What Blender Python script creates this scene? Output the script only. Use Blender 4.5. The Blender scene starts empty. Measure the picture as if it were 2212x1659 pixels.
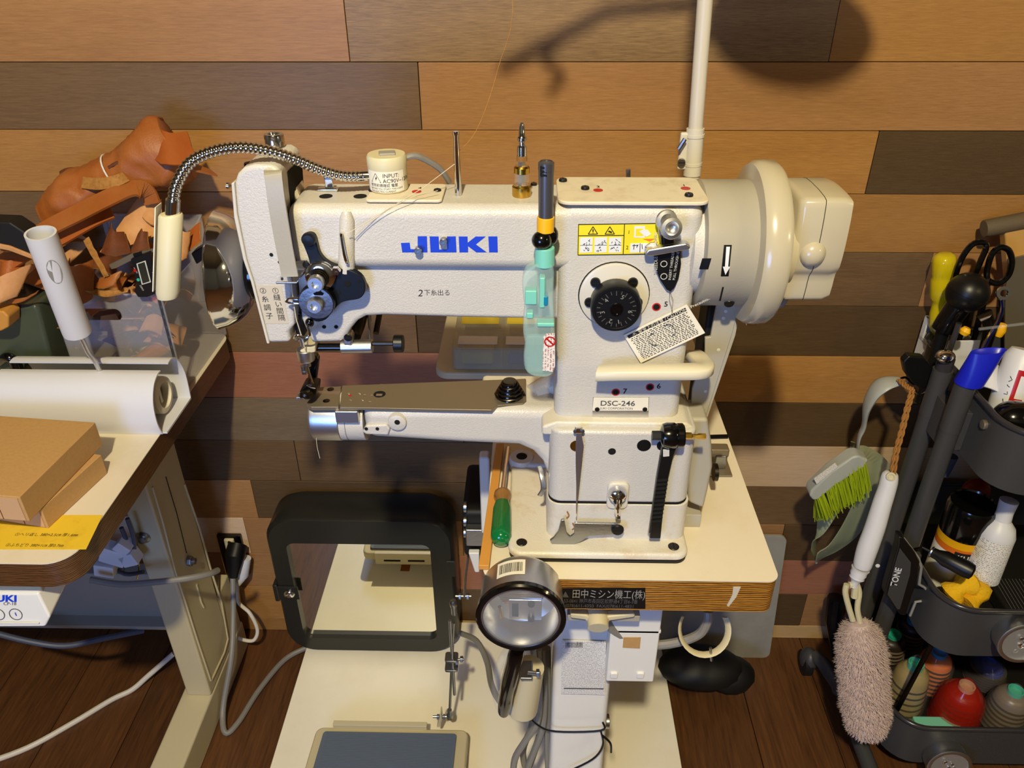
import bpy, bmesh, math, random
from mathutils import Vector, Matrix
random.seed(11)
SC = bpy.context.scene
COL = SC.collection
PI = math.pi
V = Vector

# ------------------------------------------------------------------ camera
FPX, PITCH, YAW, ROLL, CAMH = 1711.957, .548475, .02564, -.0047, 1.377
_fw = V((-math.sin(YAW)*math.cos(PITCH), math.cos(YAW)*math.cos(PITCH), -math.sin(PITCH)))
_r0 = V((math.cos(YAW), math.sin(YAW), 0)); _u0 = _r0.cross(_fw)
_ri = _r0*math.cos(ROLL) + _u0*math.sin(ROLL)
_up = -_r0*math.sin(ROLL) + _u0*math.cos(ROLL)
CAM0 = V((0, 0, CAMH))
cd = bpy.data.cameras.new('camera'); cam = bpy.data.objects.new('camera', cd); COL.objects.link(cam)
cd.sensor_fit = 'HORIZONTAL'; cd.sensor_width = 36; cd.lens = FPX/2212*36; cd.clip_start = .01; cd.clip_end = 30
cam.matrix_world = Matrix(((_ri.x, _up.x, -_fw.x, 0), (_ri.y, _up.y, -_fw.y, 0), (_ri.z, _up.z, -_fw.z, CAMH), (0, 0, 0, 1)))
SC.camera = cam
# measuring helpers: the place was surveyed with the calibrated camera; every point has its own real depth
def ray(u, v): return _fw + _ri*((u-1106)/FPX) + _up*((829.5-v)/FPX)
def PY(u, v, y): d = ray(u, v); return CAM0 + d*(y/d.y)
def PZ(u, v, z): d = ray(u, v); return CAM0 + d*((z-CAMH)/d.z)
def PX(u, v, x): d = ray(u, v); return CAM0 + d*(x/d.x)

# ------------------------------------------------------------------ world, lamps, exposure
w = bpy.data.worlds.new('world'); SC.world = w; w.use_nodes = True
w.node_tree.nodes['Background'].inputs[0].default_value = (.50, .62, 1.0, 1)
w.node_tree.nodes['Background'].inputs[1].default_value = .02
def area(name, loc, aim, size, power, color, shape='DISK', size_y=None):
    l = bpy.data.lights.new(name, 'AREA'); l.shape = shape; l.size = size
    if size_y: l.size_y = size_y
    l.energy = power; l.color = color
    o = bpy.data.objects.new(name, l); COL.objects.link(o); o.location = loc
    o.rotation_euler = (V(aim)-V(loc)).to_track_quat('-Z', 'Y').to_euler()
    return o
def bulb(name, loc, radius, power, color):
    l = bpy.data.lights.new(name, 'POINT'); l.shadow_soft_size = radius; l.energy = power; l.color = color
    o = bpy.data.objects.new(name, l); COL.objects.link(o); o.location = loc; return o
bulb('ceiling_lamp', (-.12, -.58, 2.37), .036, 176, (1.0, .88, .57))
bulb('side_lamp', (1.42, -.10, 1.62), .05, 10, (1.0, .78, .34))
area('cool_fill_light', (-.50, -.62, 1.06), (-.22, .9, .80), .50, 9.5, (.24, .43, 1.0))  # cool fill from low behind the camera; its source is unseen
SC.view_settings.view_transform = 'Standard'; SC.view_settings.look = 'None'
SC.view_settings.exposure = 0.0; SC.view_settings.gamma = 1.0; SC.view_settings.use_curve_mapping = False

# ------------------------------------------------------------------ materials
def lin(c):
    f = lambda x: ((x/255+.055)/1.055)**2.4 if x > 10 else x/255/12.92
    return (f(c[0]), f(c[1]), f(c[2]), 1)
MATS = {}
def mat(name, c, rough=.5, metal=0, bump=None, var=None, alpha=1, trans=0, ior=1.45, coat=0, spec=.5, sheen=0):
    m = bpy.data.materials.new(name); m.use_nodes = True; n = m.node_tree.nodes; k = m.node_tree.links.new
    b = n['Principled BSDF']; b.inputs['Base Color'].default_value = lin(c)
    b.inputs['Roughness'].default_value = rough; b.inputs['Metallic'].default_value = metal
    b.inputs['Alpha'].default_value = alpha; b.inputs['Transmission Weight'].default_value = trans
    b.inputs['IOR'].default_value = ior; b.inputs['Coat Weight'].default_value = coat
    b.inputs['Specular IOR Level'].default_value = spec; b.inputs['Sheen Weight'].default_value = sheen
    if bump or var:
        tc = n.new('ShaderNodeTexCoord')
    if bump:
        t = n.new('ShaderNodeTexNoise'); t.inputs['Scale'].default_value = bump[0]; t.inputs['Detail'].default_value = 2
        k(tc.outputs['Object'], t.inputs['Vector'])
        bp = n.new('ShaderNodeBump'); bp.inputs['Strength'].default_value = bump[1]; bp.inputs['Distance'].default_value = bump[2] if len(bump) > 2 else .001
        k(t.outputs['Fac'], bp.inputs['Height']); k(bp.outputs['Normal'], b.inputs['Normal'])
    if var:   # (colour2, scale, lo, hi)
        t2 = n.new('ShaderNodeTexNoise'); t2.inputs['Scale'].default_value = var[1]; t2.inputs['Detail'].default_value = 6; t2.inputs['Roughness'].default_value = .65
        k(tc.outputs['Object'], t2.inputs['Vector'])
        rp = n.new('ShaderNodeValToRGB'); rp.color_ramp.elements[0].position = var[2]; rp.color_ramp.elements[1].position = var[3]
        rp.color_ramp.elements[0].color = lin(c); rp.color_ramp.elements[1].color = lin(var[0])
        k(t2.outputs['Fac'], rp.inputs[0]); k(rp.outputs[0], b.inputs['Base Color'])
    MATS[name] = m
    return m
def wood(name, c1, c2, axis, fine=110, rough=.43, bump=.3, rnd=.12, streak=14, spec=.5):
    m = bpy.data.materials.new(name); m.use_nodes = True; n = m.node_tree.nodes; k = m.node_tree.links.new
    b = n['Principled BSDF']; b.inputs['Roughness'].default_value = rough; b.inputs['Specular IOR Level'].default_value = spec
    tc = n.new('ShaderNodeTexCoord'); oi = n.new('ShaderNodeObjectInfo')
    ad = n.new('ShaderNodeVectorMath'); ad.operation = 'ADD'
    mu = n.new('ShaderNodeMath'); mu.operation = 'MULTIPLY'; mu.inputs[1].default_value = 37
    cx = n.new('ShaderNodeCombineXYZ'); k(oi.outputs['Random'], mu.inputs[0])
    for i in range(3): k(mu.outputs[0], cx.inputs[i])
    k(tc.outputs['Object'], ad.inputs[0]); k(cx.outputs[0], ad.inputs[1])
    def stretched(s_long, s_cross):
        mp = n.new('ShaderNodeMapping'); mp.inputs['Scale'].default_value = tuple(s_long if i == axis else s_cross for i in range(3))
        k(ad.outputs[0], mp.inputs[0]); t = n.new('ShaderNodeTexNoise'); t.inputs['Scale'].default_value = 1; t.inputs['Detail'].default_value = 5
        t.inputs['Roughness'].default_value = .62; t.inputs['Distortion'].default_value = .4
        k(mp.outputs[0], t.inputs['Vector']); return t
    a = stretched(1.6, streak); f = stretched(fine*.35, fine*5)
    mx = n.new('ShaderNodeMix'); mx.data_type = 'FLOAT'; mx.inputs[0].default_value = .62
    k(a.outputs['Fac'], mx.inputs[2]); k(f.outputs['Fac'], mx.inputs[3])
    rp = n.new('ShaderNodeValToRGB'); e = rp.color_ramp.elements; e[0].position = .30; e[1].position = .70
    e[0].color = lin(c1); e[1].color = lin(c2); k(mx.outputs[0], rp.inputs[0])
    hs = n.new('ShaderNodeHueSaturation'); mr = n.new('ShaderNodeMapRange'); mr.inputs[3].default_value = 1-rnd; mr.inputs[4].default_value = 1+rnd
    k(oi.outputs['Random'], mr.inputs[0]); k(mr.outputs[0], hs.inputs['Value']); k(rp.outputs[0], hs.inputs['Color'])
    k(hs.outputs[0], b.inputs['Base Color'])
    bp = n.new('ShaderNodeBump'); bp.inputs['Strength'].default_value = bump; bp.inputs['Distance'].default_value = .0006
    k(f.outputs['Fac'], bp.inputs['Height']); k(bp.outputs['Normal'], b.inputs['Normal'])
    MATS[name] = m; return m
def plymat(name, c1, c2, scale):
    m = bpy.data.materials.new(name); m.use_nodes = True; n = m.node_tree.nodes; k = m.node_tree.links.new
    b = n['Principled BSDF']; b.inputs['Roughness'].default_value = .32
    tc = n.new('ShaderNodeTexCoord')
    wv = n.new('ShaderNodeTexWave'); wv.bands_direction = 'Z'; wv.inputs['Scale'].default_value = scale; wv.inputs['Distortion'].default_value = 3.5
    wv.inputs['Detail'].default_value = 3; wv.inputs['Detail Scale'].default_value = 2.5
    mp = n.new('ShaderNodeMapping'); mp.inputs['Scale'].default_value = (.12, .12, 1); k(tc.outputs['Object'], mp.inputs[0]); k(mp.outputs[0], wv.inputs['Vector'])
    rp = n.new('ShaderNodeValToRGB'); e = rp.color_ramp.elements; e[0].position = .15; e[1].position = .8; e[0].color = lin(c1); e[1].color = lin(c2)
    k(wv.outputs['Fac'], rp.inputs[0]); k(rp.outputs[0], b.inputs['Base Color'])
    bp = n.new('ShaderNodeBump'); bp.inputs['Strength'].default_value = .35; bp.inputs['Distance'].default_value = .001
    k(wv.outputs['Fac'], bp.inputs['Height']); k(bp.outputs['Normal'], b.inputs['Normal'])
    MATS[name] = m; return m
def brickprint(name, paper, ink, sx, sy, axes, fill=.62):
    """flat print: rows of tiny illegible marks"""
    m = bpy.data.materials.new(name); m.use_nodes = True; n = m.node_tree.nodes; k = m.node_tree.links.new
    b = n['Principled BSDF']; b.inputs['Roughness'].default_value = .6
    tc = n.new('ShaderNodeTexCoord'); sp = n.new('ShaderNodeSeparateXYZ'); cb = n.new('ShaderNodeCombineXYZ')
    k(tc.outputs['Object'], sp.inputs[0])
    for i in range(2): k(sp.outputs[axes[i]], cb.inputs[i])
    mp = n.new('ShaderNodeMapping'); mp.inputs['Scale'].default_value = (sx, sy, 1); k(cb.outputs[0], mp.inputs[0])
    t = n.new('ShaderNodeTexNoise'); t.noise_dimensions = '2D'; t.inputs['Scale'].default_value = 1; t.inputs['Detail'].default_value = 1; k(mp.outputs[0], t.inputs['Vector'])
    s2 = n.new('ShaderNodeSeparateXYZ'); k(mp.outputs[0], s2.inputs[0])
    fr = n.new('ShaderNodeMath'); fr.operation = 'FRACT'; k(s2.outputs[1], fr.inputs[0])
    gt = n.new('ShaderNodeMath'); gt.operation = 'LESS_THAN'; gt.inputs[1].default_value = fill; k(fr.outputs[0], gt.inputs[0])
    g2 = n.new('ShaderNodeMath'); g2.operation = 'GREATER_THAN'; g2.inputs[1].default_value = .5; k(t.outputs['Fac'], g2.inputs[0])
    an = n.new('ShaderNodeMath'); an.operation = 'MULTIPLY'; k(gt.outputs[0], an.inputs[0]); k(g2.outputs[0], an.inputs[1])
    mx = n.new('ShaderNodeMix'); mx.data_type = 'RGBA'; k(an.outputs[0], mx.inputs[0]); mx.inputs[6].default_value = lin(paper); mx.inputs[7].default_value = lin(ink)
    k(mx.outputs[2], b.inputs['Base Color']); MATS[name] = m; return m

mat('enamel', (196, 192, 186), .30, bump=(680, .8, .0005), spec=.55)
mat('enamel_dirty', (206, 200, 188), .36, bump=(680, .7, .0005), var=((184, 156, 108), 30, .55, .90))
mat('enamel_smooth', (204, 199, 188), .28, bump=(160, .05))
mat('top_dusty', (214, 204, 184), .5, bump=(420, .3, .0006), var=((186, 170, 142), 70, .5, .85))
mat('grey_paint', (164, 158, 144), .38, bump=(500, .12))
mat('cream_plastic', (206, 198, 164), .42)
mat('pole_paint', (198, 190, 176), .35)
mat('lever_cream', (214, 206, 184), .35)
mat('beige_gloss', (184, 174, 150), .22, coat=.3)
mat('beige_metal', (200, 188, 154), .42, bump=(300, .1))
mat('chrome', (225, 225, 228), .09, 1)
mat('satin', (205, 205, 206), .36, 1, bump=(900, .05))
mat('zinc', (160, 162, 165), .33, 1, bump=(300, .15))
mat('steel_plate', (132, 122, 106), .38, .55, bump=(700, .06))
mat('steel_dark', (70, 64, 58), .34, 1)
mat('brass', (205, 165, 70), .25, 1)
mat('black', (14, 14, 15), .38)
mat('black_gloss', (8, 8, 9), .15, coat=.4)
mat('black_rubber', (18, 17, 16), .6)
mat('gunmetal', (96, 94, 100), .32, .6)
mat('hole', (6, 5, 5), .9)
mat('slate', (15, 18, 26), .42, spec=.35)
mat('blue_print', (22, 62, 205), .45)
mat('ink', (22, 20, 24), .7)
mat('ink_grey', (80, 78, 80), .7)
mat('red_ink', (190, 40, 32), .5)
mat('red_paint', (176, 24, 18), .3)
mat('paper', (226, 220, 204), .7)
mat('paper_tape', (196, 186, 168), .6)
mat('sticker_yellow', (232, 214, 40), .45)
mat('laminate', (220, 210, 190), .42, bump=(220, .08), var=((208, 194, 164), 9, .5, .85))
mat('laminate_base', (240, 233, 214), .30, bump=(150, .08), var=((230, 220, 196), 7, .5, .9))
plymat('ply_dark', (58, 34, 16), (112, 74, 38), 135)
plymat('ply_gold', (88, 52, 16), (184, 128, 50), 118)
mat('kraft', (186, 146, 92), .75, bump=(900, .15), var=((178, 138, 84), 260, .4, .7))
mat('kraft_light', (196, 156, 112), .75, bump=(900, .1))
mat('yellow_tape', (226, 190, 50), .4, var=((206, 166, 40), 40, .5, .8))
mat('leather_tan', (158, 94, 44), .48, bump=(500, .3), var=((150, 78, 28), 22, .4, .75))
mat('leather_orange', (160, 88, 38), .45, bump=(500, .25), var=((160, 74, 22), 18, .4, .75))
mat('leather_pale', (206, 152, 100), .6, bump=(600, .2), var=((186, 128, 78), 26, .4, .7))
mat('leather_dark', (112, 62, 36), .55, bump=(600, .3), var=((86, 46, 26), 30, .4, .7))
mat('leather_edge', (172, 122, 60), .7, bump=(900, .5), var=((140, 92, 40), 150, .4, .7))
mat('clear_bin', (206, 206, 218), .3, alpha=.20, spec=.4)
mat('clear_plastic', (220, 224, 228), .08, alpha=.10, spec=.6)
mat('frosted', (182, 194, 164), .42, alpha=.62)
mat('frosted_grey', (176, 180, 176), .40, alpha=.84)
mat('mint', (120, 200, 184), .4)
mat('mint_clear', (176, 210, 206), .16, alpha=.36, spec=.7)
mat('fluid', (160, 205, 198), .1, alpha=.3)
mat('yellow_plastic', (236, 178, 22), .42)
mat('yellow_clear', (222, 200, 20), .12, alpha=.72, coat=.4)
mat('green_clear', (10, 106, 52), .10, alpha=.93, coat=.6)
mat('amber_clear', (150, 108, 58), .1, alpha=.8, coat=.6)
mat('green_box', (64, 72, 58), .34, bump=(300, .05))
mat('white_plastic', (214, 215, 222), .40)
mat('white_gloss', (226, 224, 218), .25)
mat('mirror_box', (34, 34, 30), .34, bump=(300, .04))
mat('mirror', (244, 242, 226), .012, 1)
mat('cart_grey', (62, 62, 64), .42, bump=(700, .12))
mat('cart_rim', (52, 50, 54), .22)
mat('cable_grey', (128, 124, 118), .45)
mat('cable_white', (214, 206, 194), .45)
mat('cable_dark', (70, 76, 96), .5)
mat('pad_blue', (92, 104, 124), .55, bump=(500, .15))
mat('rope', (158, 108, 50), .8, bump=(900, .8))
mat('bristle', (158, 178, 24), .5)
mat('fluff', (202, 180, 174), .9, sheen=.4)
mat('cloth_yellow', (226, 176, 14), .85, bump=(160, .7, .003))
mat('blue_plastic', (24, 34, 190), .3)
mat('teal', (46, 176, 150), .35)
mat('teal_blue', (16, 124, 170), .35)
mat('thread_gold', (150, 132, 84), .35, bump=(900, .3)); mat('thread_bronze', (112, 98, 84), .35); mat('thread_orange', (206, 106, 50), .35)
mat('thread_red', (140, 24, 14), .4); mat('thread_dark', (46, 36, 32), .4); mat('thread_blue', (16, 40, 120), .3)
mat('clear_wrap', (220, 210, 200), .08, alpha=.07, spec=.8); mat('red_wrap', (190, 40, 22), .12, alpha=.4, spec=.8)
mat('pine', (206, 170, 112), .6); mat('hammer_wood', (196, 150, 84), .55, bump=(200, .1)); mat('hammer_head', (92, 78, 58), .7, bump=(200, .4))
mat('bat_wood', (196, 138, 62), .5, bump=(200, .1))
mat('organizer_clear', (200, 196, 170), .15, alpha=.38, spec=.6); mat('label_yellow', (212, 190, 60), .6); mat('label_white', (220, 222, 226), .6)
mat('tag_blue', (40, 84, 150), .6); mat('panel_grey', (150, 148, 142), .5, var=((136, 132, 128), 12, .4, .7))
mat('lcd', (42, 46, 40), .2); mat('orange', (220, 110, 30), .4); mat('sensor', (196, 196, 190), .4)
mat('rust', (150, 96, 40), .8)
mat('thread_white', (206, 196, 170), .6)
wood('board_tan', (140, 100, 62), (172, 128, 84), 0)
wood('board_orange', (144, 101, 54), (176, 130, 74), 0)
wood('board_brown', (92, 70, 48), (120, 94, 66), 0)
wood('board_dark', (74, 56, 38), (98, 76, 50), 0)
wood('board_grey', (108, 92, 74), (138, 120, 98), 0)
wood('board_red', (142, 92, 70), (168, 114, 90), 0)
wood('board_pale', (196, 166, 136), (220, 192, 164), 0)
wood('board_streak', (104, 80, 54), (164, 132, 92), 0, fine=120, rnd=.03)
wood('board_pine', (180, 146, 98), (204, 170, 122), 0)
wood('floor_wood', (58, 34, 17), (104, 66, 34), 1, fine=40, rough=.42, bump=.2, rnd=.16, streak=22)
brickprint('print_tag', (222, 214, 196), (96, 88, 84), 900, 380, (0, 2))
brickprint('print_white', (222, 220, 216), (176, 172, 174), 900, 420, (0, 2))
brickprint('print_lighter', (226, 222, 216), (176, 130, 126), 700, 420, (2, 0))
brickprint('print_bottle', (224, 222, 220), (150, 146, 152), 700, 330, (0, 2), .5)

# ------------------------------------------------------------------ mesh helpers
WL = {}
def tag(o, label=None, cat=None, group=None, kind=None):
    if label: o['label'] = label
    if cat: o['category'] = cat
    if group: o['group'] = group
    if kind: o['kind'] = kind
    return o
def thing(name, loc, label, cat, group=None):
    o = bpy.data.objects.new(name, None); COL.objects.link(o); o.location = loc; o.empty_display_size = .02
    WL[o.name] = V(loc); return tag(o, label, cat, group)
def frame_of(d, hint=None):
    d = V(d).normalized()
    h = V(hint) if hint else (V((0, 0, 1)) if abs(d.z) < .9 else V((1, 0, 0)))
    a = h.cross(d).normalized(); b = d.cross(a); return a, b, d
def rrect(x0, y0, x1, y1, r, n=5):
    out = []
    for cx, cy, a0 in ((x1-r, y1-r, 0), (x0+r, y1-r, 90), (x0+r, y0+r, 180), (x1-r, y0+r, 270)):
        for i in range(n+1):
            a = math.radians(a0+90*i/n); out.append((cx+r*math.cos(a), cy+r*math.sin(a)))
    return out
def circ(cx, cy, r, n=24, ry=None): return [(cx+r*math.cos(2*PI*i/n), cy+(ry or r)*math.sin(2*PI*i/n)) for i in range(n)]
def smooth(pts, n=6, closed=False):
    P = [V(p) for p in pts]; out = []; N = len(P)
    rng = range(N) if closed else range(N-1)
    for i in rng:
        if closed: a, b, c, d = P[(i-1) % N], P[i], P[(i+1) % N], P[(i+2) % N]
        else: a, b, c, d = P[max(i-1, 0)], P[i], P[i+1], P[min(i+2, N-1)]
        for j in range(n):
            t = j/n; out.append(.5*((2*b)+(c-a)*t+(2*a-5*b+4*c-d)*t*t+(3*b-a-3*c+d)*t*t*t))
    if not closed: out.append(P[-1])
    return out
class MB:
    def __init__(s): s.v = []; s.f = []; s.m = []; s.cur = 0
    def add(s, vs, fs):
        o = len(s.v); s.v += [V(x) for x in vs]
        for f in fs: s.f.append([o+i for i in f]); s.m.append(s.cur)
        return s
    def mi(s, i): s.cur = i; return s
    def box(s, lo, hi, rot=None, piv=None):
        x0, y0, z0 = lo; x1, y1, z1 = hi
        vs = [V(p) for p in ((x0,y0,z0),(x1,y0,z0),(x1,y1,z0),(x0,y1,z0),(x0,y0,z1),(x1,y0,z1),(x1,y1,z1),(x0,y1,z1))]
        if rot is not None:
            p = V(piv) if piv is not None else (V(lo)+V(hi))/2
            vs = [rot @ (q-p)+p for q in vs]
        return s.add(vs, [(0,3,2,1),(4,5,6,7),(0,1,5,4),(1,2,6,5),(2,3,7,6),(3,0,4,7)])
    def obox(s, c, ax, ay, az):   # centre and half-axis vectors
        c, ax, ay, az = V(c), V(ax), V(ay), V(az); vs = []
        for k in (-1, 1):
            for i, j in ((-1,-1),(1,-1),(1,1),(-1,1)): vs.append(c+ax*i+ay*j+az*k)
        return s.add(vs, [(0,3,2,1),(4,5,6,7),(0,1,5,4),(1,2,6,5),(2,3,7,6),(3,0,4,7)])
    def loft(s, rings, caps=True, closed=False):
        n = len(rings[0]); vs = [p for r in rings for p in r]; fs = []
        R = len(rings)
        for i in range(R if closed else R-1):
            j = (i+1) % R
            for k in range(n): fs.append((i*n+k, i*n+(k+1) % n, j*n+(k+1) % n, j*n+k))
        if caps and not closed: fs.append(tuple(range(n))[::-1]); fs.append(tuple((R-1)*n+k for k in range(n)))
        return s.add(vs, fs)
    def prism(s, pts, h):      # pts: list of 3D points (planar), h: extrusion vector
        h = V(h); return s.loft([[V(p) for p in pts], [V(p)+h for p in pts]])
    def pxz(s, pts, y0, y1):   # polygon in XZ
        return s.loft([[V((p[0], y0, p[1])) for p in pts], [V((p[0], y1, p[1])) for p in pts]])
    def pxy(s, pts, z0, z1): return s.loft([[V((p[0], p[1], z0)) for p in pts], [V((p[0], p[1], z1)) for p in pts]])
    def pyz(s, pts, x0, x1): return s.loft([[V((x0, p[0], p[1])) for p in pts], [V((x1, p[0], p[1])) for p in pts]])
    def ring(s, outer, inner, h):  # two equal-count 3D loops, extruded
        h = V(h); o = [V(p) for p in outer]; i = [V(p) for p in inner]
        return s.loft([o, i, [p+h for p in i], [p+h for p in o]], closed=True)
    def lathe(s, o, axis, prof, seg=24, closed=False):
        o = V(o); a, b, d = frame_of(axis)
        rings = [[o+d*h+(a*math.cos(2*PI*k/seg)+b*math.sin(2*PI*k/seg))*max(r, 1e-5) for k in range(seg)] for r, h in prof]
        return s.loft(rings, closed=closed)
    def cyl(s, p, q, r, seg=16): return s.tube([p, q], r, seg)
    def tube(s, pts, r, seg=8, flat=None, hint=None):
        P = [V(p) for p in pts]; N = len(P); rings = []
        rad = (lambda i: r[i]) if isinstance(r, (list, tuple)) else (lambda i: r)
        t = (P[1]-P[0]).normalized(); a, b, _ = frame_of(t, hint)
        for i in range(N):
            t2 = (P[min(i+1, N-1)]-P[max(i-1, 0)]); t2 = t2.normalized() if t2.length > 1e-9 else t
            q = t.rotation_difference(t2); a = q @ a; b = q @ b; t = t2
            rr = rad(i); fx, fy = flat if flat else (1, 1)
            rings.append([P[i]+(a*math.cos(2*PI*k/seg)*fx+b*math.sin(2*PI*k/seg)*fy)*rr for k in range(seg)])
        return s.loft(rings)
    def ell(s, c, rad, seg=20, rings=12, R=None):
        c = V(c); out = []
        for i in range(rings+1):
            th = PI*i/rings; rr = max(math.sin(th), 1e-4)
            ring = [V((rr*math.cos(2*PI*k/seg)*rad[0], rr*math.sin(2*PI*k/seg)*rad[1], -math.cos(th)*rad[2])) for k in range(seg)]
            out.append([c+((R @ p) if R else p) for p in ring])
        return s.loft(out)
    def sheet(s, p00, p10, p11, p01, bulge=(0,0,0), nu=8, nv=6, th=.002, bulge2=(0,0,0), jag=0, twist=0):
        p00, p10, p11, p01 = map(V, (p00, p10, p11, p01)); bu = V(bulge); b2 = V(bulge2)
        nrm = (p10-p00).cross(p01-p00).normalized(); top = []
        for j in range(nv+1):
            for i in range(nu+1):
                u, w_ = i/nu, j/nv
                p = (p00*(1-u)+p10*u)*(1-w_)+(p01*(1-u)+p11*u)*w_
                p = p+bu*math.sin(PI*u)+b2*math.sin(PI*w_)+nrm*twist*(u-.5)*(w_-.5)*4
                if jag and (i in (0, nu) or j in (0, nv)): p = p+V((random.uniform(-jag, jag), random.uniform(-jag, jag), random.uniform(-jag, jag)))
                top.append(p)
        n = len(top); W = nu+1; bot = [p-nrm*th for p in top]; fs = []
        for j in range(nv):
            for i in range(nu):
                a = j*W+i; fs.append((a, a+1, a+W+1, a+W)); fs.append((n+a, n+a+W, n+a+W+1, n+a+1))
        edge = [i for i in range(W)]+[j*W+nu for j in range(1, nv+1)]+[nv*W+i for i in range(nu-1, -1, -1)]+[j*W for j in range(nv-1, 0, -1)]
        s.add(top+bot, fs); o = len(s.v)-2*n; c0 = s.cur
        for a, b in zip(edge, edge[1:]+edge[:1]): s.f.append([o+b, o+a, o+n+a, o+n+b]); s.m.append(c0+(1 if s.two else 0))
        return s
    two = False
    def build(s, name, mats, parent=None, bevel=0, seg=2, ang=35, label=None, cat=None, group=None, kind=None, sub=0, flatshade=False):
        if isinstance(mats, str): mats = [mats]
        if parent is not None: off = WL[parent.name]
        else:
            xs = [p.x for p in s.v]; ys = [p.y for p in s.v]; zs = [p.z for p in s.v]
            off = V(((min(xs)+max(xs))/2, (min(ys)+max(ys))/2, min(zs)))
        me = bpy.data.meshes.new(name); me.from_pydata([p-off for p in s.v], [], s.f)
        for m in mats: me.materials.append(MATS[m])
        if len(mats) > 1: me.polygons.foreach_set('material_index', s.m)
        bm = bmesh.new(); bm.from_mesh(me); bmesh.ops.recalc_face_normals(bm, faces=bm.faces); bm.to_mesh(me); bm.free()
        o = bpy.data.objects.new(name, me); COL.objects.link(o)
        if parent is not None: o.parent = parent; WL[o.name] = off
        else: o.location = off; WL[o.name] = off.copy()
        if not flatshade:
            me.polygons.foreach_set('use_smooth', [True]*len(me.polygons)); me.set_sharp_from_angle(angle=math.radians(ang))
        if bevel:
            b = o.modifiers.new('bevel', 'BEVEL'); b.width = bevel; b.segments = seg; b.limit_method = 'ANGLE'; b.angle_limit = math.radians(ang); b.harden_normals = True
        if sub:
            b = o.modifiers.new('sub', 'SUBSURF'); b.levels = sub; b.render_levels = sub
        me.update(); return tag(o, label, cat, group, kind)
def link_copy(src, name, parent, delta):
    o = src.copy(); o.name = name; COL.objects.link(o); o.parent = parent; o.location = src.location+V(delta); WL[o.name] = WL[src.name]; return o
def text(body, o, right, up, size, m, parent, name='lettering', depth=.00012, align='LEFT', bold=0, squash=1, shear=0, spacing=1):
    c = bpy.data.curves.new('t', 'FONT'); c.body = body; c.size = 1; c.align_x = align; c.extrude = 0; c.offset = bold; c.resolution_u = 3; c.shear = shear; c.space_character = spacing
    t = bpy.data.objects.new('t', c); me = bpy.data.meshes.new_from_object(t)
    r, u = V(right).normalized(), V(up).normalized(); nn = r.cross(u); off = WL[parent.name] if parent else V((0, 0, 0)); o = V(o)
    for v in me.vertices: p = v.co; v.co = o+r*(p.x*size*squash)+u*(p.y*size)+nn*depth-off
    me.materials.clear(); me.materials.append(MATS[m]); me.name = name
    ob = bpy.data.objects.new(name, me); COL.objects.link(ob)
    if parent: ob.parent = parent; WL[ob.name] = off
    bpy.data.objects.remove(t); bpy.data.curves.remove(c)
    return ob
XR, ZU = V((1, 0, 0)), V((0, 0, 1))
def ft(body, u, v, px, y, m, parent, **k):    # lettering on a vertical plane facing the room
    p = PY(u, v, y); q = PY(u, v-px, y); return text(body, p, XR, ZU, (q-p).length*1.38, m, parent, **k)
def pz(pts, y): return [(lambda p: (p.x, p.z))(PY(u, v, y)) for u, v in pts]
def pxyl(pts, z): return [(lambda p: (p.x, p.y))(PZ(u, v, z)) for u, v in pts]
def screw(parent, p, d, r, h, m='black', name='screw', slot=True):
    b = MB().lathe(V(p), d, [(r*.98, 0), (r, h*.5), (r*.86, h), (0.0, h)], 14)
    o = b.build(name, m, parent)
    if slot:
        a, bb, dd = frame_of(d); c = V(p)+dd*(h+.00005); MB().obox(c, a*r*.8, bb*r*.11, dd*.0001).build('slot', 'hole', o)
    return o
def hexnut(parent, p, d, r, h, m='zinc', name='nut'):
    return MB().lathe(V(p), d, [(r, 0), (r, h)], 6).build(name, m, parent, bevel=r*.12, flatshade=False)

mat('ceiling_paint', (74, 60, 46), .8)
# ------------------------------------------------------------------ the setting
YW = 1.20
wall = MB().box((-2.6, YW+.016, -.02), (2.6, YW+.06, 2.62)).build('wall_back', 'board_dark', kind='structure')
ZL = lambda k: 1.18006-.0951229*(k-1)
rows = {0: [('board_tan', 748), ('board_streak', 1805), ('board_orange', None)],
 1: [('board_brown', 907), ('board_tan', None)], 2: [('board_orange', 1884), ('board_dark', None)],
 3: [('board_brown', 230), ('board_tan', 900), ('board_orange', None)], 4: [('board_tan', 420), ('board_brown', 2000), ('board_tan', None)],
 5: [('board_brown', 900), ('board_dark', None)], 6: [('board_red', 1150), ('board_orange', None)],
 7: [('board_grey', 1000), ('board_dark', None)], 8: [('board_brown', 642), ('board_brown', 1350), ('board_pale', None)],
 9: [('board_tan', 550), ('board_dark', 1300), ('board_brown', None)], 10: [('board_pale', 534), ('board_tan', 1000), ('board_tan', 1687), ('board_dark', None)],  # the pale left board has the light falling there put into its colour
 11: [('board_tan', 900), ('board_red', None)], 12: [('board_orange', 900), ('board_dark', 1736), ('board_tan', None)], 13: [('board_orange', 900), ('board_pine', None)]}
up_cycle = ['board_tan', 'board_brown', 'board_orange', 'board_grey', 'board_dark', 'board_streak']
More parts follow.
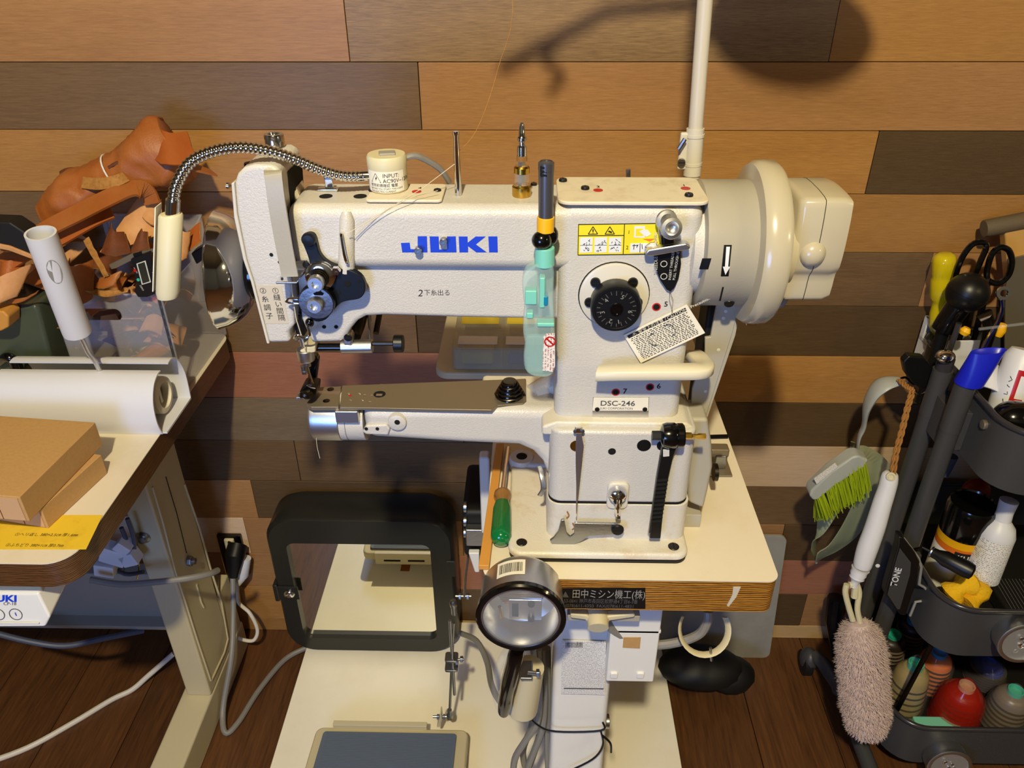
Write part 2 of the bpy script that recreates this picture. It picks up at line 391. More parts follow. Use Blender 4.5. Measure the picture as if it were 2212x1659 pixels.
for k in range(-14, 14):
    z1, z0 = ZL(k), max(ZL(k+1), 0.0)
    segs = []
    if k in rows:
        x = -2.6
        for m, u in rows[k]:
            if u is None: x1 = 2.6
            else:
                zc = (z0+z1)/2   # find the board's end where the joint shows at this height
                vlo, vhi = -400, 1700
                for _ in range(40):
                    vm = (vlo+vhi)/2
                    if PY(u, vm, YW).z > zc: vlo = vm
                    else: vhi = vm
                x1 = PY(u, vlo, YW).x
            segs.append((m, x, x1)); x = x1
    else:
        x = -2.6; i = 0
        while x < 2.6:
            x1 = min(2.6, x+random.uniform(1.0, 1.9)); segs.append((random.choice(up_cycle), x, x1)); x = x1
    for m, xa, xb in segs:
        d = random.uniform(-.0006, .0008)
        o = MB().box((xa+.0004, YW+d, z0+.0004), (xb-.0004, YW+.017, z1-.0004)).build('wall_board', m, wall, bevel=.0008, seg=1)
        c = V(((xa+xb)/2, YW, (z0+z1)/2)); o.data.transform(Matrix.Translation(-(c-WL[wall.name]))); o.location = c-WL[wall.name]

floor = MB().box((-2.6, -2.2, -.06), (2.6, YW+.06, -.012)).build('floor', 'floor_wood', kind='structure')
xj = PZ(1587, 1420, 0).x
for i in range(-19, 14):
    xa = xj+i*.152; xb = xa+.152
    o = MB().box((xa+.0006, -2.2, -.014), (xb-.0006, YW+.012, random.uniform(-.0005, 0))).build('floor_board', 'floor_wood', floor, bevel=.001, seg=1)
    c = V(((xa+xb)/2, 0, 0)); o.data.transform(Matrix.Translation(-(c-WL[floor.name]))); o.location = c-WL[floor.name]
MB().box((-2.6, -2.2, 2.50), (2.6, YW+.06, 2.56)).build('ceiling', 'ceiling_paint', kind='structure')
mat('plaster', (92, 92, 96), .9)
MB().box((-2.6, -2.26, 0), (2.6, -2.2, 2.5)).build('wall_front', 'plaster', kind='structure')
MB().box((-2.66, -2.2, 0), (-2.6, YW, 2.5)).build('wall_left', 'plaster', kind='structure')
MB().box((2.6, -2.2, 0), (2.66, YW, 2.5)).build('wall_right', 'plaster', kind='structure')
# ------------------------------------------------------------------ the sewing machine
YF, YB, ZT = .645, .716, .7926
sm = thing('sewing_machine', (.07, .69, ZT+.003), 'white cylinder-arm industrial sewing machine standing on the small table', 'sewing machine')
# column and arm castings
XL, XRt = .0245, .1465
column = MB().box((XL, YF, .937), (XRt, YB, 1.158)).build('column', 'enamel', sm, bevel=.011, seg=4)
MB().pxy(rrect(XL-.002, YF-.001, XRt+.003, YB-.002, .010), 1.1585, 1.1620).build('column_cover', 'top_dusty', sm, bevel=.0012)
zc1 = PY(1000, 585, YF).z; zc2 = PY(1000, 688, .655).z
xa = PY(622, 500, YF).x
MB().box((xa, YF, zc1), (.045, YB, 1.157)).build('arm', 'enamel', sm, bevel=.011, seg=4)
MB().pxz(pz([(1215, 560), (1215, 692), (1000, 688), (830, 683), (790, 685), (772, 695), (758, 712), (745, 733), (735, 741), (672, 742), (650, 690), (636, 560)], .655), .655, YB-.002).build('arm_lower', 'enamel', sm, bevel=.005, seg=3)
# raised lug of the arm and its thread eyelet
p = PY(748, 458, YF); q = PY(748, 585, YF)
MB().tube([p+V((0, .001, 0)), p+V((0, -.001, -.006)), q+V((0, .0, 0))], [.004, .0062, .0075], 12).build('arm_rib', 'enamel', sm)
MB().tube(smooth([PY(738, 505, .640), PY(737, 508, .634), PY(742, 540, .632), PY(748, 565, .633), PY(751, 568, .640)], 5), .0014, 8).build('thread_eyelet', 'chrome', sm)
# take-up slot (dark recess) and face cover
MB().pxz(pz([(600, 372), (622, 372), (640, 600), (640, 705), (626, 705), (618, 600)], .665), .665, YB-.004).build('takeup_slot', 'hole', sm)
fc = pz([(505, 395), (512, 376), (526, 362), (548, 356), (585, 356), (604, 366), (612, 440), (622, 560), (634, 640), (638, 700), (629, 712), (624, 720), (628, 741), (579, 742), (546, 610), (530, 560), (510, 460)], YF)
MB().pxz(fc, YF, YB-.004).build('face_cover', 'enamel', sm, bevel=.004, seg=3)
lip = pz([(499, 396), (506, 393), (512, 460), (532, 560), (548, 610), (582, 743), (576, 743), (541, 608), (525, 562), (505, 470)], YF-.0015)
MB().pxz(lip, YF-.0015, YB-.003).build('face_plate', 'enamel_smooth', sm, bevel=.001)
MB().lathe(PY(505, 402, .69), (-1, 0, .1), [(.0012, -.002), (.0012, .004), (.0030, .004), (.0032, .006), (0, .0068)], 12).build('thumb_screw', 'chrome', sm)
# head cap and take-up guard strap
zt_ = PY(545, 365, .66).z
MB().pxy(rrect(PY(528, 372, .665).x, .656, PY(610, 372, .665).x, .676, .006), zt_-.004, zt_+.0008).build('head_cap', 'enamel_smooth', sm, bevel=.001)
screw(sm, V((PY(540, 368, .666).x, .666, zt_+.0008)), (0, 0, 1), .0042, .003)
sw = [PY(590, 372, .668), PY(589, 370, .650), PY(590, 374, .632), PY(592, 390, .628), PY(600, 450, .626), PY(614, 530, .626), PY(627, 597, .626)]
R = []
for i, p in enumerate(smooth(sw, 4)):
    R.append(p)
rings = []
for i, p in enumerate(R):
    t = (R[min(i+1, len(R)-1)]-R[max(i-1, 0)]).normalized(); s_ = V((1, 0, 0)); s_ = (s_-t*s_.dot(t)).normalized(); n_ = t.cross(s_)
    rings.append([p+s_*a*.0072+n_*b*.0012 for a, b in ((-1, -1), (1, -1), (1, 1), (-1, 1))])
MB().loft(rings).build('takeup_guard', 'grey_paint', sm, bevel=.0006)
# presser regulator block and knob on top of the head
bx = PY(615, 395, .69)
MB().pxz([(bx.x-.012, 1.150), (bx.x+.012, 1.150), (bx.x+.009, 1.172), (bx.x+.004, 1.184), (bx.x-.005, 1.186), (bx.x-.009, 1.176)], .683, .712).build('regulator_block', 'top_dusty', sm, bevel=.003)
kp = PY(599, 342, .70)
MB().lathe(kp-V((0, 0, .004)), (0, 0, 1), [(.0062, 0), (.0062, .010), (.0055, .0105), (.0055, .015), (.0086, .0155), (.0086, .024), (.0078, .0255), (.005, .0255), (.0045, .0235), (0, .0235)], 24).build('regulator_knob', 'chrome', sm)
MB().tube([bx+V((.006, -.005, -.006)), bx+V((.010, -.006, -.022)), bx+V((.014, 0, -.03))], .006, 8).build('lever_boss', 'top_dusty', sm)
# steel guard below the strap
gp = [(602, 596), (604, 603), (648, 601), (664, 586), (668, 574), (660, 564), (640, 563), (628, 566)]
MB().pxz(pz([(604, 596), (605, 601), (650, 600), (650, 596)], .633), .620, .640).build('guard_foot', 'chrome', sm, bevel=.0008)
MB().pxz(pz([(626, 566), (660, 562), (668, 572), (664, 586), (650, 600), (630, 600)], .640), .640, .6425).build('guard_plate', 'chrome', sm, bevel=.0006)
screw(sm, PY(661, 572, .6395), (0, -1, 0), .0030, .001, 'steel_dark')
# little black set holes on the head
for u, v, r in ((586, 550, .0016), (603, 566, .0012), (668, 698, .0018), (700, 706, .0018), (726, 706, .0018)):
    MB().lathe(PY(u, v, .6445 if u < 640 else .6545), (0, -1, 0), [(r, 0), (r, .0004), (0, .0004)], 12).build('set_hole', 'hole', sm)
# tension assembly
tp = [(653, 517), (658, 506), (670, 502), (681, 508), (686, 525), (692, 545), (706, 562), (730, 574), (756, 580), (779, 592), (790, 610), (789, 630), (777, 643), (755, 647), (738, 652), (722, 668), (705, 688), (684, 692), (668, 680), (663, 655), (670, 620), (674, 590), (669, 560), (660, 535)]
MB().pxz(pz([(v.x, v.y) for v in smooth([V((a, b, 0)) for a, b in tp], 3, True)], .641), .638, .645).build('tension_plate', 'slate', sm, bevel=.0012)
MB().lathe(PY(668, 516, .638), (0, -1, 0), [(.0062, 0), (.0062, .003), (.0050, .005), (0, .0056)], 16).build('plate_boss', 'slate', sm)
for u, v in ((751, 613), (776, 608), (733, 632)): MB().lathe(PY(u, v, .6378), (0, -1, 0), [(.0028 if u == 751 else .0015, 0), (.0026 if u == 751 else .0014, .0004), (0, .0004)], 12).build('plate_hole', 'hole', sm)
def tension(u, v, R_, mats, nm):
    c = PY(u, v, .638)
    d1 = MB().lathe(c, (0, -1, 0), [(R_, 0), (R_, .0016), (R_*.9, .0022), (R_*.9, .004), (R_*1.0, .0046), (R_, .006), (R_*.82, .0072), (R_*.45, .0076), (0, .0076)], 30).build(nm, mats, sm)
    for i in range(4): MB().lathe(c+V((0, -.0072-i*.0020, 0)), (0, -1, 0), [(R_*(.66-.06*i), 0), (R_*(.70-.06*i), .0007), (R_*(.66-.06*i), .0014), (R_*.3, .0014)], 20).build('tension_spring', 'steel_dark', d1)
    MB().lathe(c+V((0, -.0156, 0)), (0, -1, 0), [(R_*.52, 0), (R_*.56, .001), (R_*.56, .006), (R_*.48, .0075), (R_*.26, .0075), (R_*.22, .0045), (0, .0045)], 22).build('tension_nut', 'satin', d1)
    return d1
tension(694, 592, .0128, 'chrome', 'tension_disc')
c = PY(688, 645, .637)
td = MB().lathe(c, (0, -1, 0), [(.0158, 0), (.0160, .003), (.0162, .0075), (.0158, .0088), (.0, .0088)], 34).build('thread_controller', 'steel_dark', sm)
MB().lathe(c+V((0, -.0086, 0)), (0, -1, 0), [(.0150, 0), (.0150, .0010), (.006, .0014), (0, .0014)], 34).build('controller_face', 'zinc', td)
MB().lathe(c+V((0, -.0098, 0)), (0, -1, 0), [(.0070, 0), (.0070, .006), (.0060, .0075), (.0034, .0075), (.0030, .004), (0, .004)], 22).build('tension_nut', 'satin', td)
MB().lathe(PY(664, 638, .628)+V((0, 0, 0)), (0, -1, 0), [(.0022, 0), (.0022, .0006), (0, .0006)], 12).build('set_screw', 'brass', td)
MB().pxz(pz([(677, 633), (690, 626), (700, 633), (698, 637), (680, 637)], .628), .627, .629).build('controller_slot', 'hole', td)
MB().lathe(PY(727, 583, .636), (0, -1, 0), [(.0040, 0), (.0042, .003), (.0036, .0042), (.0016, .0042), (.0014, .002), (0, .002)], 6).build('guide_stud', 'chrome', sm)
# thread guide plate, hook wire, take-up wires
MB().tube([PY(618, 652, .636), PY(624, 644, .634), PY(648, 643, .634), PY(656, 645, .637), PY(650, 655, .634), PY(624, 654, .634), PY(618, 651, .636)], .0011, 8).build('thread_guide', 'chrome', sm)
MB().lathe(PY(641, 649, .640), (0, -1, 0), [(.003, 0), (.003, .0025), (0, .003)], 10).build('guide_screw', 'zinc', sm)
MB().tube(smooth([PY(668, 700, .642), PY(665, 702, .638), PY(669, 718, .636), PY(668, 726, .636), PY(657, 729, .636), PY(648, 726, .638)], 4), .0014, 8).build('hook_wire', 'chrome', sm)
MB().ell(PY(669, 697, .642), (.0042, .0035, .0045), 14, 8).build('wire_boss', 'black_gloss', sm)
MB().tube(smooth([PY(636, 731, .640), PY(640, 724, .637), PY(648, 727, .637), PY(644, 735, .638), PY(637, 734, .638)], 4), .0011, 8).build('needle_bar_eyelet', 'chrome', sm)
MB().tube([PY(628, 600, .640), PY(634, 652, .638), PY(640, 690, .640), PY(652, 728, .638), PY(666, 780, .655)], .0005, 5).build('sewing_thread', 'thread_white', sm)
# needle bar, presser bar, foot
MB().box((PY(636, 690, .66).x, .655, PY(640, 726, .66).z), (PY(655, 690, .66).x, .675, PY(640, 672, .66).z)).build('needle_bar_bush', 'black', sm, bevel=.003)
MB().tube([PY(636, 690, .672), PY(655, 735, .672), PY(665, 790, .674)], .0034, 12).build('needle_bar', 'satin', sm)
MB().tube([PY(663, 790, .668), PY(670, 812, .668), PY(680, 843, .672)], .0012, 8).build('needle', 'chrome', sm)
MB().lathe(PY(656, 790, .664), (0, 0, -1), [(.0035, 0), (.0035, .003), (.0028, .0035), (.0028, .005), (.0035, .0055), (.0033, .0085), (0, .009)], 12).build('needle_screw', 'zinc', sm)
MB().pxz(pz([(676, 765), (684, 762), (690, 772), (687, 800), (684, 822), (680, 846), (668, 846), (668, 790)], .690), .684, .694).build('presser_bar_foot', 'black_gloss', sm, bevel=.0015)
MB().pxz(pz([(664, 826), (674, 832), (686, 834), (684, 854), (670, 856), (650, 853), (646, 848), (654, 834)], .668), .664, .684).build('presser_foot', 'steel_dark', sm, bevel=.002)
MB().pxz(pz([(644, 848), (668, 846), (668, 850), (644, 853)], .664), .655, .676).build('foot_toe', 'satin', sm, bevel=.0006)
MB().tube(smooth([PY(650, 856, .66), PY(656, 852, .655), PY(664, 856, .655), PY(672, 852, .66)], 4), .0034, 8).build('inner_foot', 'steel_dark', sm)
# edge-guide linkage
l0 = PY(648, 752, .66)
MB().pxz(pz([(650, 753), (660, 746), (684, 741), (684, 756), (664, 760), (650, 762)], .655), .650, .675).build('guide_bracket', 'beige_metal', sm, bevel=.0015)
MB().lathe(PY(659, 754, .655), (0, 0, -1), [(.0075, 0), (.0082, .0006), (.0082, .0105), (.0075, .0118), (.0035, .0118), (.003, .009), (0, .009)], 22).build('guide_collar', 'satin', sm)
MB().tube([PY(684, 750, .660), PY(738, 750, .660)], .0040, 14).build('guide_shaft', 'black_gloss', sm)
MB().tube([PY(737, 749, .660), PY(805, 748, .660)], [.0066, .0066], 18).build('guide_sleeve', 'satin', sm, bevel=.0008)
MB().tube([PY(804, 742, .660), PY(852, 742, .660)], .0022, 10).build('guide_rod', 'steel_dark', sm)
MB().lathe(PY(851, 742, .660), (1, 0, 0), [(.0078, 0), (.0084, .0006), (.0084, .0082), (.0078, .009), (0, .009)], 24).build('guide_knob', 'black', sm)
MB().pxz(pz([(743, 740), (744, 728), (750, 722), (758, 722), (762, 730), (762, 742)], .657), .653, .668).build('sleeve_lug', 'satin', sm, bevel=.0015)
screw(sm, PY(752, 729, .653), (0, -1, 0), .0040, .0012, 'steel_dark')
MB().tube([PY(768, 726, .668), PY(776, 700, .685), PY(782, 676, .70)], [.0055, .0062, .0065], 12).build('link_arm', 'steel_dark', sm)
MB().tube([PY(803, 740, .668), PY(798, 690, .69), PY(797, 676, .70)], .0018, 8).build('link_rod', 'chrome', sm)
MB().tube([PY(812, 720, .69), PY(820, 676, .71)], .003, 8).build('link_bar', 'steel_dark', sm)
# logo and marks on the arm
def poly(ps, y, m, parent, nm='logo_letter', d=.0003): return MB().pxz(pz(ps, y), y-d, y+.0004).build(nm, m, parent)
LS = lambda a: [(780+x/4.809, 270+y/4.809) for x, y in a]
poly(LS([(588, 1155), (684, 1155), (690, 1322), (428, 1322), (414, 1225), (505, 1222), (514, 1290), (588, 1290)]), YF, 'blue_print', sm)
poly(LS([(712, 1156), (806, 1158), (812, 1293), (896, 1293), (892, 1158), (984, 1156), (992, 1322), (722, 1322)]), YF, 'blue_print', sm)
poly(LS([(1014, 1158), (1106, 1158), (1108, 1222), (1190, 1158), (1294, 1158), (1192, 1240), (1305, 1322), (1198, 1322), (1112, 1258), (1112, 1322), (1022, 1322)]), YF, 'blue_print', sm)
poly(LS([(1322, 1157), (1416, 1157), (1420, 1322), (1330, 1322)]), YF, 'blue_print', sm)
ft('2', 902, 640, 15, .655, 'ink', sm, shear=.2); ft('下糸出る', 916, 637, 10, .655, 'ink', sm, squash=.95)
pl = MB().pxz(pz([(553, 616), (608, 616), (624, 699), (574, 699)], YF), YF-.0003, YF).build('paper_label', 'paper_tape', sm)
for i, ch in enumerate('①縫い間隔'): ft(ch, 588+i*3.2, 633+i*14.6, 10.5, YF-.0004, 'ink', pl)
for i, ch in enumerate('②糸調子'): ft(ch, 561+i*4.6, 633+i*18.2, 10.5, YF-.0004, 'ink', pl)
# top plates, screws and red-ringed oil holes on the arm and column
zt1 = 1.1575
tpl = MB().pxy(rrect(PZ(790, 430, 1.16).x, .652, PZ(955, 430, 1.16).x, .697, .004), zt1, 1.1605).build('arm_top_plate', 'top_dusty', sm, bevel=.0012)
def oil(u, v, z, num=None):
    c = PZ(u, v, z); o = MB().lathe(c, (0, 0, 1), [(.0042, 0), (.0042, .0003), (.0026, .0004), (.0022, .00025), (0, .00025)], 18).build('oil_hole', 'red_paint', sm); return o
for u, v in ((804, 412), (945, 412)): screw(sm, PZ(u, v, 1.1606), (0, 0, 1), .0034, .0015)
oil(900, 414, 1.1606)
for u, v in ((1216, 391), (1264, 408), (1488, 423)): screw(sm, PZ(u, v, 1.1622), (0, 0, 1), .0038, .0022)
oil(1292, 411, 1.1622); oil(1481, 407, 1.1622)
text('3', PZ(1288, 405, 1.1623), XR, V((0, 1, 0)), .007, 'ink', sm); text('1', PZ(1474, 402, 1.1623), XR, V((0, 1, 0)), .007, 'ink', sm); text('4', PZ(902, 408, 1.1606), XR, V((0, 1, 0)), .007, 'ink', sm)
for u, v in ((704, 424), (778, 424)): MB().lathe(PZ(u, v, 1.1572), (0, 0, 1), [(.0058, 0), (.0058, .0003), (0, .0003)], 16).build('arm_hole', 'hole', sm)
MB().cyl(PY(1357, 392, .73), PY(1357, 366, .73), .0022, 10).build('rear_pin', 'zinc', sm)
screw(sm, PY(1153, 402, .705), (0, 0, 1), .003, .003, 'steel_dark')
# binder clip holding the lamp cable
MB().box((PY(688, 405, .69).x, .683, 1.157), (PY(733, 405, .69).x, .690, 1.160)).build('clip_jaw', 'chrome', sm, bevel=.0012)
MB().box((PY(704, 400, .69).x, .686, 1.159), (PY(722, 400, .69).x, .689, 1.170)).build('clip_leg', 'chrome', sm, bevel=.0008)
# thread post on top of the arm
pp = PY(991, 440, .675)
post = MB().lathe(V((pp.x, .675, 1.1565)), (0, 0, 1), [(.0032, 0), (.0030, .004), (.0024, .052), (.0030, .053), (.0030, .0555), (0, .0558)], 16).build('thread_post', 'chrome', sm)
# stitch dial
dc = PY(1326, 637, YF)
ring_ = MB().lathe(dc, (0, -1, 0), [(.0308, 0), (.0308, .0022), (.0290, .0030), (.0, .0030)], 44).build('dial_flange', 'enamel_smooth', sm)
MB().lathe(dc+V((0, .0002, 0)), (0, -1, 0), [(.0318, 0), (.0318, .0004), (.0300, .0004), (.0300, 0)], 44, True).build('flange_gap', 'hole', ring_)
for u, v in ((1286, 609), (1367, 609), (1273, 652), (1377, 652)): screw(sm, PY(u, v, YF-.0028), (0, -1, 0), .0046, .0026)
dk = PY(1328, 650, YF-.003)
dial = MB().lathe(dk, (0, -1, 0), [(.0215, 0), (.0222, .0015), (.0224, .015), (.0212, .0172), (.0190, .0172), (.0185, .0165), (.0, .0165)], 44).build('stitch_dial', 'black', sm)
MB().lathe(dk+V((0, -.0165, 0)), (0, -1, 0), [(.0058, 0), (.0056, .0016), (.0046, .0016), (.0044, .0006), (0, .0006)], 22).build('dial_hub', 'black_gloss', dial)
df = dk+V((0, -.0168, 0))
for i in range(22):
    a = 2*PI*i/22+.2; d_ = V((math.cos(a), 0, math.sin(a))); L_ = .0042 if i % 2 else .003
    MB().obox(df+d_*(.0172-L_/2), d_*L_/2, V((0, .0002, 0)), V((-d_.z, 0, d_.x))*.00028).build('dial_mark', 'ink_grey', dial)
for ch, a in (('1', -78), ('2', -112), ('3', 195), ('4', 138), ('5', 68), ('6', -12)):
    a = math.radians(a); d_ = V((math.cos(a), 0, math.sin(a))); tr = V((d_.z, 0, -d_.x))
    text(ch, df+d_*.0105-tr*.0015, tr, d_, .0058, 'panel_grey', dial)
# handwritten circled oil holes 5 6 7
for u, v, n, du in ((1418, 663, '5', 1434), (1404, 836, '6', 1418), (1330, 847, '7', 1345)):
    h = MB().lathe(PY(u, v, YF), (0, -1, 0), [(.0040, 0), (.0040, .0003), (.0030, .0003), (.0028, .0001)], 18).build('red_ring', 'red_ink', sm)
    MB().lathe(PY(u, v, YF), (0, -1, 0), [(.0029, 0), (.0029, .0004), (0, .0004)], 16).build('oil_port', 'hole', h)
    ft(n, du, v-1 if n == '5' else v+3, 11, YF, 'ink', sm, bold=.02)
# yellow warning sticker with pictograms
st = MB().pxz(pz([(1248, 486), (1432, 483), (1432, 546), (1247, 552)], YF), YF-.0003, YF).build('warning_sticker', 'sticker_yellow', sm)
yk = YF-.0004
def line(a, b, wpx=1.1, y=yk, m='ink', parent=st, nm='print_line'):
    p, q = PY(*a, y), PY(*b, y); d_ = (q-p); n_ = V((-d_.z, 0, d_.x)).normalized()*wpx*.00024
    return MB().pxz([(p.x-n_.x, p.z-n_.z), (q.x-n_.x, q.z-n_.z), (q.x+n_.x, q.z+n_.z), (p.x+n_.x, p.z+n_.z)], y-.0001, y+.0001).build(nm, m, parent, flatshade=True)
G = lambda x, y: (1160+x/4.809, 330+y/4.809)
for a, b in (((430, 745), (1240, 735)), ((425, 1062), (1240, 1052)), ((432, 745), (425, 1062)), ((910, 740), (895, 1052)), ((432, 862), (905, 858))): line(G(*a), G(*b), 1.4)
for cx in (582, 757):
    for a, b in (((cx, 768), (cx-50, 846)), ((cx, 768), (cx+48, 844)), ((cx-50, 846), (cx+48, 844))): line(G(*a), G(*b), 1.4)
line(G(582, 795), G(582, 822), 2.2); line(G(582, 830), G(582, 836), 2.2); line(G(742, 815), G(778, 828), 3)
for i, x0 in enumerate((448, 598, 748)):
    MB().pxz(pz([G(x0, 882), G(x0+130, 878), G(x0+125, 1035), G(x0-4, 1040)], yk), yk-.0001, yk+.0001).build('pictogram', 'label_white', st)
    y2 = yk-.0002; line(G(x0, 962), G(x0+128, 958), .6, y2)
    for k_ in range(7):
        a = (x0+25+random.random()*80, 895+random.random()*55); b = (a[0]+random.uniform(-25, 25), a[1]+random.uniform(8, 22)); line(G(*a), G(*b), .9, y2)
        a = (x0+25+random.random()*70, 975+random.random()*40); b = (a[0]+random.uniform(-20, 25), a[1]+random.uniform(8, 18)); line(G(*a), G(*b), .9, y2)
MB().pxz(pz([G(1012, 762), G(1122, 762), G(1118, 882), G(1008, 882)], yk), yk-.0001, yk+.0001).build('pictogram', 'label_white', st)
MB().pxz(pz([G(1028, 788), G(1106, 788), G(1104, 865), G(1024, 865)], yk), yk-.0002, yk).build('pictogram', 'sticker_yellow', st)
MB().pxz(pz([G(1060, 815), G(1105, 795), G(1150, 800), G(1185, 845), G(1140, 872), G(1100, 850)], yk), yk-.0003, yk).build('pictogram', 'label_white', st)
MB().pxz(pz([G(970, 942), G(1150, 938), G(1148, 1032), G(964, 1038)], yk), yk-.0001, yk+.0001).build('pictogram', 'label_white', st)
for a, b in (((990, 965), (1050, 960)), ((1010, 950), (1005, 1005)), ((1090, 950), (1095, 1000)), ((1072, 942), (1068, 1034)), ((1035, 985), (1050, 955))): line(G(*a), G(*b), 1.2, yk-.0002)
MB().pxz(pz([G(1100, 895), G(1235, 892), G(1170, 922)], yk), yk-.0001, yk+.0001).build('pictogram', 'orange', st)
ft('1', *G(940, 842), 8, yk, 'ink', st); ft('2', *G(922, 1002), 8, yk, 'ink', st)
# nameplate
npl = MB().pxz(pz([(1281, 857), (1402, 857), (1400, 909), (1279, 909)], YF), YF-.0006, YF).build('nameplate', 'satin', sm)
MB().pxz(pz([(1282, 858), (1401, 858), (1400, 886), (1280, 886)], YF), YF-.0009, YF-.0005).build('nameplate_panel', 'paper', npl)
ft('DSC-246', 1296, 876, 11, YF-.001, 'ink_grey', npl, bold=.015, squash=1.12); ft('JUKI CORPORATION', 1296, 884, 4.6, YF-.001, 'ink_grey', npl)
ft('Mfg. No.', 1295, 905, 4.4, YF-.0007, 'ink_grey', npl); ft('4DSEC00036', 1328, 905, 6, YF-.0007, 'sensor', npl)
for u in (1290, 1393): screw(npl, PY(u, 884, YF-.0008), (0, -1, 0), .0024, .0012)
# reverse lever (curved cream bar)
hl = [PY(1290, 806, .628), PY(1340, 804, .624), PY(1440, 803, .623), PY(1505, 802, .624), PY(1522, 796, .632), PY(1518, 786, .648), PY(1505, 772, .665), PY(1495, 766, .68)]
hs = smooth(hl, 4); rings = []
for i, p in enumerate(hs):
    t = (hs[min(i+1, len(hs)-1)]-hs[max(i-1, 0)]); t.z = 0; t.normalize(); n_ = V((t.y, -t.x, 0)); w_ = .0085; h_ = .0052
    rings.append([p+n_*w_*a+V((0, 0, h_*b)) for a, b in ((-1, -.7), (-.8, -1), (.8, -1), (1, -.7), (1, .7), (.8, 1), (-.8, 1), (-1, .7))])
MB().loft(rings).build('reverse_lever', 'lever_cream', sm, ang=60)
# ------- base casting
base = MB().pxy(rrect(XL-.004, .627, .1625, .735, .013, 7), .8522, .9415).build('base_block', 'enamel', sm, bevel=.0045, seg=3)
MB().pxy(rrect(XL-.004, .6274, .1625, .735, .013, 7), .8514, .8526).build('base_seam', 'hole', sm)
MB().pxz([(XL-.012, .9405), (XL+.002, .946), (XRt+.006, .946), (.160, .9405), (.160, .93), (XL-.012, .93)], .635, .728).build('base_ledge', 'enamel_dirty', sm, bevel=.003)
MB().pxy(rrect(XL-.005, .626, .1645, .737, .013, 7), .800, .8516).build('pedestal', 'enamel_dirty', sm, bevel=.0008)
MB().pxy(rrect(-.0205, .603, .1655, .775, .014, 8), ZT+.0035, .8055).build('base_flange', 'enamel_dirty', sm, bevel=.004, seg=3)
MB().pxy(rrect(-.0195, .604, .1645, .774, .013, 8), ZT+.0002, ZT+.0036).build('flange_gasket', 'black_rubber', sm)
lugc = PZ(1127, 985, .812)
MB().lathe(V((lugc.x, lugc.y, .797)), (0, 0, 1), [(.015, 0), (.0152, .012), (.0138, .0145), (0, .0145)], 26).build('rear_lug', 'enamel', sm)
MB().box((lugc.x, lugc.y-.014, .797), (.03, lugc.y+.010, .810)).build('rear_lug_web', 'enamel', sm, bevel=.004)
MB().lathe(V((lugc.x, lugc.y, .8116)), (0, 0, 1), [(.0065, 0), (.0065, .0003), (0, .0003)], 16).build('lug_hole', 'hole', sm)
for u, v in ((1127, 1172), (1455, 1181)): screw(sm, PZ(u, v, .8056), (0, 0, 1), .0058, .0012)
# holes and fittings of the base block
for u, v, r, m in ((1322, 975, .0038, 'hole'), (1391, 962, .0068, 'black'), (1432, 962, .0060, 'black'), (1246, 963, .0066, 'brass')):
    MB().lathe(PY(u, v, .627), (0, -1, 0), [(r, 0), (r, .0004), (r*.8, .0006), (0, .0006)], 20).build('cover_plug', m, sm)
MB().pxz(rrect(PY(1309, 1100, .6255).x, PY(1330, 1098, .6255).z, PY(1355, 1100, .6255).x, PY(1330, 1042, .6255).z, .006), .6235, .629).build('spout_boss', 'enamel_smooth', sm, bevel=.002)
sb = PY(1334, 1068, .620)
spout = MB().lathe(sb+V((0, .004, 0)), (0, -1, -.15), [(.0092, 0), (.0096, .003), (.0080, .008), (.004, .0108), (0, .0112)], 22).build('oil_spout', 'chrome', sm)
MB().tube(smooth([sb+V((0, -.0035, .006)), sb+V((0, -.0075, .002)), sb+V((0, -.0075, -.009)), sb+V((.001, -.006, -.020)), sb+V((.002, -.007, -.026))], 4), [.002]*8+[.003]*4+[.0026]*4+[.0012], 10).build('spout_tube', 'chrome', spout)
MB().ell(sb+V((0, -.006, -.003)), (.0045, .003, .005), 12, 8).build('spout_mouth', 'hole', spout)
# side cover with winder bracket, shaft, and long belt guard bar
MB().pxz(pz([(1484, 905), (1530, 905), (1538, 960), (1540, 1010), (1530, 1060), (1520, 1100), (1486, 1086)], .652), .652, .690).build('side_cover', 'grey_paint', sm, bevel=.004, seg=3)
MB().box((PY(1484, 1090, .66).x, .66, ZT), (PY(1520, 1090, .66).x, .69, .81)).build('side_cover_foot', 'grey_paint', sm, bevel=.001)
MB().cyl(PY(1500, 945, .70), PY(1572, 943, .70), .0026, 10).build('bobbin_shaft', 'black_gloss', sm)
wb = PZ(1560, 1015, ZT+.002)
MB().box((wb.x-.02, wb.y-.012, ZT), (wb.x+.010, wb.y+.035, ZT+.003)).build('winder_plate', 'steel_plate', sm, bevel=.001)
MB().box((wb.x-.010, wb.y, ZT+.003), (wb.x+.004, wb.y+.014, ZT+.022)).build('winder_block', 'zinc', sm, bevel=.002)
MB().box((wb.x-.016, wb.y+.002, ZT+.018), (wb.x+.006, wb.y+.016, ZT+.030)).build('winder_arm', 'steel_plate', sm, bevel=.002)
MB().lathe(PY(1541, 1020, .70), (1, 0, 0), [(.010, 0), (.010, .004), (0, .005)], 14).build('winder_wheel', 'steel_dark', sm)
MB().pxz(pz([(1549, 655), (1588, 658), (1591, 700), (1588, 720), (1524, 905), (1490, 907), (1496, 840), (1523, 760), (1523, 730), (1535, 728)], .680), .680, .684).build('belt_guard_bar', 'grey_paint', sm, bevel=.0008)
MB().pxz(pz([(1588, 690), (1592, 700), (1588, 722), (1526, 905), (1522, 905), (1582, 715)], .680), .678, .700).build('belt_guard_flange', 'grey_paint', sm, bevel=.0006)
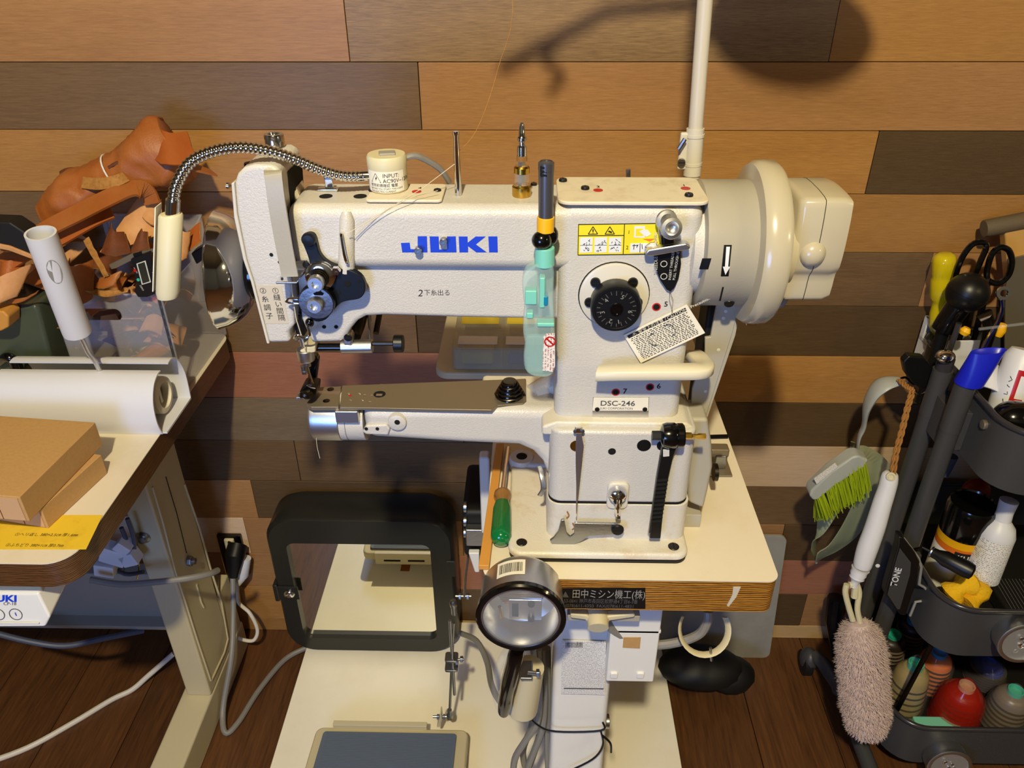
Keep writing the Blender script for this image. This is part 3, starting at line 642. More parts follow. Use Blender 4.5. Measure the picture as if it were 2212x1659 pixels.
for u, v in ((1568, 672), (1563, 687), (1552, 756), (1524, 845)): MB().lathe(PY(u, v, .680), (0, -1, 0), [(.0018, 0), (.0018, .0004), (0, .0008)], 10).build('rivet', 'sensor', sm)
MB().box((PY(1508, 800, .70).x, .695, .86), (PY(1540, 800, .70).x, .73, 1.06)).build('belt', 'black_rubber', sm, bevel=.003)
# drum, disc and sensor pod on the right
dy = .686; dz = PY(1560, 525, dy).z
MB().lathe(V((XRt+.002, dy, dz)), (1, 0, 0), [(.052, 0), (.0565, .001), (.0565, .044), (.0555, .0455), (0, .0455)], 56).build('belt_cover_drum', 'grey_paint', sm)
MB().lathe(V((XRt-.008, dy, dz)), (1, 0, 0), [(.040, 0), (.046, .002), (.046, .011), (0, .011)], 40).build('column_boss', 'enamel', sm)
dcx = XRt+.046
MB().lathe(V((dcx, dy, dz)), (1, 0, 0), [(.060, 0), (.0700, .001), (.0728, .005), (.0735, .011), (.0728, .020), (.0700, .0235), (.060, .0245), (0, .0245)], 64).build('hand_wheel', 'beige_gloss', sm)
MB().lathe(V((dcx+.023, dy, dz)), (1, 0, 0), [(.038, 0), (.038, .016), (0, .016)], 40).build('pod_neck', 'beige_gloss', sm)
pd = []
def podring(x, s_, dz_=0):
    prof = [(-.034, .030), (-.026, .038), (.026, .038), (.034, .030), (.036, 0), (.033, -.026), (.026, -.034), (.024, -.052), (.018, -.060), (-.020, -.060), (-.026, -.052), (-.028, -.034), (-.034, -.024), (-.036, 0)]
    pts = smooth([V((x, dy+a*s_, dz+.014+b*s_+dz_)) for a, b in prof], 3, True); return pts
MB().loft([podring(dcx+.034, .86), podring(dcx+.036, .95), podring(dcx+.040, 1.0), podring(dcx+.072, 1.0), podring(dcx+.079, .95), podring(dcx+.081, .82)]).build('sensor_pod', 'beige_gloss', sm, ang=50)
MB().loft([podring(dcx+.0552, 1.003), podring(dcx+.0558, 1.003)]).build('pod_seam', 'black', sm)
MB().ell(V((dcx+.052, dy-.034, dz+.004)), (.0115, .009, .0115), 20, 12).build('pod_button', 'beige_gloss', sm)
MB().tube(smooth([PY(1700, 638, .69), PY(1692, 655, .70), PY(1672, 664, .70), PY(1650, 660, .70)], 4), .0026, 8).build('sensor_cable', 'cable_grey', sm)
MB().box((dcx+.012, dy-.012, dz-.078), (dcx+.022, dy-.004, dz-.062)).build('sensor_bracket', 'chrome', sm, bevel=.001)
# arrow sticker on the drum, notch and slot of the drum
def drum_pt(u, v, r=.0568):
    d = ray(u, v); ly = -dy; a = d.y*d.y+d.z*d.z; b = 2*(d.y*(-dy)+d.z*(CAMH-dz)); c = dy*dy+(CAMH-dz)**2-r*r
    t = (-b-math.sqrt(max(b*b-4*a*c, 0)))/(2*a); return CAM0+d*t
def drum_patch(cor, nm, m, r):
    n = 8; rings = []
    (ul, vt), (ur, vb) = cor; skew = -7
    L_ = [drum_pt(ul+skew*i/n, vt+(vb-vt)*i/n, r) for i in range(n+1)]; Rr = [drum_pt(ur+skew*i/n, vt+(vb-vt)*i/n, r) for i in range(n+1)]
    m_ = MB(); m_.add(L_+Rr, [(i, i+1, n+1+i+1, n+1+i) for i in range(n)]); return m_.build(nm, m, sm)
drum_patch(((1564, 529), (1581, 597)), 'arrow_sticker', 'black', .0567)
la_ = [drum_pt(1569-3*i/6, 533+43*i/6, .0570) for i in range(7)]; lb_ = [drum_pt(1577-4*i/6, 533+43*i/6, .0570) for i in range(7)]
hl_ = [drum_pt(1561.5+5.5*i/4, 576+18*i/4, .0571) for i in range(5)]; hr_ = [drum_pt(1577.5-10.5*i/4, 576+18*i/4, .0571) for i in range(5)]
MB().add(la_+lb_, [(i, i+1, 8+i, 7+i) for i in range(6)]).add(hl_+hr_, [(i, i+1, 6+i, 5+i) for i in range(4)]).build('arrow_mark', 'label_white', sm)
drum_patch(((1517, 558), (1537, 582)), 'drum_notch', 'slate', .0566)
drum_patch(((1560, 620), (1564, 650)), 'drum_slot', 'hole', .0566)
screw(sm, drum_pt(1575, 654, .0565), (0, -1, -.4), .0046, .002)
# ------- cylinder bed
by, bz = .683, .9205
MB().pxz(pz([(780, 884), (1000, 884), (1190, 886), (1235, 900), (1240, 1080), (1196, 1086), (1185, 1035), (1172, 1003), (1150, 980), (1120, 967), (1000, 962), (860, 953), (790, 949)], .656), .656, .712).build('bed_arm', 'enamel', sm, bevel=.013, seg=5)
MB().box((-.05, .668, .930), (.03, .728, .9442)).build('bed_web_top', 'enamel_dirty', sm, bevel=.004)
MB().pxz(pz([(782, 935), (790, 920), (835, 918), (843, 928), (838, 942), (790, 940)], .652), .6525, .660).build('bed_pad', 'enamel', sm, bevel=.0025)
MB().lathe(PY(858, 912, .6545), (0, -1, 0), [(.010, -.003), (.009, .0016), (.0075, .0024), (0, .0024)], 22).build('bed_boss', 'enamel', sm)
MB().lathe(PY(858, 912, .652), (0, -1, 0), [(.0028, 0), (.0028, .0004), (0, .0004)], 14).build('bed_hole', 'hole', sm)
for u, v in ((791, 926), (815, 926)): MB().lathe(PY(u, v, .652), (0, -1, 0), [(.0018, 0), (.0018, .0005), (0, .0005)], 12).build('bed_hole', 'hole', sm)
x0 = PY(728, 915, .66).x; x1 = PY(780, 915, .66).x
MB().lathe(V((x0, by, bz)), (1, 0, 0), [(.0255, 0), (.0262, .0006), (.0262, x1-x0+.002)], 44).build('bed_collar', 'enamel', sm)
MB().lathe(V((x0+.008, by, bz)), (1, 0, 0), [(.0264, 0), (.0264, .0005)], 44).build('collar_seam', 'ink_grey', sm)
hx0 = PY(664, 915, .66).x
hk = MB().lathe(V((hx0, by, bz)), (1, 0, 0), [(.0, 0), (.022, .0002), (.0266, .003), (.0270, .006), (.0270, .031), (.0262, .0318), (.0235, .0322), (.0235, .0365), (0, .0365)], 52).build('hook_cover', 'satin', sm)
for i in range(10):
    u = 671+i*3.0; p = PY(u, 915, by-.0262); q = PY(u+.5, 930, by-.0266)
    MB().tube([p+V((0, .0008, 0)), q+V((0, .0006, 0))], .0005, 6).build('grip_rib', 'sensor', hk)
MB().box((PY(727, 890, .66).x, .653, .930), (PY(776, 890, .66).x, .66, .944)).build('slide_block', 'satin', sm, bevel=.001)
# needle plate and bed cover plate
zp = .9473
MB().pxy(pxyl([(663, 869), (690, 836), (737, 834), (731, 879), (672, 879), (662, 874)], zp), zp-.0045, zp).build('needle_plate', 'steel_plate', sm, bevel=.0006)
cp = pxyl([(739, 833), (1136, 818), (1137, 866), (1130, 872), (1075, 876), (1062, 886), (734, 880)], zp)
cov = MB().pxy(cp, zp-.003, zp+.0002).build('bed_cover_plate', 'steel_plate', sm, bevel=.0005)
for u, v, r in ((753, 851, .0016), (776, 851, .0016), (788, 854, .0018), (803, 855, .0014), (757, 865, .0016), (783, 865, .0016), (799, 869, .0018)):
    MB().lathe(PZ(u, v, zp), (0, 0, 1), [(r, 0), (r*.8, .0006), (0, .0006)], 10).build('plate_stud', 'chrome', cov)
MB().lathe(PZ(757, 855, zp), (0, 0, 1), [(.0016, 0), (.0016, .0004), (0, .0004)], 10).build('red_dot', 'red_paint', cov)
MB().lathe(PZ(820, 852, zp), (0, 0, 1), [(.0062, 0), (.0062, .0004), (0, .0004)], 20).build('plate_opening', 'hole', cov)
MB().box(tuple(PZ(812, 856, zp)+V((0, 0, .0002))), tuple(PZ(826, 853, zp)+V((0, .001, .0007)))).build('bobbin_glint', 'satin', cov)
for u, v in ((705, 866), (714, 841)): screw(sm, PZ(u, v, zp), (0, 0, 1), .0036, .0006, 'steel_dark')
cs = PZ(1101, 856, zp)
spr = smooth([cs+V((math.cos(i*PI/6)*(.0155-.0085*i/58), math.sin(i*PI/6)*(.0155-.0085*i/58), .0012+.016*i/58)) for i in range(59)], 1)
spg = MB().tube(spr, .0011, 6).build('cone_spring', 'steel_dark', sm)
MB().lathe(cs, (0, 0, 1), [(.013, 0), (.012, .004), (.008, .013), (.0068, .0165), (.0068, .0185), (.0040, .0188), (0, .0186)], 24).build('spring_screw', 'black_gloss', sm)
# web between bed and column, small lever below the bed
MB().tube([PY(1150, 850, .69), PY(1180, 838, .70), PY(1215, 830, .70)], [.010, .013, .016], 14).build('bed_web', 'enamel_dirty', sm)
MB().tube(smooth([PY(1165, 1008, .66), PY(1171, 1030, .65), PY(1174, 1055, .645), PY(1166, 1070, .645)], 4), [.0030]*13, 8, flat=(1, .5)).build('bed_lever', 'satin', sm)
# steel bracket at the foot of the pedestal
bk = MB().pxz(pz([(1188, 1166), (1196, 1160), (1206, 1146), (1212, 1122), (1219, 1121), (1224, 1150), (1232, 1158), (1240, 1152), (1241, 1128), (1330, 1130), (1345, 1140), (1340, 1152), (1272, 1156), (1255, 1168), (1240, 1174), (1192, 1174)], .618), .6165, .6195).build('rest_bracket', 'zinc', sm, bevel=.0006)
screw(sm, PY(1334, 1143, .6165), (0, -1, 0), .0066, .003)
for u, v, rw in ((1225, 1105, .002), (1237, 1130, .003)): MB().tube(smooth([PY(u, v, .6253), PY(u+4, v+9, .6253), PY(u-1, v+14, .6253)], 3), .0007, 6).build('rust_mark', 'rust', sm)
# thread from stand to post
MB().tube([PY(985, 352, .675), PY(915, 405, .66), PY(750, 505, .632)], .0003, 5).build('upper_thread', 'thread_white', sm)
MB().tube(smooth([PY(945, 412, .66), PY(880, 430, .644), PY(800, 480, .640), PY(765, 510, .638)], 4), .0003, 5).build('upper_thread', 'thread_white', sm)
MB().tube(smooth([PY(683, 945, .66), PY(685, 965, .66), PY(691, 990, .66)], 3), .0003, 5).build('thread_end', 'thread_white', sm)
# ------------------------------------------------------------------ machine table with pedestal, base plate and treadle
TX0, TX1, TY0, TY1, TB = -.0455, .2535, .5805, 1.165, .749
tb = thing('machine_table', (.09, .85, 0), 'small white-topped pedestal table with gold plywood edge carrying the sewing machine', 'table')
MB().pxy(rrect(TX0+.0005, TY0+.0005, TX1-.0005, TY1, .012, 6), TB, ZT-.0012).build('tabletop_core', 'ply_gold', tb)
MB().pxy(rrect(TX0, TY0, TX1, TY1, .012, 6), ZT-.0012, ZT).build('tabletop_laminate', 'laminate', tb)
# maker's sticker on the front edge
ys = TY0
sk = MB().pxz(pz([(1200, 1271), (1394, 1270), (1394, 1314), (1200, 1313)], ys), ys-.0004, ys+.0006).build('maker_sticker', 'black', tb)
ft('▲', 1213, 1290, 12, ys-.0006, 'ink_grey', sk, squash=.7); ft('田中ミシン機工(株)', 1235, 1290, 15, ys-.0006, 'panel_grey', sk, squash=.635)
ft('〒653-0841 神戸市長田区松野通4丁目6-3番', 1204, 1301, 7.6, ys-.0006, 'ink_grey', sk, squash=.62); ft('TEL(078)611-4350  FAX(078)611-4831', 1204, 1311, 7.2, ys-.0006, 'ink_grey', sk, squash=.74)
MB().pxz(pz([(1584, 1268), (1600, 1268), (1590, 1290), (1574, 1310), (1570, 1308), (1582, 1285)], ys), ys-.0003, ys+.0006).build('glue_smear', 'paper_tape', tb)
# pedestal column, cross arms, motor bracket
MB().pxy(rrect(.033, .665, .107, .735, .008), .055, TB-.010).build('pedestal_post', 'white_gloss', tb)
MB().box((-.03, .650, TB-.030), (.20, .745, TB-.001)).build('top_bracket', 'grey_paint', tb, bevel=.004)
hb = PY(1292, 1345, .600)
MB().tube([hb+V((0, .060, .012)), hb+V((0, .02, .004)), hb+V((0, -.004, -.004))], [.013, .0125, .0115], 18).build('clamp_knob', 'beige_metal', tb)
MB().pxz(pz([(1232, 1326), (1270, 1330), (1284, 1350), (1302, 1350), (1312, 1332), (1372, 1326), (1372, 1334), (1318, 1342), (1306, 1362), (1280, 1362), (1264, 1340), (1232, 1336)], .603), .603, .613).build('clamp_arm', 'beige_metal', tb, bevel=.002)
MB().box((PY(1225, 1336, .612).x, .610, PY(1225, 1338, .612).z), (PY(1382, 1336, .612).x, .62, PY(1225, 1326, .612).z)).build('clamp_rail', 'grey_paint', tb, bevel=.001)
sx0, sx1 = PY(1310, 1400, .66).x, PY(1413, 1400, .66).x
swb = MB().box((sx0, .64, PY(1360, 1473, .64).z), (sx1, .715, TB-.02)).build('switch_box', 'white_gloss', tb, bevel=.002)
MB().box((sx0-.001, .640, PY(1360, 1368, .64).z), (sx1+.001, .716, PY(1360, 1362, .64).z)).build('box_lid', 'white_gloss', swb, bevel=.001)
MB().pxz(pz([(1347, 1376), (1384, 1376), (1382, 1400), (1345, 1398)], .64), .6392, .6401).build('box_sticker', 'kraft', swb)
for u in (1326, 1383): MB().pxz(rrect(PY(u-8, 1456, .64).x, PY(u, 1462, .64).z, PY(u+8, 1456, .64).x, PY(u, 1451, .64).z, .002), .637, .641).build('box_stud', 'white_gloss', swb, bevel=.001)
crd = MB().pxz(pz([(1214, 1383), (1309, 1386), (1306, 1500), (1212, 1498)], .662), .6612, .6625).build('instruction_card', 'print_white', tb)
for u, v, w_ in ((1222, 1388, 38),):
    for i in range(14): MB().pxz(pz([(u+i*2.7, v), (u+i*2.7+random.choice((1, 1.7)), v), (u+i*2.7+1, v+11), (u+i*2.7, v+11)], .661), .6608, .6613).build('bar', 'ink', crd)
MB().pxz(pz([(1218, 1486), (1304, 1487), (1304, 1489), (1218, 1488)], .661), .6608, .6613).build('print_rule', 'ink_grey', crd)
text('200', PY(1249, 1493, .661), -XR, -ZU, .0075, 'ink', crd, bold=.02, depth=-.0004).rotation_euler = (0, 0, 0)
# base plate
BX0, BX1, BZ = -.459, .279, .052
MB().pxy(rrect(BX0, .30, BX1, 1.185, .015), .0, BZ).build('base_plate', 'laminate_base', tb, bevel=.002)
MB().pxy(rrect(-.02, .60, .16, .80, .01), BZ, BZ+.010).build('post_foot', 'laminate_base', tb, bevel=.002)
hexnut(tb, V((.121, .70, BZ+.010)), (0, 0, 1), .010, .008)
MB().lathe(PY(1306, 1558, .70), (1, 0, 0), [(.010, 0), (.010, .006), (0, .008)], 14).build('carriage_bolt', 'zinc', tb)
MB().box((-.295, .868, BZ), (-.274, .888, BZ+.0008)).build('tape_patch', 'leather_tan', tb)
# treadle
pdl = thing('treadle_pedal', tuple(PZ(840, 1640, .06)), 'foot treadle with blue ribbed pad on the white base plate', 'pedal')
c00, c10 = PZ(684, 1568, .108), PZ(1012, 1576, .108); pw = c10-c00; pw.z = 0
pdx0, pdx1, pyb, pyf = c00.x, c10.x, c00.y, c00.y-.30
tilt = Matrix.Rotation(math.radians(-6), 3, 'X'); piv = V((0, pyb, .128))
def rot(p): return tilt @ (V(p)-piv)+piv
b = MB(); b.pxy(rrect(pdx0, pyf, pdx1, pyb, .014), .106, .128); b.v = [rot(p) for p in b.v]; b.build('pedal_tray', 'beige_metal', pdl, bevel=.004)
b = MB(); b.pxy(rrect(pdx0+.016, pyf+.01, pdx1-.020, pyb-.013, .006), .128, .1325); b.v = [rot(p) for p in b.v]; b.build('pedal_pad', 'pad_blue', pdl, bevel=.001)
for i in range(60):
    y = pyb-.018-i*.0044
    b = MB(); b.box((pdx0+.024, y-.0009, .1322), (pdx1-.027, y+.0009, .1331)); b.v = [rot(p) for p in b.v]; b.build('rib', 'pad_blue', pdl)
MB().box((pdx0+.03, pyb-.002, .104), (pdx1-.075, pyb+.008, .136)).build('rear_angle', 'beige_metal', pdl, bevel=.001)
for k in range(3): MB().box((pdx0+.05+k*.055, pyb+.0075, .113), (pdx0+.088+k*.055, pyb+.0085, .118)).build('slot', 'hole', pdl)
for u in (815, 884): screw(pdl, PY(u, 1566, pyb+.003)+V((0, 0, .004)), (0, 0, 1), .004, .003, 'zinc')
MB().box((pdx0+.04, pyb-.26, BZ+.022), (pdx0+.07, pyb-.10, .11+.0)).build('hinge_block', 'beige_metal', pdl, bevel=.002)
MB().box((pdx1-.07, pyb-.26, BZ+.022), (pdx1-.04, pyb-.10, .11)).build('hinge_block', 'beige_metal', pdl, bevel=.002)
ear = PY(951, 1545, pyb+.004)
MB().pxz([(x, z+.022) for x, z in pz([(944, 1567), (950, 1548), (951, 1536), (954, 1536), (955, 1550), (950, 1567)], pyb+.004)], pyb, pyb+.014).build('rod_ear', 'beige_metal', pdl, bevel=.001)
pdl.location.z -= .022
# pitman rod from treadle up to the motor lever
YR = pyb+.012
pr = thing('linkage_rod', tuple(PY(972, 1560, YR)), 'slender zinc treadle rod with clamp rising to the motor lever', 'linkage rod')
MB().tube([PY(972, 1528, YR), PY(976, 1430, YR), PY(980, 1345, YR)], .0026, 10).build('upper_rod', 'zinc', pr)
MB().tube([PY(982, 1500, YR-.006), PY(977, 1420, YR-.006), PY(972, 1340, YR-.006)], .0028, 10).build('lower_rod', 'zinc', pr)
MB().lathe(PY(972, 1550, YR), (0, 0, 1), [(.0035, -.004), (.006, 0), (.006, .010), (.0042, .013), (.0042, .022), (0, .022)], 16).build('lower_joint', 'zinc', pr)
MB().tube([PY(935, 1548, YR), PY(975, 1548, YR)], .0024, 10).build('joint_bolt', 'zinc', pr)
for u in (944, 957): hexnut(pr, PY(u, 1548, YR), (1, 0, 0), .005, .004)
MB().lathe(PY(980, 1312, YR), (0, 0, 1), [(.0036, -.016), (.0046, -.014), (.0046, 0), (.0062, .004), (.0062, .012), (.004, .016), (0, .016)], 16).build('upper_joint', 'zinc', pr)
MB().tube([PY(984, 1288, YR), PY(1018, 1288, YR)], .0022, 10).build('joint_bolt', 'zinc', pr)
for u in (991, 1008): hexnut(pr, PY(u, 1288, YR), (1, 0, 0), .0055, .004)
for dv in (0, 20):
    MB().pxy(rrect(PY(962, 1415+dv, YR).x, YR-.014, PY(990, 1415+dv, YR).x, YR+.006, .004), PY(975, 1418+dv, YR).z, PY(975, 1414+dv, YR).z).build('rod_clamp', 'zinc', pr, bevel=.0005)
MB().tube([PY(978, 1426, YR-.003), PY(1002, 1424, YR-.003)], .0024, 10).build('clamp_bolt', 'zinc', pr)
for u, v in ((984, 1430), (994, 1424)): hexnut(pr, PY(u, v, YR-.003), (1, 0, 0), .0058, .005)
YL = YR
MB().tube([PY(1003, 1290, YL), PY(1006, 1240, YL+.01), PY(1011, 1205, YL+.02), PY(1008, 1160, YL+.05)], .0034, 8, flat=(1, .6)).build('motor_lever', 'satin', pr)
# motor under the table's left edge (dark, mostly hidden)
mt = thing('sewing_motor', (-.07, .93, .62), 'grey motor unit hanging beneath the left edge of the machine table', 'motor')
MB().box((PY(1037, 1060, .86).x, .855, PY(1045, 1150, .86).z), (PY(1060, 1060, .86).x, .875, PY(1045, 985, .86).z)).build('white_bracket', 'white_gloss', mt, bevel=.004)
MB().box((PY(1003, 1130, .93).x, .90, PY(1000, 1205, .90).z), (-.05, 1.02, PY(1010, 1050, .96).z)).build('motor_body', 'black_rubber', mt, bevel=.008, seg=3)
MB().box((PY(1008, 1160, .90).x, .885, PY(1000, 1175, .89).z), (-.04, .9, PY(1000, 1140, .89).z)).build('motor_block', 'zinc', mt, bevel=.002)
MB().pxz(pz([(1012, 1190), (1036, 1190), (1036, 1232), (1026, 1232)], .89), .885, .895).build('motor_tab', 'white_gloss', mt, bevel=.002)
for v in (1095, 1125, 1150): MB().lathe(PY(1008, v, .90), (-1, 0, 0), [(.008, 0), (.008, .004), (0, .005)], 16).build('motor_bolt', 'zinc', mt)
# mirror box on the base plate
mbx0, mbx1 = PY(592, 1250, 1.10).x+.0, PY(985, 1300, 1.10).x
mz0, mz1 = BZ+.001, PY(800, 1122, 1.10).z
mxb = thing('mirror_box', ((mbx0+mbx1)/2, 1.14, BZ), 'olive-black rounded box with mirrored front standing against the wall', 'mirror box')
YM = 1.10
out0 = rrect(mbx0, mz0, mbx1, mz1, .055, 8); n_in = rrect(PY(642, 1300, YM).x, PY(800, 1380, YM).z, PY(938, 1300, YM).x, PY(800, 1176, YM).z, .016, 8)
def shr(l, d):
    cx = (mbx0+mbx1)/2; cz = (mz0+mz1)/2; return [(cx+(x-cx)*(1-d), cz+(z-cz)*(1-d)) for x, z in l]
V3 = lambda l, y: [V((x, y, z)) for x, z in l]
MB().loft([V3(n_in, YM+.012), V3(n_in, YM), V3(shr(out0, .03), YM), V3(out0, YM+.008), V3(out0, YM+.075), V3(shr(out0, .06), 1.192)], caps=True).build('housing', 'mirror_box', mxb, ang=40)
MB().loft([V3(n_in, YM+.0105), V3(n_in, YM+.0118)]).build('mirror_glass', 'mirror', mxb)
hinge = PY(626, 1280, YM)
MB().box((mbx0-.006, YM-.004, hinge.z-.022), (mbx0+.004, YM+.03, hinge.z+.022)).build('side_latch', 'mirror_box', mxb, bevel=.003)
MB().box((hinge.x-.022, YM-.003, hinge.z-.016), (hinge.x+.018, YM, hinge.z+.018)).build('latch_plate', 'mirror_box', mxb, bevel=.001)
MB().ell(hinge+V((0, -.004, 0)), (.0115, .006, .0105), 18, 10).build('clear_knob', 'chrome', mxb)
MB().box((mbx1-.014, YM-.002, hinge.z+.05), (mbx1+.002, YM+.006, hinge.z+.09)).build('hinge_plate', 'mirror_box', mxb, bevel=.001)
# grey board leaning behind the table
pa, pb = PY(1704, 1166, 1.175), PZ(1662, 1421, .001)
tilt_y = pb.y
g = MB(); zz = pa.z
pts = rrect(.20, 0, pb.x, zz, .014); g.pxz(pts, 0, .006)
dyb = 1.185-tilt_y
g.v = [V((p.x-(pb.x-pa.x)*p.z/zz, tilt_y+p.y+dyb*p.z/zz, p.z)) for p in g.v]
g.build('grey_board', 'panel_grey', label='grey rounded board leaning on the wall behind the machine table', cat='board', bevel=.0008)
# strap ring with cable and adaptor under the right of the table
rg = thing('cable_ring', tuple(PY(1540, 1340, .64)), 'white strap loop and bolt hanging beneath the table beside the grey board', 'strap loop')
rc = PY(1522, 1352, .64); ringp = [rc+V((.028*math.cos(a), .016*math.sin(a), -.006+.024*math.sin(a))) for a in [math.radians(x) for x in range(150, 400, 12)]]
MB().tube(ringp, .005, 8, flat=(.25, 1)).build('strap', 'beige_metal', rg)
MB().cyl(rc+V((.006, -.016, -.018)), rc+V((.010, -.016, -.040)), .0016, 8).build('strap_bolt', 'zinc', rg)
MB().box((rc.x-.02, .63, TB-.014), (rc.x+.026, .66, TB-.0005)).build('strap_clip', 'beige_metal', rg, bevel=.002)
MB().tube(smooth([PY(1310, 1345, .64), PY(1340, 1370, .645), PY(1400, 1392, .65), PY(1460, 1388, .65), PY(1510, 1370, .65), PY(1528, 1342, .65), PY(1530, 1322, .655)], 5), .0056, 10).build('power_cable', 'cable_grey', label='thick grey cable looping under the table from the white switch box', cat='cable')
bg = MB(); bp_ = PY(1490, 1440, 1.06)+V((.022, 0, 0))
bg.ell(bp_, (.085, .05, .035), 18, 10); bg.ell(bp_+V((.06, 0, -.02)), (.05, .04, .035), 14, 8); bg.v = [V((p.x, p.y, max(p.z, .001))) for p in bg.v]
bg.build('dark_bag', 'black_rubber', label='black bag lying on the dark floor beneath the grey board', cat='bag')
# bundle of grey cables by the pedestal
cb = thing('cable_bundle', tuple(PZ(1150, 1655, .06)), 'looped bundle of grey cables tied beside the white pedestal post', 'cables')
for i, pts in enumerate(([(1162, 1400), (1165, 1500), (1160, 1560), (1135, 1600), (1112, 1640), (1108, 1690)], [(1172, 1400), (1176, 1500), (1172, 1570), (1155, 1620), (1140, 1660), (1135, 1700)], [(1182, 1400), (1184, 1520), (1182, 1600), (1186, 1700)], [(1158, 1470), (1150, 1560), (1130, 1620), (1140, 1660), (1165, 1590)])):
    MB().tube(smooth([PY(u, v, .675+.012*i) for u, v in pts], 5), .0048, 10).build('cable', 'cable_grey', cb)
MB().tube(smooth([PY(1150, 1500, .665), PY(1142, 1540, .655), PY(1160, 1565, .655), PY(1200, 1580, .655), PY(1298, 1578, .655), PY(1302, 1560, .66)], 5), .0014, 6).build('cable_tie', 'black', cb)
MB().tube(smooth([PY(1298, 1580, .655), PY(1302, 1610, .652), PY(1280, 1640, .65), PY(1220, 1670, .65)], 5), .0014, 6).build('tie_tail', 'black', cb)
MB().tube(smooth([PY(1300, 1588, .655), PY(1318, 1605, .652), PY(1320, 1625, .652)], 4), .0016, 6).build('tie_tail', 'black', cb)
MB().tube(smooth([PY(995, 1368, .99), PY(1030, 1385, .95), PY(1052, 1430, .90), PY(1062, 1480, .84), PY(1085, 1520, .78), PY(1140, 1545, .73), PY(1160, 1530, .70)], 5), .005, 10).build('motor_cable', 'cable_grey', label='grey cable curving from the mirror box behind the round lens', cat='cable')
# round work lamp/magnifier head hanging in front of the table
lh = thing('work_light', tuple(PY(1125, 1390, .56)), 'round chrome work light with barcode sticker in front of the table edge', 'work light')
la = V((-.02, -1.0, .04)).normalized()
lc = PY(1125, 1334, .545)
MB().lathe(lc, la, [(.030, -.052), (.0385, -.046), (.0415, -.040), (.0418, -.012), (.0436, -.010), (.0440, .0), (.0424, .0015), (.0370, .0015), (.0362, -.001), (.0355, -.030), (.022, -.038), (0, -.038)], 56).build('lamp_shell', 'satin', lh)
MB().lathe(lc, la, [(.0442, -.004), (.0446, .001), (.0430, .003), (.0395, .003), (.0385, .000)], 56, True).build('rim_gasket', 'black_gloss', lh)
MB().lathe(lc, la, [(.0388, -.0008), (.0388, .0004)], 48).build('glass', 'clear_plastic', lh)
aa, ab, ad_ = frame_of(la); rt = V((1, 0, 0)); rt = (rt-la*rt.dot(la)).normalized(); upv = la.cross(rt); upv = upv if upv.z > 0 else -upv
MB().obox(lc+la*-.016+rt*.004-upv*.004, rt*.0165, upv*.0135, la*.002).build('inner_bracket', 'satin', lh, bevel=.0008)
MB().obox(lc+la*-.0138+rt*-.006-upv*.004, rt*.0032, upv*.0085, la*.0006).build('bracket_slot', 'hole', lh)
for k in (1, -1): MB().lathe(lc+la*-.014+rt*.010+upv*(k*.010-.004), la, [(.0034, 0), (.0034, .003), (.0018, .003), (0, .002)], 12).build('bracket_screw', 'steel_dark', lh)
MB().tube([lc+la*-.02-rt*.022-upv*.006, lc+la*-.02-rt*.020-upv*.022], .002, 8).build('inner_post', 'brass', lh)
# barcode sticker curved on the shell
def shell(a, h, r=.0419): return lc+la*h+(rt*math.sin(a)+upv*math.cos(a))*r
n = 12; av = [-.62+i*.70/n for i in range(n+1)]
MB().add([shell(a, -.037) for a in av]+[shell(a, -.016) for a in av], [(i, i+1, n+2+i, n+1+i) for i in range(n)]).build('barcode_sticker', 'paper', lh)
x_ = -.56
while x_ < .02:
    w_ = random.choice((.008, .012, .018)); MB().add([shell(x_, -.033, .0421), shell(x_+w_, -.033, .0421), shell(x_+w_, -.020, .0421), shell(x_, -.020, .0421)], [(0, 1, 2, 3)]).build('bar', 'ink', lh); x_ += w_+random.choice((.008, .014))
MB().tube(smooth([PY(1118, 1400, .60), PY(1108, 1440, .60), PY(1095, 1490, .60), PY(1088, 1535, .60)], 4), [.011, .0125, .013, .013, .013, .013, .013, .013, .012, .012, .012, .011, .010], 14, flat=(1, .7)).build('tyre', 'black_gloss', lh)
MB().tube(smooth([PY(1100, 1400, .612), PY(1078, 1440, .612), PY(1070, 1490, .612), PY(1082, 1532, .612)], 4), [.010]*13, 12, flat=(.7, .5)).build('guard', 'clear_plastic', lh)
MB().tube([PY(1145, 1440, .625), PY(1128, 1530, .625)], [.017, .019], 18).build('lamp_neck', 'beige_metal', lh)
MB().box(tuple(PY(1124, 1470, .60)), tuple(PY(1150, 1442, .615)+V((0, .01, 0)))).build('neck_clamp', 'zinc', lh, bevel=.001)
MB().cyl(PY(1140, 1452, .60), PY(1164, 1454, .60), .0022, 8).build('clamp_bolt', 'zinc', lh); hexnut(lh, PY(1158, 1454, .60), (1, 0, 0), .005, .004)
MB().tube(smooth([PY(1150, 1400, .64), PY(1154, 1430, .66), PY(1156, 1480, .675), PY(1160, 1540, .69)], 4), .004, 8).build('support_rod', 'cable_grey', lh)
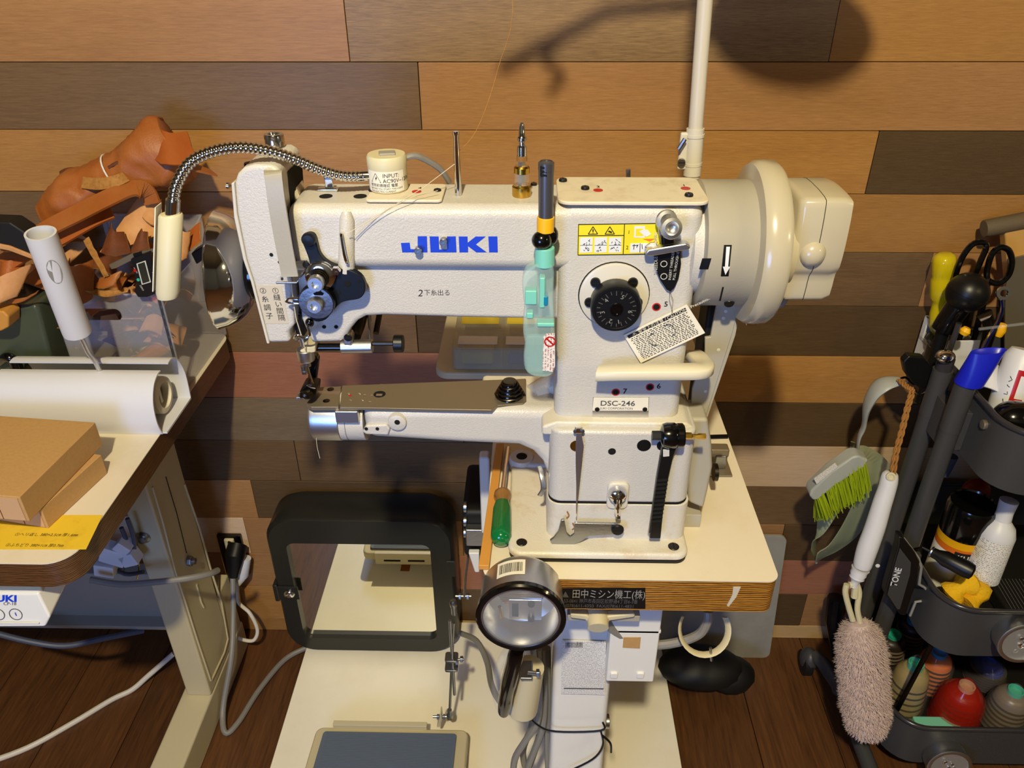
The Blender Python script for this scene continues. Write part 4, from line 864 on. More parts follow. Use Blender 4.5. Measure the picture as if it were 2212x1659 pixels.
# wooden strip, screwdriver
MB().prism([PZ(1034, 1231, ZT+.001), PZ(1057, 1231, ZT+.001), PZ(1088, 966, ZT+.001), PZ(1072, 966, ZT+.001)], (0, 0, .006)).build('wood_strip', 'bat_wood', label='flat amber wood strip along the left edge of the machine table', cat='wood strip', bevel=.0006)
sd = thing('green_screwdriver', tuple(PZ(1085, 1170, ZT)), 'screwdriver with clear green fluted handle lying beside the machine base', 'screwdriver')
h0, h1 = PZ(1082, 1172, ZT+.012), PZ(1086, 1062, ZT+.012); tip = PZ(1098, 968, ZT+.006); dd = (h1-h0)
def flute(c, r, t):
    a, b_, _ = frame_of(dd); return [c+(a*math.cos(2*PI*k/36)+b_*math.sin(2*PI*k/36))*r*(1-(.10 if t else 0)*(.5+.5*math.cos(12*PI*2*k/36*.5))) for k in range(36)]
MB().loft([flute(h0+dd*t, r, f) for t, r, f in ((0, .004, 0), (.03, .0088, 0), (.10, .0112, 0), (.18, .0118, 1), (.6, .0108, 1), (.74, .0085, 0))]).build('handle', 'green_clear', sd, ang=60)
MB().loft([flute(h0+dd*t, r, 0) for t, r in ((.735, .0085), (.82, .0078), (.88, .0100), (.95, .0098), (1.0, .006))]).build('collar', 'amber_clear', sd, ang=60)
MB().tube([h1-dd*.04, h1+(tip-h1)*.9, tip], [.0032, .0032, .0030], 12).build('shank', 'chrome', sd)
# parts organizer and its tray behind the machine
MB().pxy(rrect(-.135, .965, .06, 1.18, .02), ZT+.0004, ZT+.012).build('beige_tray', 'beige_metal', label='beige tray overhanging the rear of the machine table under the organizer', cat='tray', bevel=.003)
og = thing('parts_organizer', (-.04, 1.06, ZT+.0125), 'clear divided parts organizer with yellow labels behind the sewing machine', 'organizer')
oz = ZT+.0126; ox0, ox1, oy0, oy1 = -.110, .030, .975, 1.165
outer = rrect(ox0, oy0, ox1, oy1, .008); inner = rrect(ox0+.002, oy0+.002, ox1-.002, oy1-.002, .006)
MB().ring([V((x, y, oz)) for x, y in outer], [V((x, y, oz)) for x, y in inner], (0, 0, .032)).build('walls', 'organizer_clear', og)
MB().pxy(outer, oz+.032, oz+.035).build('lid', 'organizer_clear', og, bevel=.001)
for k in (1, 2): MB().box((ox0+.003, oy0+k*.0633-.001, oz), (ox1-.003, oy0+k*.0633+.001, oz+.03)).build('divider', 'organizer_clear', og)
MB().box(((ox0+ox1)/2-.001, oy0+.003, oz), ((ox0+ox1)/2+.001, oy1-.003, oz+.03)).build('divider', 'organizer_clear', og)
for k in range(3):
    for i in range(2):
        xa_ = ox0+.008+i*.068
        MB().box((xa_, oy0+.010+k*.0633, oz+.0352), (xa_+.056, oy0+.034+k*.0633, oz+.0356)).build('label_strip', 'label_yellow' if k else 'label_white', og)
        MB().box((xa_+.004, oy0+.012+k*.0633, oz+.001), (xa_+.05, oy0+.052+k*.0633, oz+.02)).build('parts_fill', ('label_yellow', 'tag_blue', 'kraft')[(k+i) % 3], og, bevel=.003)
# thread stand on the rear of the table: pole, clamps, tray, guide arms (its head is above the picture)
ts = thing('thread_stand', (PY(1497, 400, .80).x, .80, ZT), 'pale thread stand pole with clamped joint rising behind the column', 'thread stand')
pb0, pt0 = PY(1494, 395, .80), PY(1523, 0, .80); pd_ = (pt0-pb0)
pole = lambda t: pb0+pd_*t
MB().tube([V((pb0.x-.006, .80, ZT)), pole(0), pole(.30)], .0078, 16).build('lower_pole', 'pole_paint', ts)
MB().tube([pole(.2), pole(1.0), pole(2.3)], .0072, 16).build('upper_pole', 'pole_paint', ts)
jd = pd_.normalized()
jp = PY(1497, 350, .80)
MB().lathe(jp-jd*.013, jd, [(.0088, 0), (.0088, .010), (.0092, .010), (.0092, .013), (.0088, .013), (.0088, .038), (.0094, .038), (.0094, .041), (.0088, .041), (.0088, .046)], 24).build('pole_joint', 'enamel_smooth', ts)
MB().box((PY(1466, 320, .80).x, .796, PY(1466, 365, .80).z), (PY(1486, 320, .80).x, .802, PY(1466, 285, .80).z)).build('joint_ear', 'enamel_smooth', ts, bevel=.002)
MB().tube([PY(1466, 322, .79), PY(1480, 300, .79)], .0022, 8).build('joint_bolt', 'zinc', ts); screw(ts, PY(1472, 350, .795), (0, -1, 0), .004, .003, 'zinc')
tz = 1.475; pcx = pole((tz-pb0.z)/pd_.z)
MB().lathe(V((pcx.x+.10, .80, tz)), (0, 0, 1), [(.02, 0), (.085, .0), (.088, .006), (.084, .006), (.082, .002), (.02, .002)], 36).build('spool_tray', 'pole_paint', ts)
MB().tube([pcx, pcx+V((.10, 0, .001))], .006, 10).build('tray_arm', 'pole_paint', ts)
MB().lathe(V((pcx.x+.10, .80, tz+.006)), (0, 0, 1), [(.045, 0), (.045, .004), (.038, .10), (.016, .13), (0, .13)], 28).build('thread_cone', 'thread_dark', ts)
MB().tube([pcx+V((0, 0, .03)), pcx+V((-.10, -.02, .035)), pcx+V((-.215, -.04, -.01))], .006, 8).build('guide_arm', 'black', ts)
MB().tube(smooth([pcx+V((-.145, -.03, .018)), pcx+V((-.165, -.03, -.005)), pcx+V((-.145, -.03, -.022)), pcx+V((-.16, -.03, -.040))], 4), .005, 8).build('guide_hook', 'black', ts)
MB().tube(smooth([pcx+V((-.20, -.04, -.01)), PY(1106, -30, .72), PY(1075, 150, .71), PY(1030, 280, .69), PY(987, 330, .68)], 5), .00025, 5).build('loose_thread', 'leather_edge', ts)
# driver bit in brass holder standing on the arm
bt = thing('driver_bit', tuple(V((PY(1127, 430, .675).x, .675, 1.157))), 'phillips driver bit in a knurled brass magnet holder on the arm', 'driver bit')
bb_ = V((PY(1127, 430, .675).x, .675, 1.1572))
MB().lathe(bb_, (0, 0, 1), [(.0082, 0), (.0084, .001), (.0084, .008), (.0072, .0092), (.0072, .010), (0, .010)], 26).build('knurled_ring', 'brass', bt)
MB().lathe(bb_, (0, 0, 1), [(.0066, .010), (.0066, .020), (0, .020)], 22).build('glass_sleeve', 'clear_plastic', bt)
MB().lathe(bb_, (0, 0, 1), [(.0052, .019), (.0068, .020), (.0068, .0245), (.0056, .026), (0, .026)], 24).build('top_ring', 'brass', bt)
MB().lathe(bb_, (0, 0, 1), [(.0036, .004), (.0036, .030), (.0030, .030)], 6).build('hex_shank', 'satin', bt)
MB().lathe(bb_, (0, 0, 1), [(.0046, .030), (.0046, .0345), (0, .0345)], 18).build('red_collar', 'amber_clear', bt)
MB().lathe(bb_, (0, 0, 1), [(.0042, .034), (.0042, .042), (.0026, .0435), (.0024, .046), (.0040, .0475), (.0040, .0495), (.0028, .051), (.0024, .058), (.0010, .062), (0, .0622)], 12).build('bit', 'chrome', bt)
# gas lighter standing against the column
lg = thing('gas_lighter', tuple(PY(1170, 815, .620)), 'mint translucent gas lighter with steel nozzle and yellow collar on the column', 'lighter')
yl = .626
def lp(u, v): return PY(u, v, yl)
MB().tube([lp(1179, 478), lp(1180, 350)], .0062, 20).build('nozzle', 'gunmetal', lg, bevel=.0008)
MB().lathe(lp(1180, 351), (0, 0, 1), [(.0064, -.006), (.0064, 0), (.0048, .0012), (.0045, -.001), (0, -.001)], 20).build('nozzle_tip', 'gunmetal', lg)
for i in range(3):
    v = 358+i*8; MB().obox(lp(1174, v)+V((0, -.0052, 0)), (.0028, 0, -.0004), (0, .001, 0), (0, 0, .0008)).build('vent', 'hole', lg)
MB().tube([lp(1178, 500), lp(1179, 468)], .0072, 20).build('yellow_collar', 'yellow_plastic', lg, bevel=.0006)
MB().tube([lp(1178, 537), lp(1178, 498)], .0050, 16).build('neck', 'black', lg)
MB().ell(lp(1170, 516)+V((0, -.003, 0)), (.0085, .008, .0080), 18, 12).build('ball_joint', 'black_gloss', lg)
MB().ell(lp(1188, 512)+V((0, .004, 0)), (.0072, .006, .0090), 18, 12).build('swivel_lobe', 'black_gloss', lg)
MB().tube([lp(1176, 573), lp(1177, 533)], [.0086, .0082], 22).build('mint_sleeve', 'mint', lg, bevel=.0008)
bodyp = [(1160, 572), (1194, 572), (1196, 640), (1198, 700), (1200, 760), (1198, 800), (1186, 814), (1168, 816), (1148, 812), (1134, 798), (1131, 770), (1134, 745), (1130, 720), (1130, 690), (1133, 670), (1130, 640), (1128, 610), (1134, 590), (1145, 580)]
hole_ = [(1160, 588), (1160, 600), (1159, 640), (1158, 660)]
MB().pxz(pz([(v.x, v.y) for v in smooth([V((a, b, 0)) for a, b in bodyp], 3, True)], yl-.007), yl-.007, yl+.008).build('tank_body', 'mint_clear', lg, bevel=.004, seg=3)
MB().box((lp(1137, 700).x, yl-.003, lp(1137, 806).z), (lp(1194, 700).x, yl+.004, lp(1137, 722).z)).build('fuel', 'fluid', lg, bevel=.004)
for a, b, c_, d_, m in ((1134, 628, 1160, 658, 'mint'), (1165, 600, 1178, 665, 'mint'), (1137, 676, 1152, 688, 'mint'), (1160, 698, 1198, 706, 'mint'), (1172, 640, 1184, 660, 'teal_blue')):
    p, q = PY(a, d_, yl-.0075), PY(c_, b, yl-.0075); MB().box((p.x, yl-.0082, p.z), (q.x, yl+.002, q.z)).build('trigger_part', m, lg, bevel=.001)
ls_ = MB().pxz(pz([(1174, 728), (1180, 721), (1198, 720), (1199, 790), (1194, 803), (1172, 800)], yl-.0072), yl-.0076, yl-.0070).build('warning_label', 'print_lighter', lg)
MB().lathe(PY(1188, 738, yl-.0076), (0, -1, 0), [(.0052, 0), (.0052, .0002), (.0040, .0002), (.0040, 0)], 20, True).build('ban_ring', 'red_paint', ls_)
MB().obox(PY(1188, 738, yl-.0078), (.0035, 0, -.0035), (.0005, 0, .0005), (0, .0001, 0)).build('ban_bar', 'red_paint', ls_)
# bulldog clip with needle threader, caution tag
bc = thing('bulldog_clip', tuple(PY(1440, 545, YF-.004)), 'nickel bulldog clip magnet stuck to the column over the yellow sticker', 'clip')
yb_ = YF-.006
MB().pxz(pz([(1392, 540), (1400, 534), (1480, 520), (1490, 526), (1488, 534), (1405, 549), (1393, 548)], yb_), yb_-.006, yb_+.004).build('jaw', 'satin', bc, bevel=.002)
MB().pxz(pz([(1392, 533), (1405, 524), (1420, 524), (1412, 540)], yb_+.003), yb_+.002, yb_+.005).build('rear_jaw', 'satin', bc, bevel=.001)
MB().pxz(pz([(1426, 505), (1452, 502), (1460, 526), (1428, 532)], yb_-.004), yb_-.007, yb_+.003).build('handle_stem', 'steel_dark', bc, bevel=.003)
MB().pxz(pz([(1420, 480), (1444, 478), (1450, 508), (1424, 512)], yb_), yb_-.002, yb_+.004).build('rear_stem', 'satin', bc, bevel=.001)
def loop(u, v, r, y, nm): MB().lathe(PY(u, v, y), (.1, -1, .25), [(r*.55, 0), (r*.92, .001), (r, .003), (r*.92, .005), (r*.62, .0055), (r*.45, .003), (r*.2, .002), (0, .002)], 26).build(nm, 'satin', bc)
loop(1438, 476, .0094, yb_+.003, 'rear_grip'); loop(1448, 492, .0094, yb_-.008, 'front_grip')
nt = thing('needle_threader', tuple(PY(1442, 630, YF-.003)), 'black shield-shaped needle threader card hanging from the bulldog clip', 'needle threader')
yn = YF-.0035
nc = MB().pxz(pz([(1411, 542), (1469, 538), (1471, 570), (1466, 598), (1456, 622), (1448, 629), (1440, 625), (1426, 604), (1414, 575)], yn), yn-.0006, yn+.0006).build('card', 'black', nt)
text('NEEDLE THREADER', PY(1420, 588, yn-.0007), V((-.09, 0, 1)), V((-1, 0, 0)), .0042, 'sensor', nc); text('INSERT THREADER', PY(1449, 605, yn-.0007), V((.02, 0, 1)), V((-1, 0, 0)), .0032, 'sensor', nc); text('PULL THROUGH EYE', PY(1458, 605, yn-.0007), V((.04, 0, 1)), V((-1, 0, 0)), .0032, 'sensor', nc)
for v in (570, 597): MB().lathe(PY(1434, v, yn-.0006), (0, -1, 0), [(.0030, 0), (.0030, .0002), (.0024, .0002), (.0024, 0)], 18, True).build('eye_print', 'sensor', nc)
for k in (-1, 1): MB().tube([PY(1447, 628, yn), PY(1450+k*4, 648, yn), PY(1452, 668, yn), PY(1452-k*2, 682, yn)], .00018, 4).build('wire_loop', 'zinc', nt)
ct = thing('caution_tag', tuple(PY(1435, 740, YF-.002)), 'tilted white caution card covered in fine print below the stitch dial', 'card')
tgp = pz([(1347, 724), (1484, 658), (1523, 719), (1384, 784)], YF-.0025)
tg = MB().pxz(tgp, YF-.0028, YF-.0018).build('card', 'paper', ct)
o_ = PY(1347, 724, YF-.0029); rv = (PY(1484, 658, YF-.0029)-o_); dv_ = (PY(1384, 784, YF-.0029)-o_)
def tq(u0, v0, u1, v1, m, nm, d=.0001):
    ps = [o_+rv*u+dv_*v for u, v in ((u0, v0), (u1, v0), (u1, v1), (u0, v1))]; return MB().prism(ps, (0, -d, 0)).build(nm, m, tg)
tq(.04, .06, .96, .16, 'ink', 'title_bar')
text('⚠ 安全上の注意 / CAUTION / Precaution ⚠', o_+rv*.10+dv_*.15+V((0, -.0002, 0)), rv, -dv_, .0042, 'paper', tg)
for i in range(15):
    v0 = .20+i*.051; u = .05+random.random()*.03; 
    while u < .93:
        L_ = random.uniform(.012, .05); tq(u, v0, min(u+L_, .95), v0+.022, 'ink', 'print_line', .00008); u += L_+random.uniform(.010, .022)
for cu, cv, a0, a1 in ((.36, .52, 90, 300), (.60, .46, -110, 100)):
    pts = [o_+rv*(cu+.085*math.cos(math.radians(x)))+dv_*(cv+.19*math.sin(math.radians(x)))+V((0, -.0002, 0)) for x in range(a0, a1, 12)]
    MB().tube(pts, .0009, 6, flat=(1, .1)).build('ring_stain', 'ink_grey', tg)
# tweezers and ratchet hung on the base block
tw = thing('tweezers', tuple(PY(1248, 1120, .622)), 'steel tweezers hanging point down on the base block', 'tweezers')
for k in (-1, 1):
    MB().loft([[PY(u+dx, v, .6235+k*.0014*s_)+V((0, e, 0)) for dx, e in ((-w_, -.0004), (w_, -.0004), (w_, .0004), (-w_, .0004))] for u, v, w_, s_ in ((1250, 932, 5, .3), (1252, 960, 8.5, 1), (1250, 1000, 6.5, 1), (1248, 1050, 3.2, .6), (1246, 1085, 1.6, .3), (1245, 1122, .7, .1))]).build('arm', 'satin' if k < 0 else 'zinc', tw)
MB().box(tuple(PY(1241, 938, .6215)), tuple(PY(1259, 925, .6215)+V((0, .004, 0)))).build('head', 'chrome', tw, bevel=.0015)
for u in (1243, 1258): MB().lathe(PY(u, 931, .6212), (0, -1, 0), [(.0022, 0), (.0022, .001), (0, .0015)], 10).build('rivet', 'zinc', tw)
rt_ = thing('ratchet_driver', tuple(PY(1415, 1160, .618)), 'black ratchet driver with gold bit leaning on the base block', 'ratchet')
yr = .6165
hr = [PY(u, v, yr) for u, v in ((1414, 1158), (1420, 1100), (1430, 1030), (1440, 980), (1449, 945))]
rings = []
for i, p in enumerate(hr):
    w_ = (.0056, .0054, .0054, .0058, .0075)[i]; rings.append([p+V((a*w_, b*.0042, 0)) for a, b in ((-1, -1), (1, -1), (1, 1), (-1, 1))])
rh = MB().loft(rings).build('handle', 'black', rt_, bevel=.001)
for i in range(11):
    t = i/10; p = PY(1418.5+13*t, 1125-88*t, yr-.0042); MB().obox(p, (.0052, 0, .0006), (0, .0010, 0), (-.0002, 0, .0011)).build('grip_rib', 'black_rubber', rh)
MB().obox(PY(1439, 978, yr-.0044), (.0030, 0, .0004), (0, .0008, 0), (-.0004, 0, .0042)).build('switch', 'sensor', rt_, bevel=.0005)
MB().tube([PY(1414, 1150, yr-.001)-V((.0058, 0, 0)), PY(1440, 985, yr-.001)-V((.0058, 0, 0))], .0011, 6).build('side_rail', 'zinc', rt_)
hd = PY(1452, 941, yr)
MB().lathe(hd-V((.0100, 0, 0)), (1, 0, .02), [(.006, -.001), (.0112, .001), (.0124, .005), (.0124, .012), (.0112, .014), (.0118, .0145), (.0118, .0195), (.0105, .021), (0, .021)], 28).build('head', 'black_gloss', rt_)
MB().lathe(hd-V((.0190, 0, 0)), (1, 0, .02), [(.0045, 0), (.0045, .010)], 6).build('socket', 'black', rt_)
MB().lathe(hd+V((.011, 0, 0)), (1, 0, -.03), [(.0034, 0), (.0034, .007), (.0020, .008), (.0020, .012), (.0028, .014), (.0030, .0205), (0, .0207)], 6).build('bit', 'brass', rt_)
# gooseneck lamp with magnetic base
gl = thing('gooseneck_lamp', (-.1245, .682, 1.161), 'cream magnetic gooseneck lamp with chrome flexible neck on top of the arm', 'lamp')
gc = V((PY(840, 400, .682).x, .682, 1.1607))
gb = MB().lathe(gc, (0, 0, 1), [(.0160, 0), (.0168, .0008), (.0170, .020), (.0172, .021), (.0172, .0285), (.0160, .0305), (0, .0305)], 40).build('lamp_base', 'cream_plastic', gl)
MB().obox(gc+V((.001, -.001, .0312)), (.0070, .0012, 0), (-.001, .0052, 0), (0, 0, .0012)).build('switch', 'panel_grey', gl, bevel=.001)
n = 14; av = [math.radians(-150+i*120/n) for i in range(n+1)]; cyp = lambda a, h, r=.0171: gc+V((math.cos(a)*r, math.sin(a)*r, h))
MB().add([cyp(a, .0015) for a in av]+[cyp(a, .0195) for a in av], [(i, i+1, n+2+i, n+1+i) for i in range(n)]).build('base_label', 'paper', gb)
def wrap(body, a0, h, size, nm='lettering'):
    o = text(body, (0, 0, 0), XR, V((0, 1, 0)), size, 'ink', None, nm)
    for v in o.data.vertices: a = a0+v.co.x/.0172; hh = h+v.co.y; v.co = cyp(a, hh, .01725)-WL[gb.name]
    o.parent = gb; WL[o.name] = WL[gb.name]
wrap('INPUT:', math.radians(-96), .0145, .0048); wrap('AC90V~120V', math.radians(-96), .0100, .0048); wrap('使用前請確認 電壓', math.radians(-138), .0066, .0031); wrap('BEFORE YOU START THIS LIGHT', math.radians(-138), .0040, .0021); wrap('THE ELECTRIC CURRENT', math.radians(-138), .0018, .0021)
tri = [cyp(math.radians(a), h, .01725) for a, h in ((-118, .0178), (-134, .0102), (-102, .0102))]
for a, b in ((0, 1), (1, 2), (2, 0)): MB().tube([tri[a], tri[b]], .0002, 4).build('triangle_mark', 'ink', gb)
bo = [cyp(math.radians(a), h, .0173) for a, h in ((-115, .0155), (-120, .0128), (-117, .0130), (-119, .0108), (-114, .0138), (-117, .0136))]
MB().add(bo, [(0, 1, 2, 4), (2, 3, 4)]).build('bolt_mark', 'ink', gb)
gpts = [PY(800, 379, .680), PY(770, 381, .677), PY(735, 379, .672), PY(690, 366, .665), PY(640, 345, .658), PY(580, 326, .650), PY(520, 318, .642), (PY(460, 327, .634)), PY(410, 352, .626), PY(381, 400, .620), PY(374, 440, .618)]
gs = smooth(gpts, 10)
MB().tube([gpts[0]+V((.004, 0, 0)), gs[3], gs[9]], .0047, 16).build('neck_ferrule', 'chrome', gl)
path = gs[6:]; cum = [0]
for i in range(1, len(path)): cum.append(cum[-1]+(path[i]-path[i-1]).length)
npt = int(cum[-1]/.00095); fine_ = []
for j in range(npt+1):
    L_ = cum[-1]*j/npt; i = max(k for k in range(len(cum)) if cum[k] <= L_); i = min(i, len(path)-2)
    fine_.append(path[i].lerp(path[i+1], (L_-cum[i])/max(cum[i+1]-cum[i], 1e-9)))
MB().tube(fine_, [(.0050, .0047, .0039, .0047)[i % 4] for i in range(len(fine_))], 14).build('flexible_neck', 'chrome', gl, ang=80)
MB().tube([PY(374, 432, .618), PY(372, 470, .618)], .0058, 18).build('head_ferrule', 'chrome', gl)
h0, h1 = PY(369, 462, .618), PY(362, 642, .612); hx = V((.0098, 0, 0)); ha = (h1-h0)
rings = []
for t, s_ in ((0, .9), (.02, 1), (.93, 1), (1.0, .86)):
    c = h0+ha*t; rings.append([c+V((a*s_, b*s_, 0)) for a, b in [(math.cos(k*PI/10)*.0100, (math.sin(k*PI/10))*.0085) for k in range(20)]])
MB().loft(rings).build('lamp_head', 'cream_plastic', gl, ang=50)
MB().obox((h0+h1)/2+V((-.0106, .004, .006)), (.0004, 0, 0), (0, .006, 0), ha*.5).build('lamp_plate', 'paper', gl)
MB().tube(smooth([gc+V((.016, .004, .026)), gc+V((.026, .008, .026)), gc+V((.042, .022, .012)), gc+V((.050, .032, -.004))], 5), .0028, 8).build('lamp_cord', 'cable_grey', gl)
# magnetic parts dish on the face plate
md = thing('parts_dish', tuple(PY(530, 600, .685)), 'round chrome magnetic parts dish stuck on the left end of the machine', 'dish')
dc0 = PY(548, 585, .690); dax = V((-1, -.12, .06))
MB().lathe(dc0, dax, [(.020, .0), (.032, .002), (.041, .007), (.048, .014), (.0525, .022), (.0548, .030), (.0558, .0315), (.0552, .0325), (.0535, .0310), (.050, .022), (.044, .014), (.034, .008), (0, .006)], 56).build('bowl', 'chrome', md)
MB().lathe(dc0, dax, [(.024, -.010), (.0265, -.008), (.0265, .002), (.020, .004)], 36).build('magnet_base', 'black_gloss', md)
# two small pegs stuck on the logo
for u, v in ((905, 538), (959, 519)): MB().lathe(PY(u, v, YF-.0003), (0, -1, 0), [(.0032, 0), (.0034, .0005), (.0034, .006), (.0028, .0066), (0, .0066)], 18).build('magnet_peg', 'zinc', label='small grey magnet peg on the ' + ('J' if u < 920 else 'U') + ' of the blue logo', cat='magnet', group='magnet pegs on the arm')
# ------------------------------------------------------------------ left work desk and what stands on it
DZ, DX1, DY0, DY1 = .7473, -.5105, .637, 1.192
dk_ = thing('work_desk', (-.9, .9, 0), 'white-topped work desk with dark plywood edge and beige steel legs at left', 'desk')
MB().pxy(rrect(-1.45, DY0+.0005, DX1-.0005, DY1, .032, 8), DZ-.036, DZ-.0012).build('desktop_core', 'ply_dark', dk_)
MB().pxy(rrect(-1.4505, DY0, DX1, DY1, .032, 8), DZ-.0012, DZ).build('desktop_laminate', 'laminate', dk_)
leg = MB().box((-.652, .972, .075), (-.605, 1.09, DZ-.037)).build('leg_post', 'beige_metal', dk_, bevel=.004)
# pressed grooves on the leg's outer face
gx = -.6048
def onx(u, v): return PX(u, v, gx)
def groove(pts, nm='pressed_rib'): MB().tube([onx(u, v) for u, v in pts], .0022, 6).build(nm, 'beige_metal', leg)
groove([(326+3, 1052), (352, 1130), (378, 1232), (400, 1300), (425, 1380), (455, 1470)])
groove([(398, 1046), (430, 1140), (455, 1230), (478, 1300), (492, 1380)]); groove([(492, 1380), (484, 1410), (456, 1470)]); groove([(424, 1262), (434, 1300), (440, 1312)])
MB().tube([onx(358, 1030), onx(382, 1110), onx(403, 1195)], .0009, 5).build('scribe_line', 'ink', leg)
hexnut(leg, onx(406, 1212), (1, 0, 0), .010, .008, 'zinc', 'bolt'); MB().lathe(onx(406, 1212)+V((.008, 0, 0)), (1, 0, 0), [(.006, 0), (.006, .006), (0, .007)], 12).build('bolt_end', 'zinc', leg)
MB().lathe(PY(311, 1160, .972), (0, -1, 0), [(.011, 0), (.0115, .002), (.0085, .006), (.006, .0065), (.006, .011), (0, .012)], 16).build('carriage_bolt', 'zinc', leg)
MB().box((-.664, .42, .0), (-.604, 1.16, .075)).build('foot', 'beige_metal', dk_, bevel=.005, seg=3)
MB().box((-.652, 1.09, .06), (-.606, 1.155, .215)).build('rear_bracket', 'beige_metal', dk_, bevel=.004)
MB().box((-1.38, 1.02, PY(200, 1357, 1.02).z), (-.652, 1.05, PY(200, 1240, 1.02).z)).build('cross_rail', 'grey_paint', dk_, bevel=.003)
MB().box((-1.38, .995, PY(200, 1357, .995).z-.002), (-.652, 1.05, PY(200, 1352, .995).z)).build('rail_lip', 'grey_paint', dk_, bevel=.001)
# control panel under the front edge
cpn = thing('control_panel', tuple(PY(60, 1350, .655)), 'small white control panel with blue logo hanging under the desk front', 'control panel')
cf = [PY(-60, 1282, .655), PY(82, 1282, .655), PY(108, 1335, .645), PY(98, 1355, .645), PY(-60, 1356, .645)]
MB().prism(cf, (0, .05, .012)).build('case', 'white_gloss', cpn, bevel=.003)
MB().box((-.82, .66, PY(60, 1280, .66).z-.004), (-.575, .72, DZ-.037)).build('mount', 'beige_metal', cpn, bevel=.002)
cn = (cf[1]-cf[0]).cross(cf[3]-cf[0]).normalized(); cn = cn if cn.y < 0 else -cn
def cpz(u, v): t = min(max((v-1282)/73, 0), 1); return PY(u, v, .655-.01*t)+cn*.0008
text('JUKI', cpz(-16, 1298), XR, (cpz(0, 1282)-cpz(0, 1340)), .0128, 'blue_print', cpn, bold=.035, squash=1.25)
text('CP-18', cpz(8, 1306), XR, (cpz(0, 1282)-cpz(0, 1340)), .0062, 'ink_grey', cpn)
for u in (-3, 35):
    c = cpz(u, 1326); MB().lathe(c, cn, [(.0080, 0), (.0080, .0004), (.0072, .0004), (.0072, 0)], 28, True).build('key_ring', 'ink_grey', cpn)
    text('i', c-V((.001, 0, .003)), XR, ZU, .009, 'blue_print', cpn, bold=.03)
MB().tube([PY(-40, 1346, .644), PY(84, 1346, .644)], .0008, 6).build('edge_line', 'white_gloss', cpn)
# connectors dangling under the desk
jb = thing('wire_connectors', tuple(PY(260, 1235, .93)), 'white plug connectors tangled beneath the desk beside the leg', 'connectors')
for u, v, sx, sz, a in ((248, 1195, .020, .016, .4), (282, 1202, .013, .012, -.3), (230, 1225, .016, .012, .2), (268, 1178, .012, .010, .8)):
    MB().box(tuple(PY(u, v, .94)-V((sx, .012, sz))), tuple(PY(u, v, .94)+V((sx, .012, sz))), rot=Matrix.Rotation(a, 3, 'Y')).build('connector', 'white_plastic', jb, bevel=.002)
for pts in ([(275, 1120), (290, 1170), (285, 1220)], [(235, 1215), (270, 1240), (310, 1235)], [(262, 1140), (275, 1180), (265, 1230)]):
    MB().tube(smooth([PY(u, v, .945) for u, v in pts], 4), .0035, 8).build('wire', 'cable_dark', jb)
MB().tube(smooth([PY(284, 1150, .95), PY(300, 1220, .95), PY(296, 1250, .95)], 4), .0012, 6).build('brass_wire', 'brass', jb)
# cables
MB().tube(smooth([PY(195, 1252, .90), PY(260, 1262, .90), PY(330, 1258, .90), PY(400, 1250, .91), PY(450, 1240, .93), PY(470, 1232, .95)], 5), .0052, 10).build('desk_cable', 'cable_grey', label='grey cable crossing in front of the beige desk leg', cat='cable')
MB().tube(smooth([PY(-30, 1362, .92), PY(60, 1385, .92), PY(140, 1395, .93), PY(220, 1380, .96), PY(310, 1362, 1.0)], 5), .0052, 10).build('low_cable', 'cable_dark', label='dark blue-grey cable sagging under the desk cross rail', cat='cable')
MB().tube(smooth([PZ(-40, 1652, .005), PZ(60, 1615, .005), PZ(160, 1560, .005), PZ(240, 1512, .005), PZ(285, 1490, .006), PZ(320, 1460, .02), PZ(375, 1412, .05)], 6), .0055, 10).build('floor_cable', 'cable_white', label='white cable running over the dark floor under the desk', cat='cable')
# wall outlet, plug, cords
op0, op1 = PY(483, 1150, YW), PY(538, 1236, YW)
ol = thing('wall_outlet', tuple(V((op0.x, YW-.004, op1.z))), 'old brass wall outlet in the wood paneling beside the desk leg', 'outlet')
MB().box((op0.x-.012, YW-.010, op1.z), (op1.x+.004, YW-.0012, op0.z)).build('cover_plate', 'steel_dark', ol, bevel=.002)
MB().box((op0.x+.004, YW-.018, op1.z+.02), (op1.x-.008, YW-.010, op0.z-.004)).build('socket', 'cream_plastic', ol, bevel=.003)
for k in range(2): screw(ol, V(((op0.x+op1.x)/2, YW-.018, op0.z-.010-k*.07)), (0, -1, 0), .004, .002, 'brass')
pg = thing('power_plug', tuple(PY(512, 1230, YW-.06)), 'black power plug in the wall outlet with grey cord hanging down', 'plug')
pa_ = PY(513, 1192, YW-.024)
MB().tube([pa_+V((0, .008, .012)), pa_+V((-.002, -.01, 0)), pa_+V((-.006, -.025, -.03)), pa_+V((-.007, -.03, -.040))], [.019, .020, .012, .010], 18).build('plug_body', 'black', pg)
MB().tube(smooth([pa_+V((-.007, -.03, -.036)), PY(503, 1255, 1.14), PY(504, 1330, 1.10), PY(500, 1420, 1.04), PY(482, 1530, .98), PZ(487, 1583, .008), PZ(515, 1560, .008), PZ(560, 1490, .008), PZ(615, 1425, .008), PZ(665, 1398, .012)], 6), .0056, 10).build('plug_cord', 'cable_grey', pg)
wp = thing('white_plug', tuple(PY(530, 1240, YW-.04)), 'white plug with looping cord beside the black plug in the outlet', 'plug')
MB().tube([PY(532, 1205, YW-.022), PY(524, 1240, YW-.028), PY(514, 1262, YW-.034)], [.010, .013, .006], 12).build('plug_body', 'white_plastic', wp)
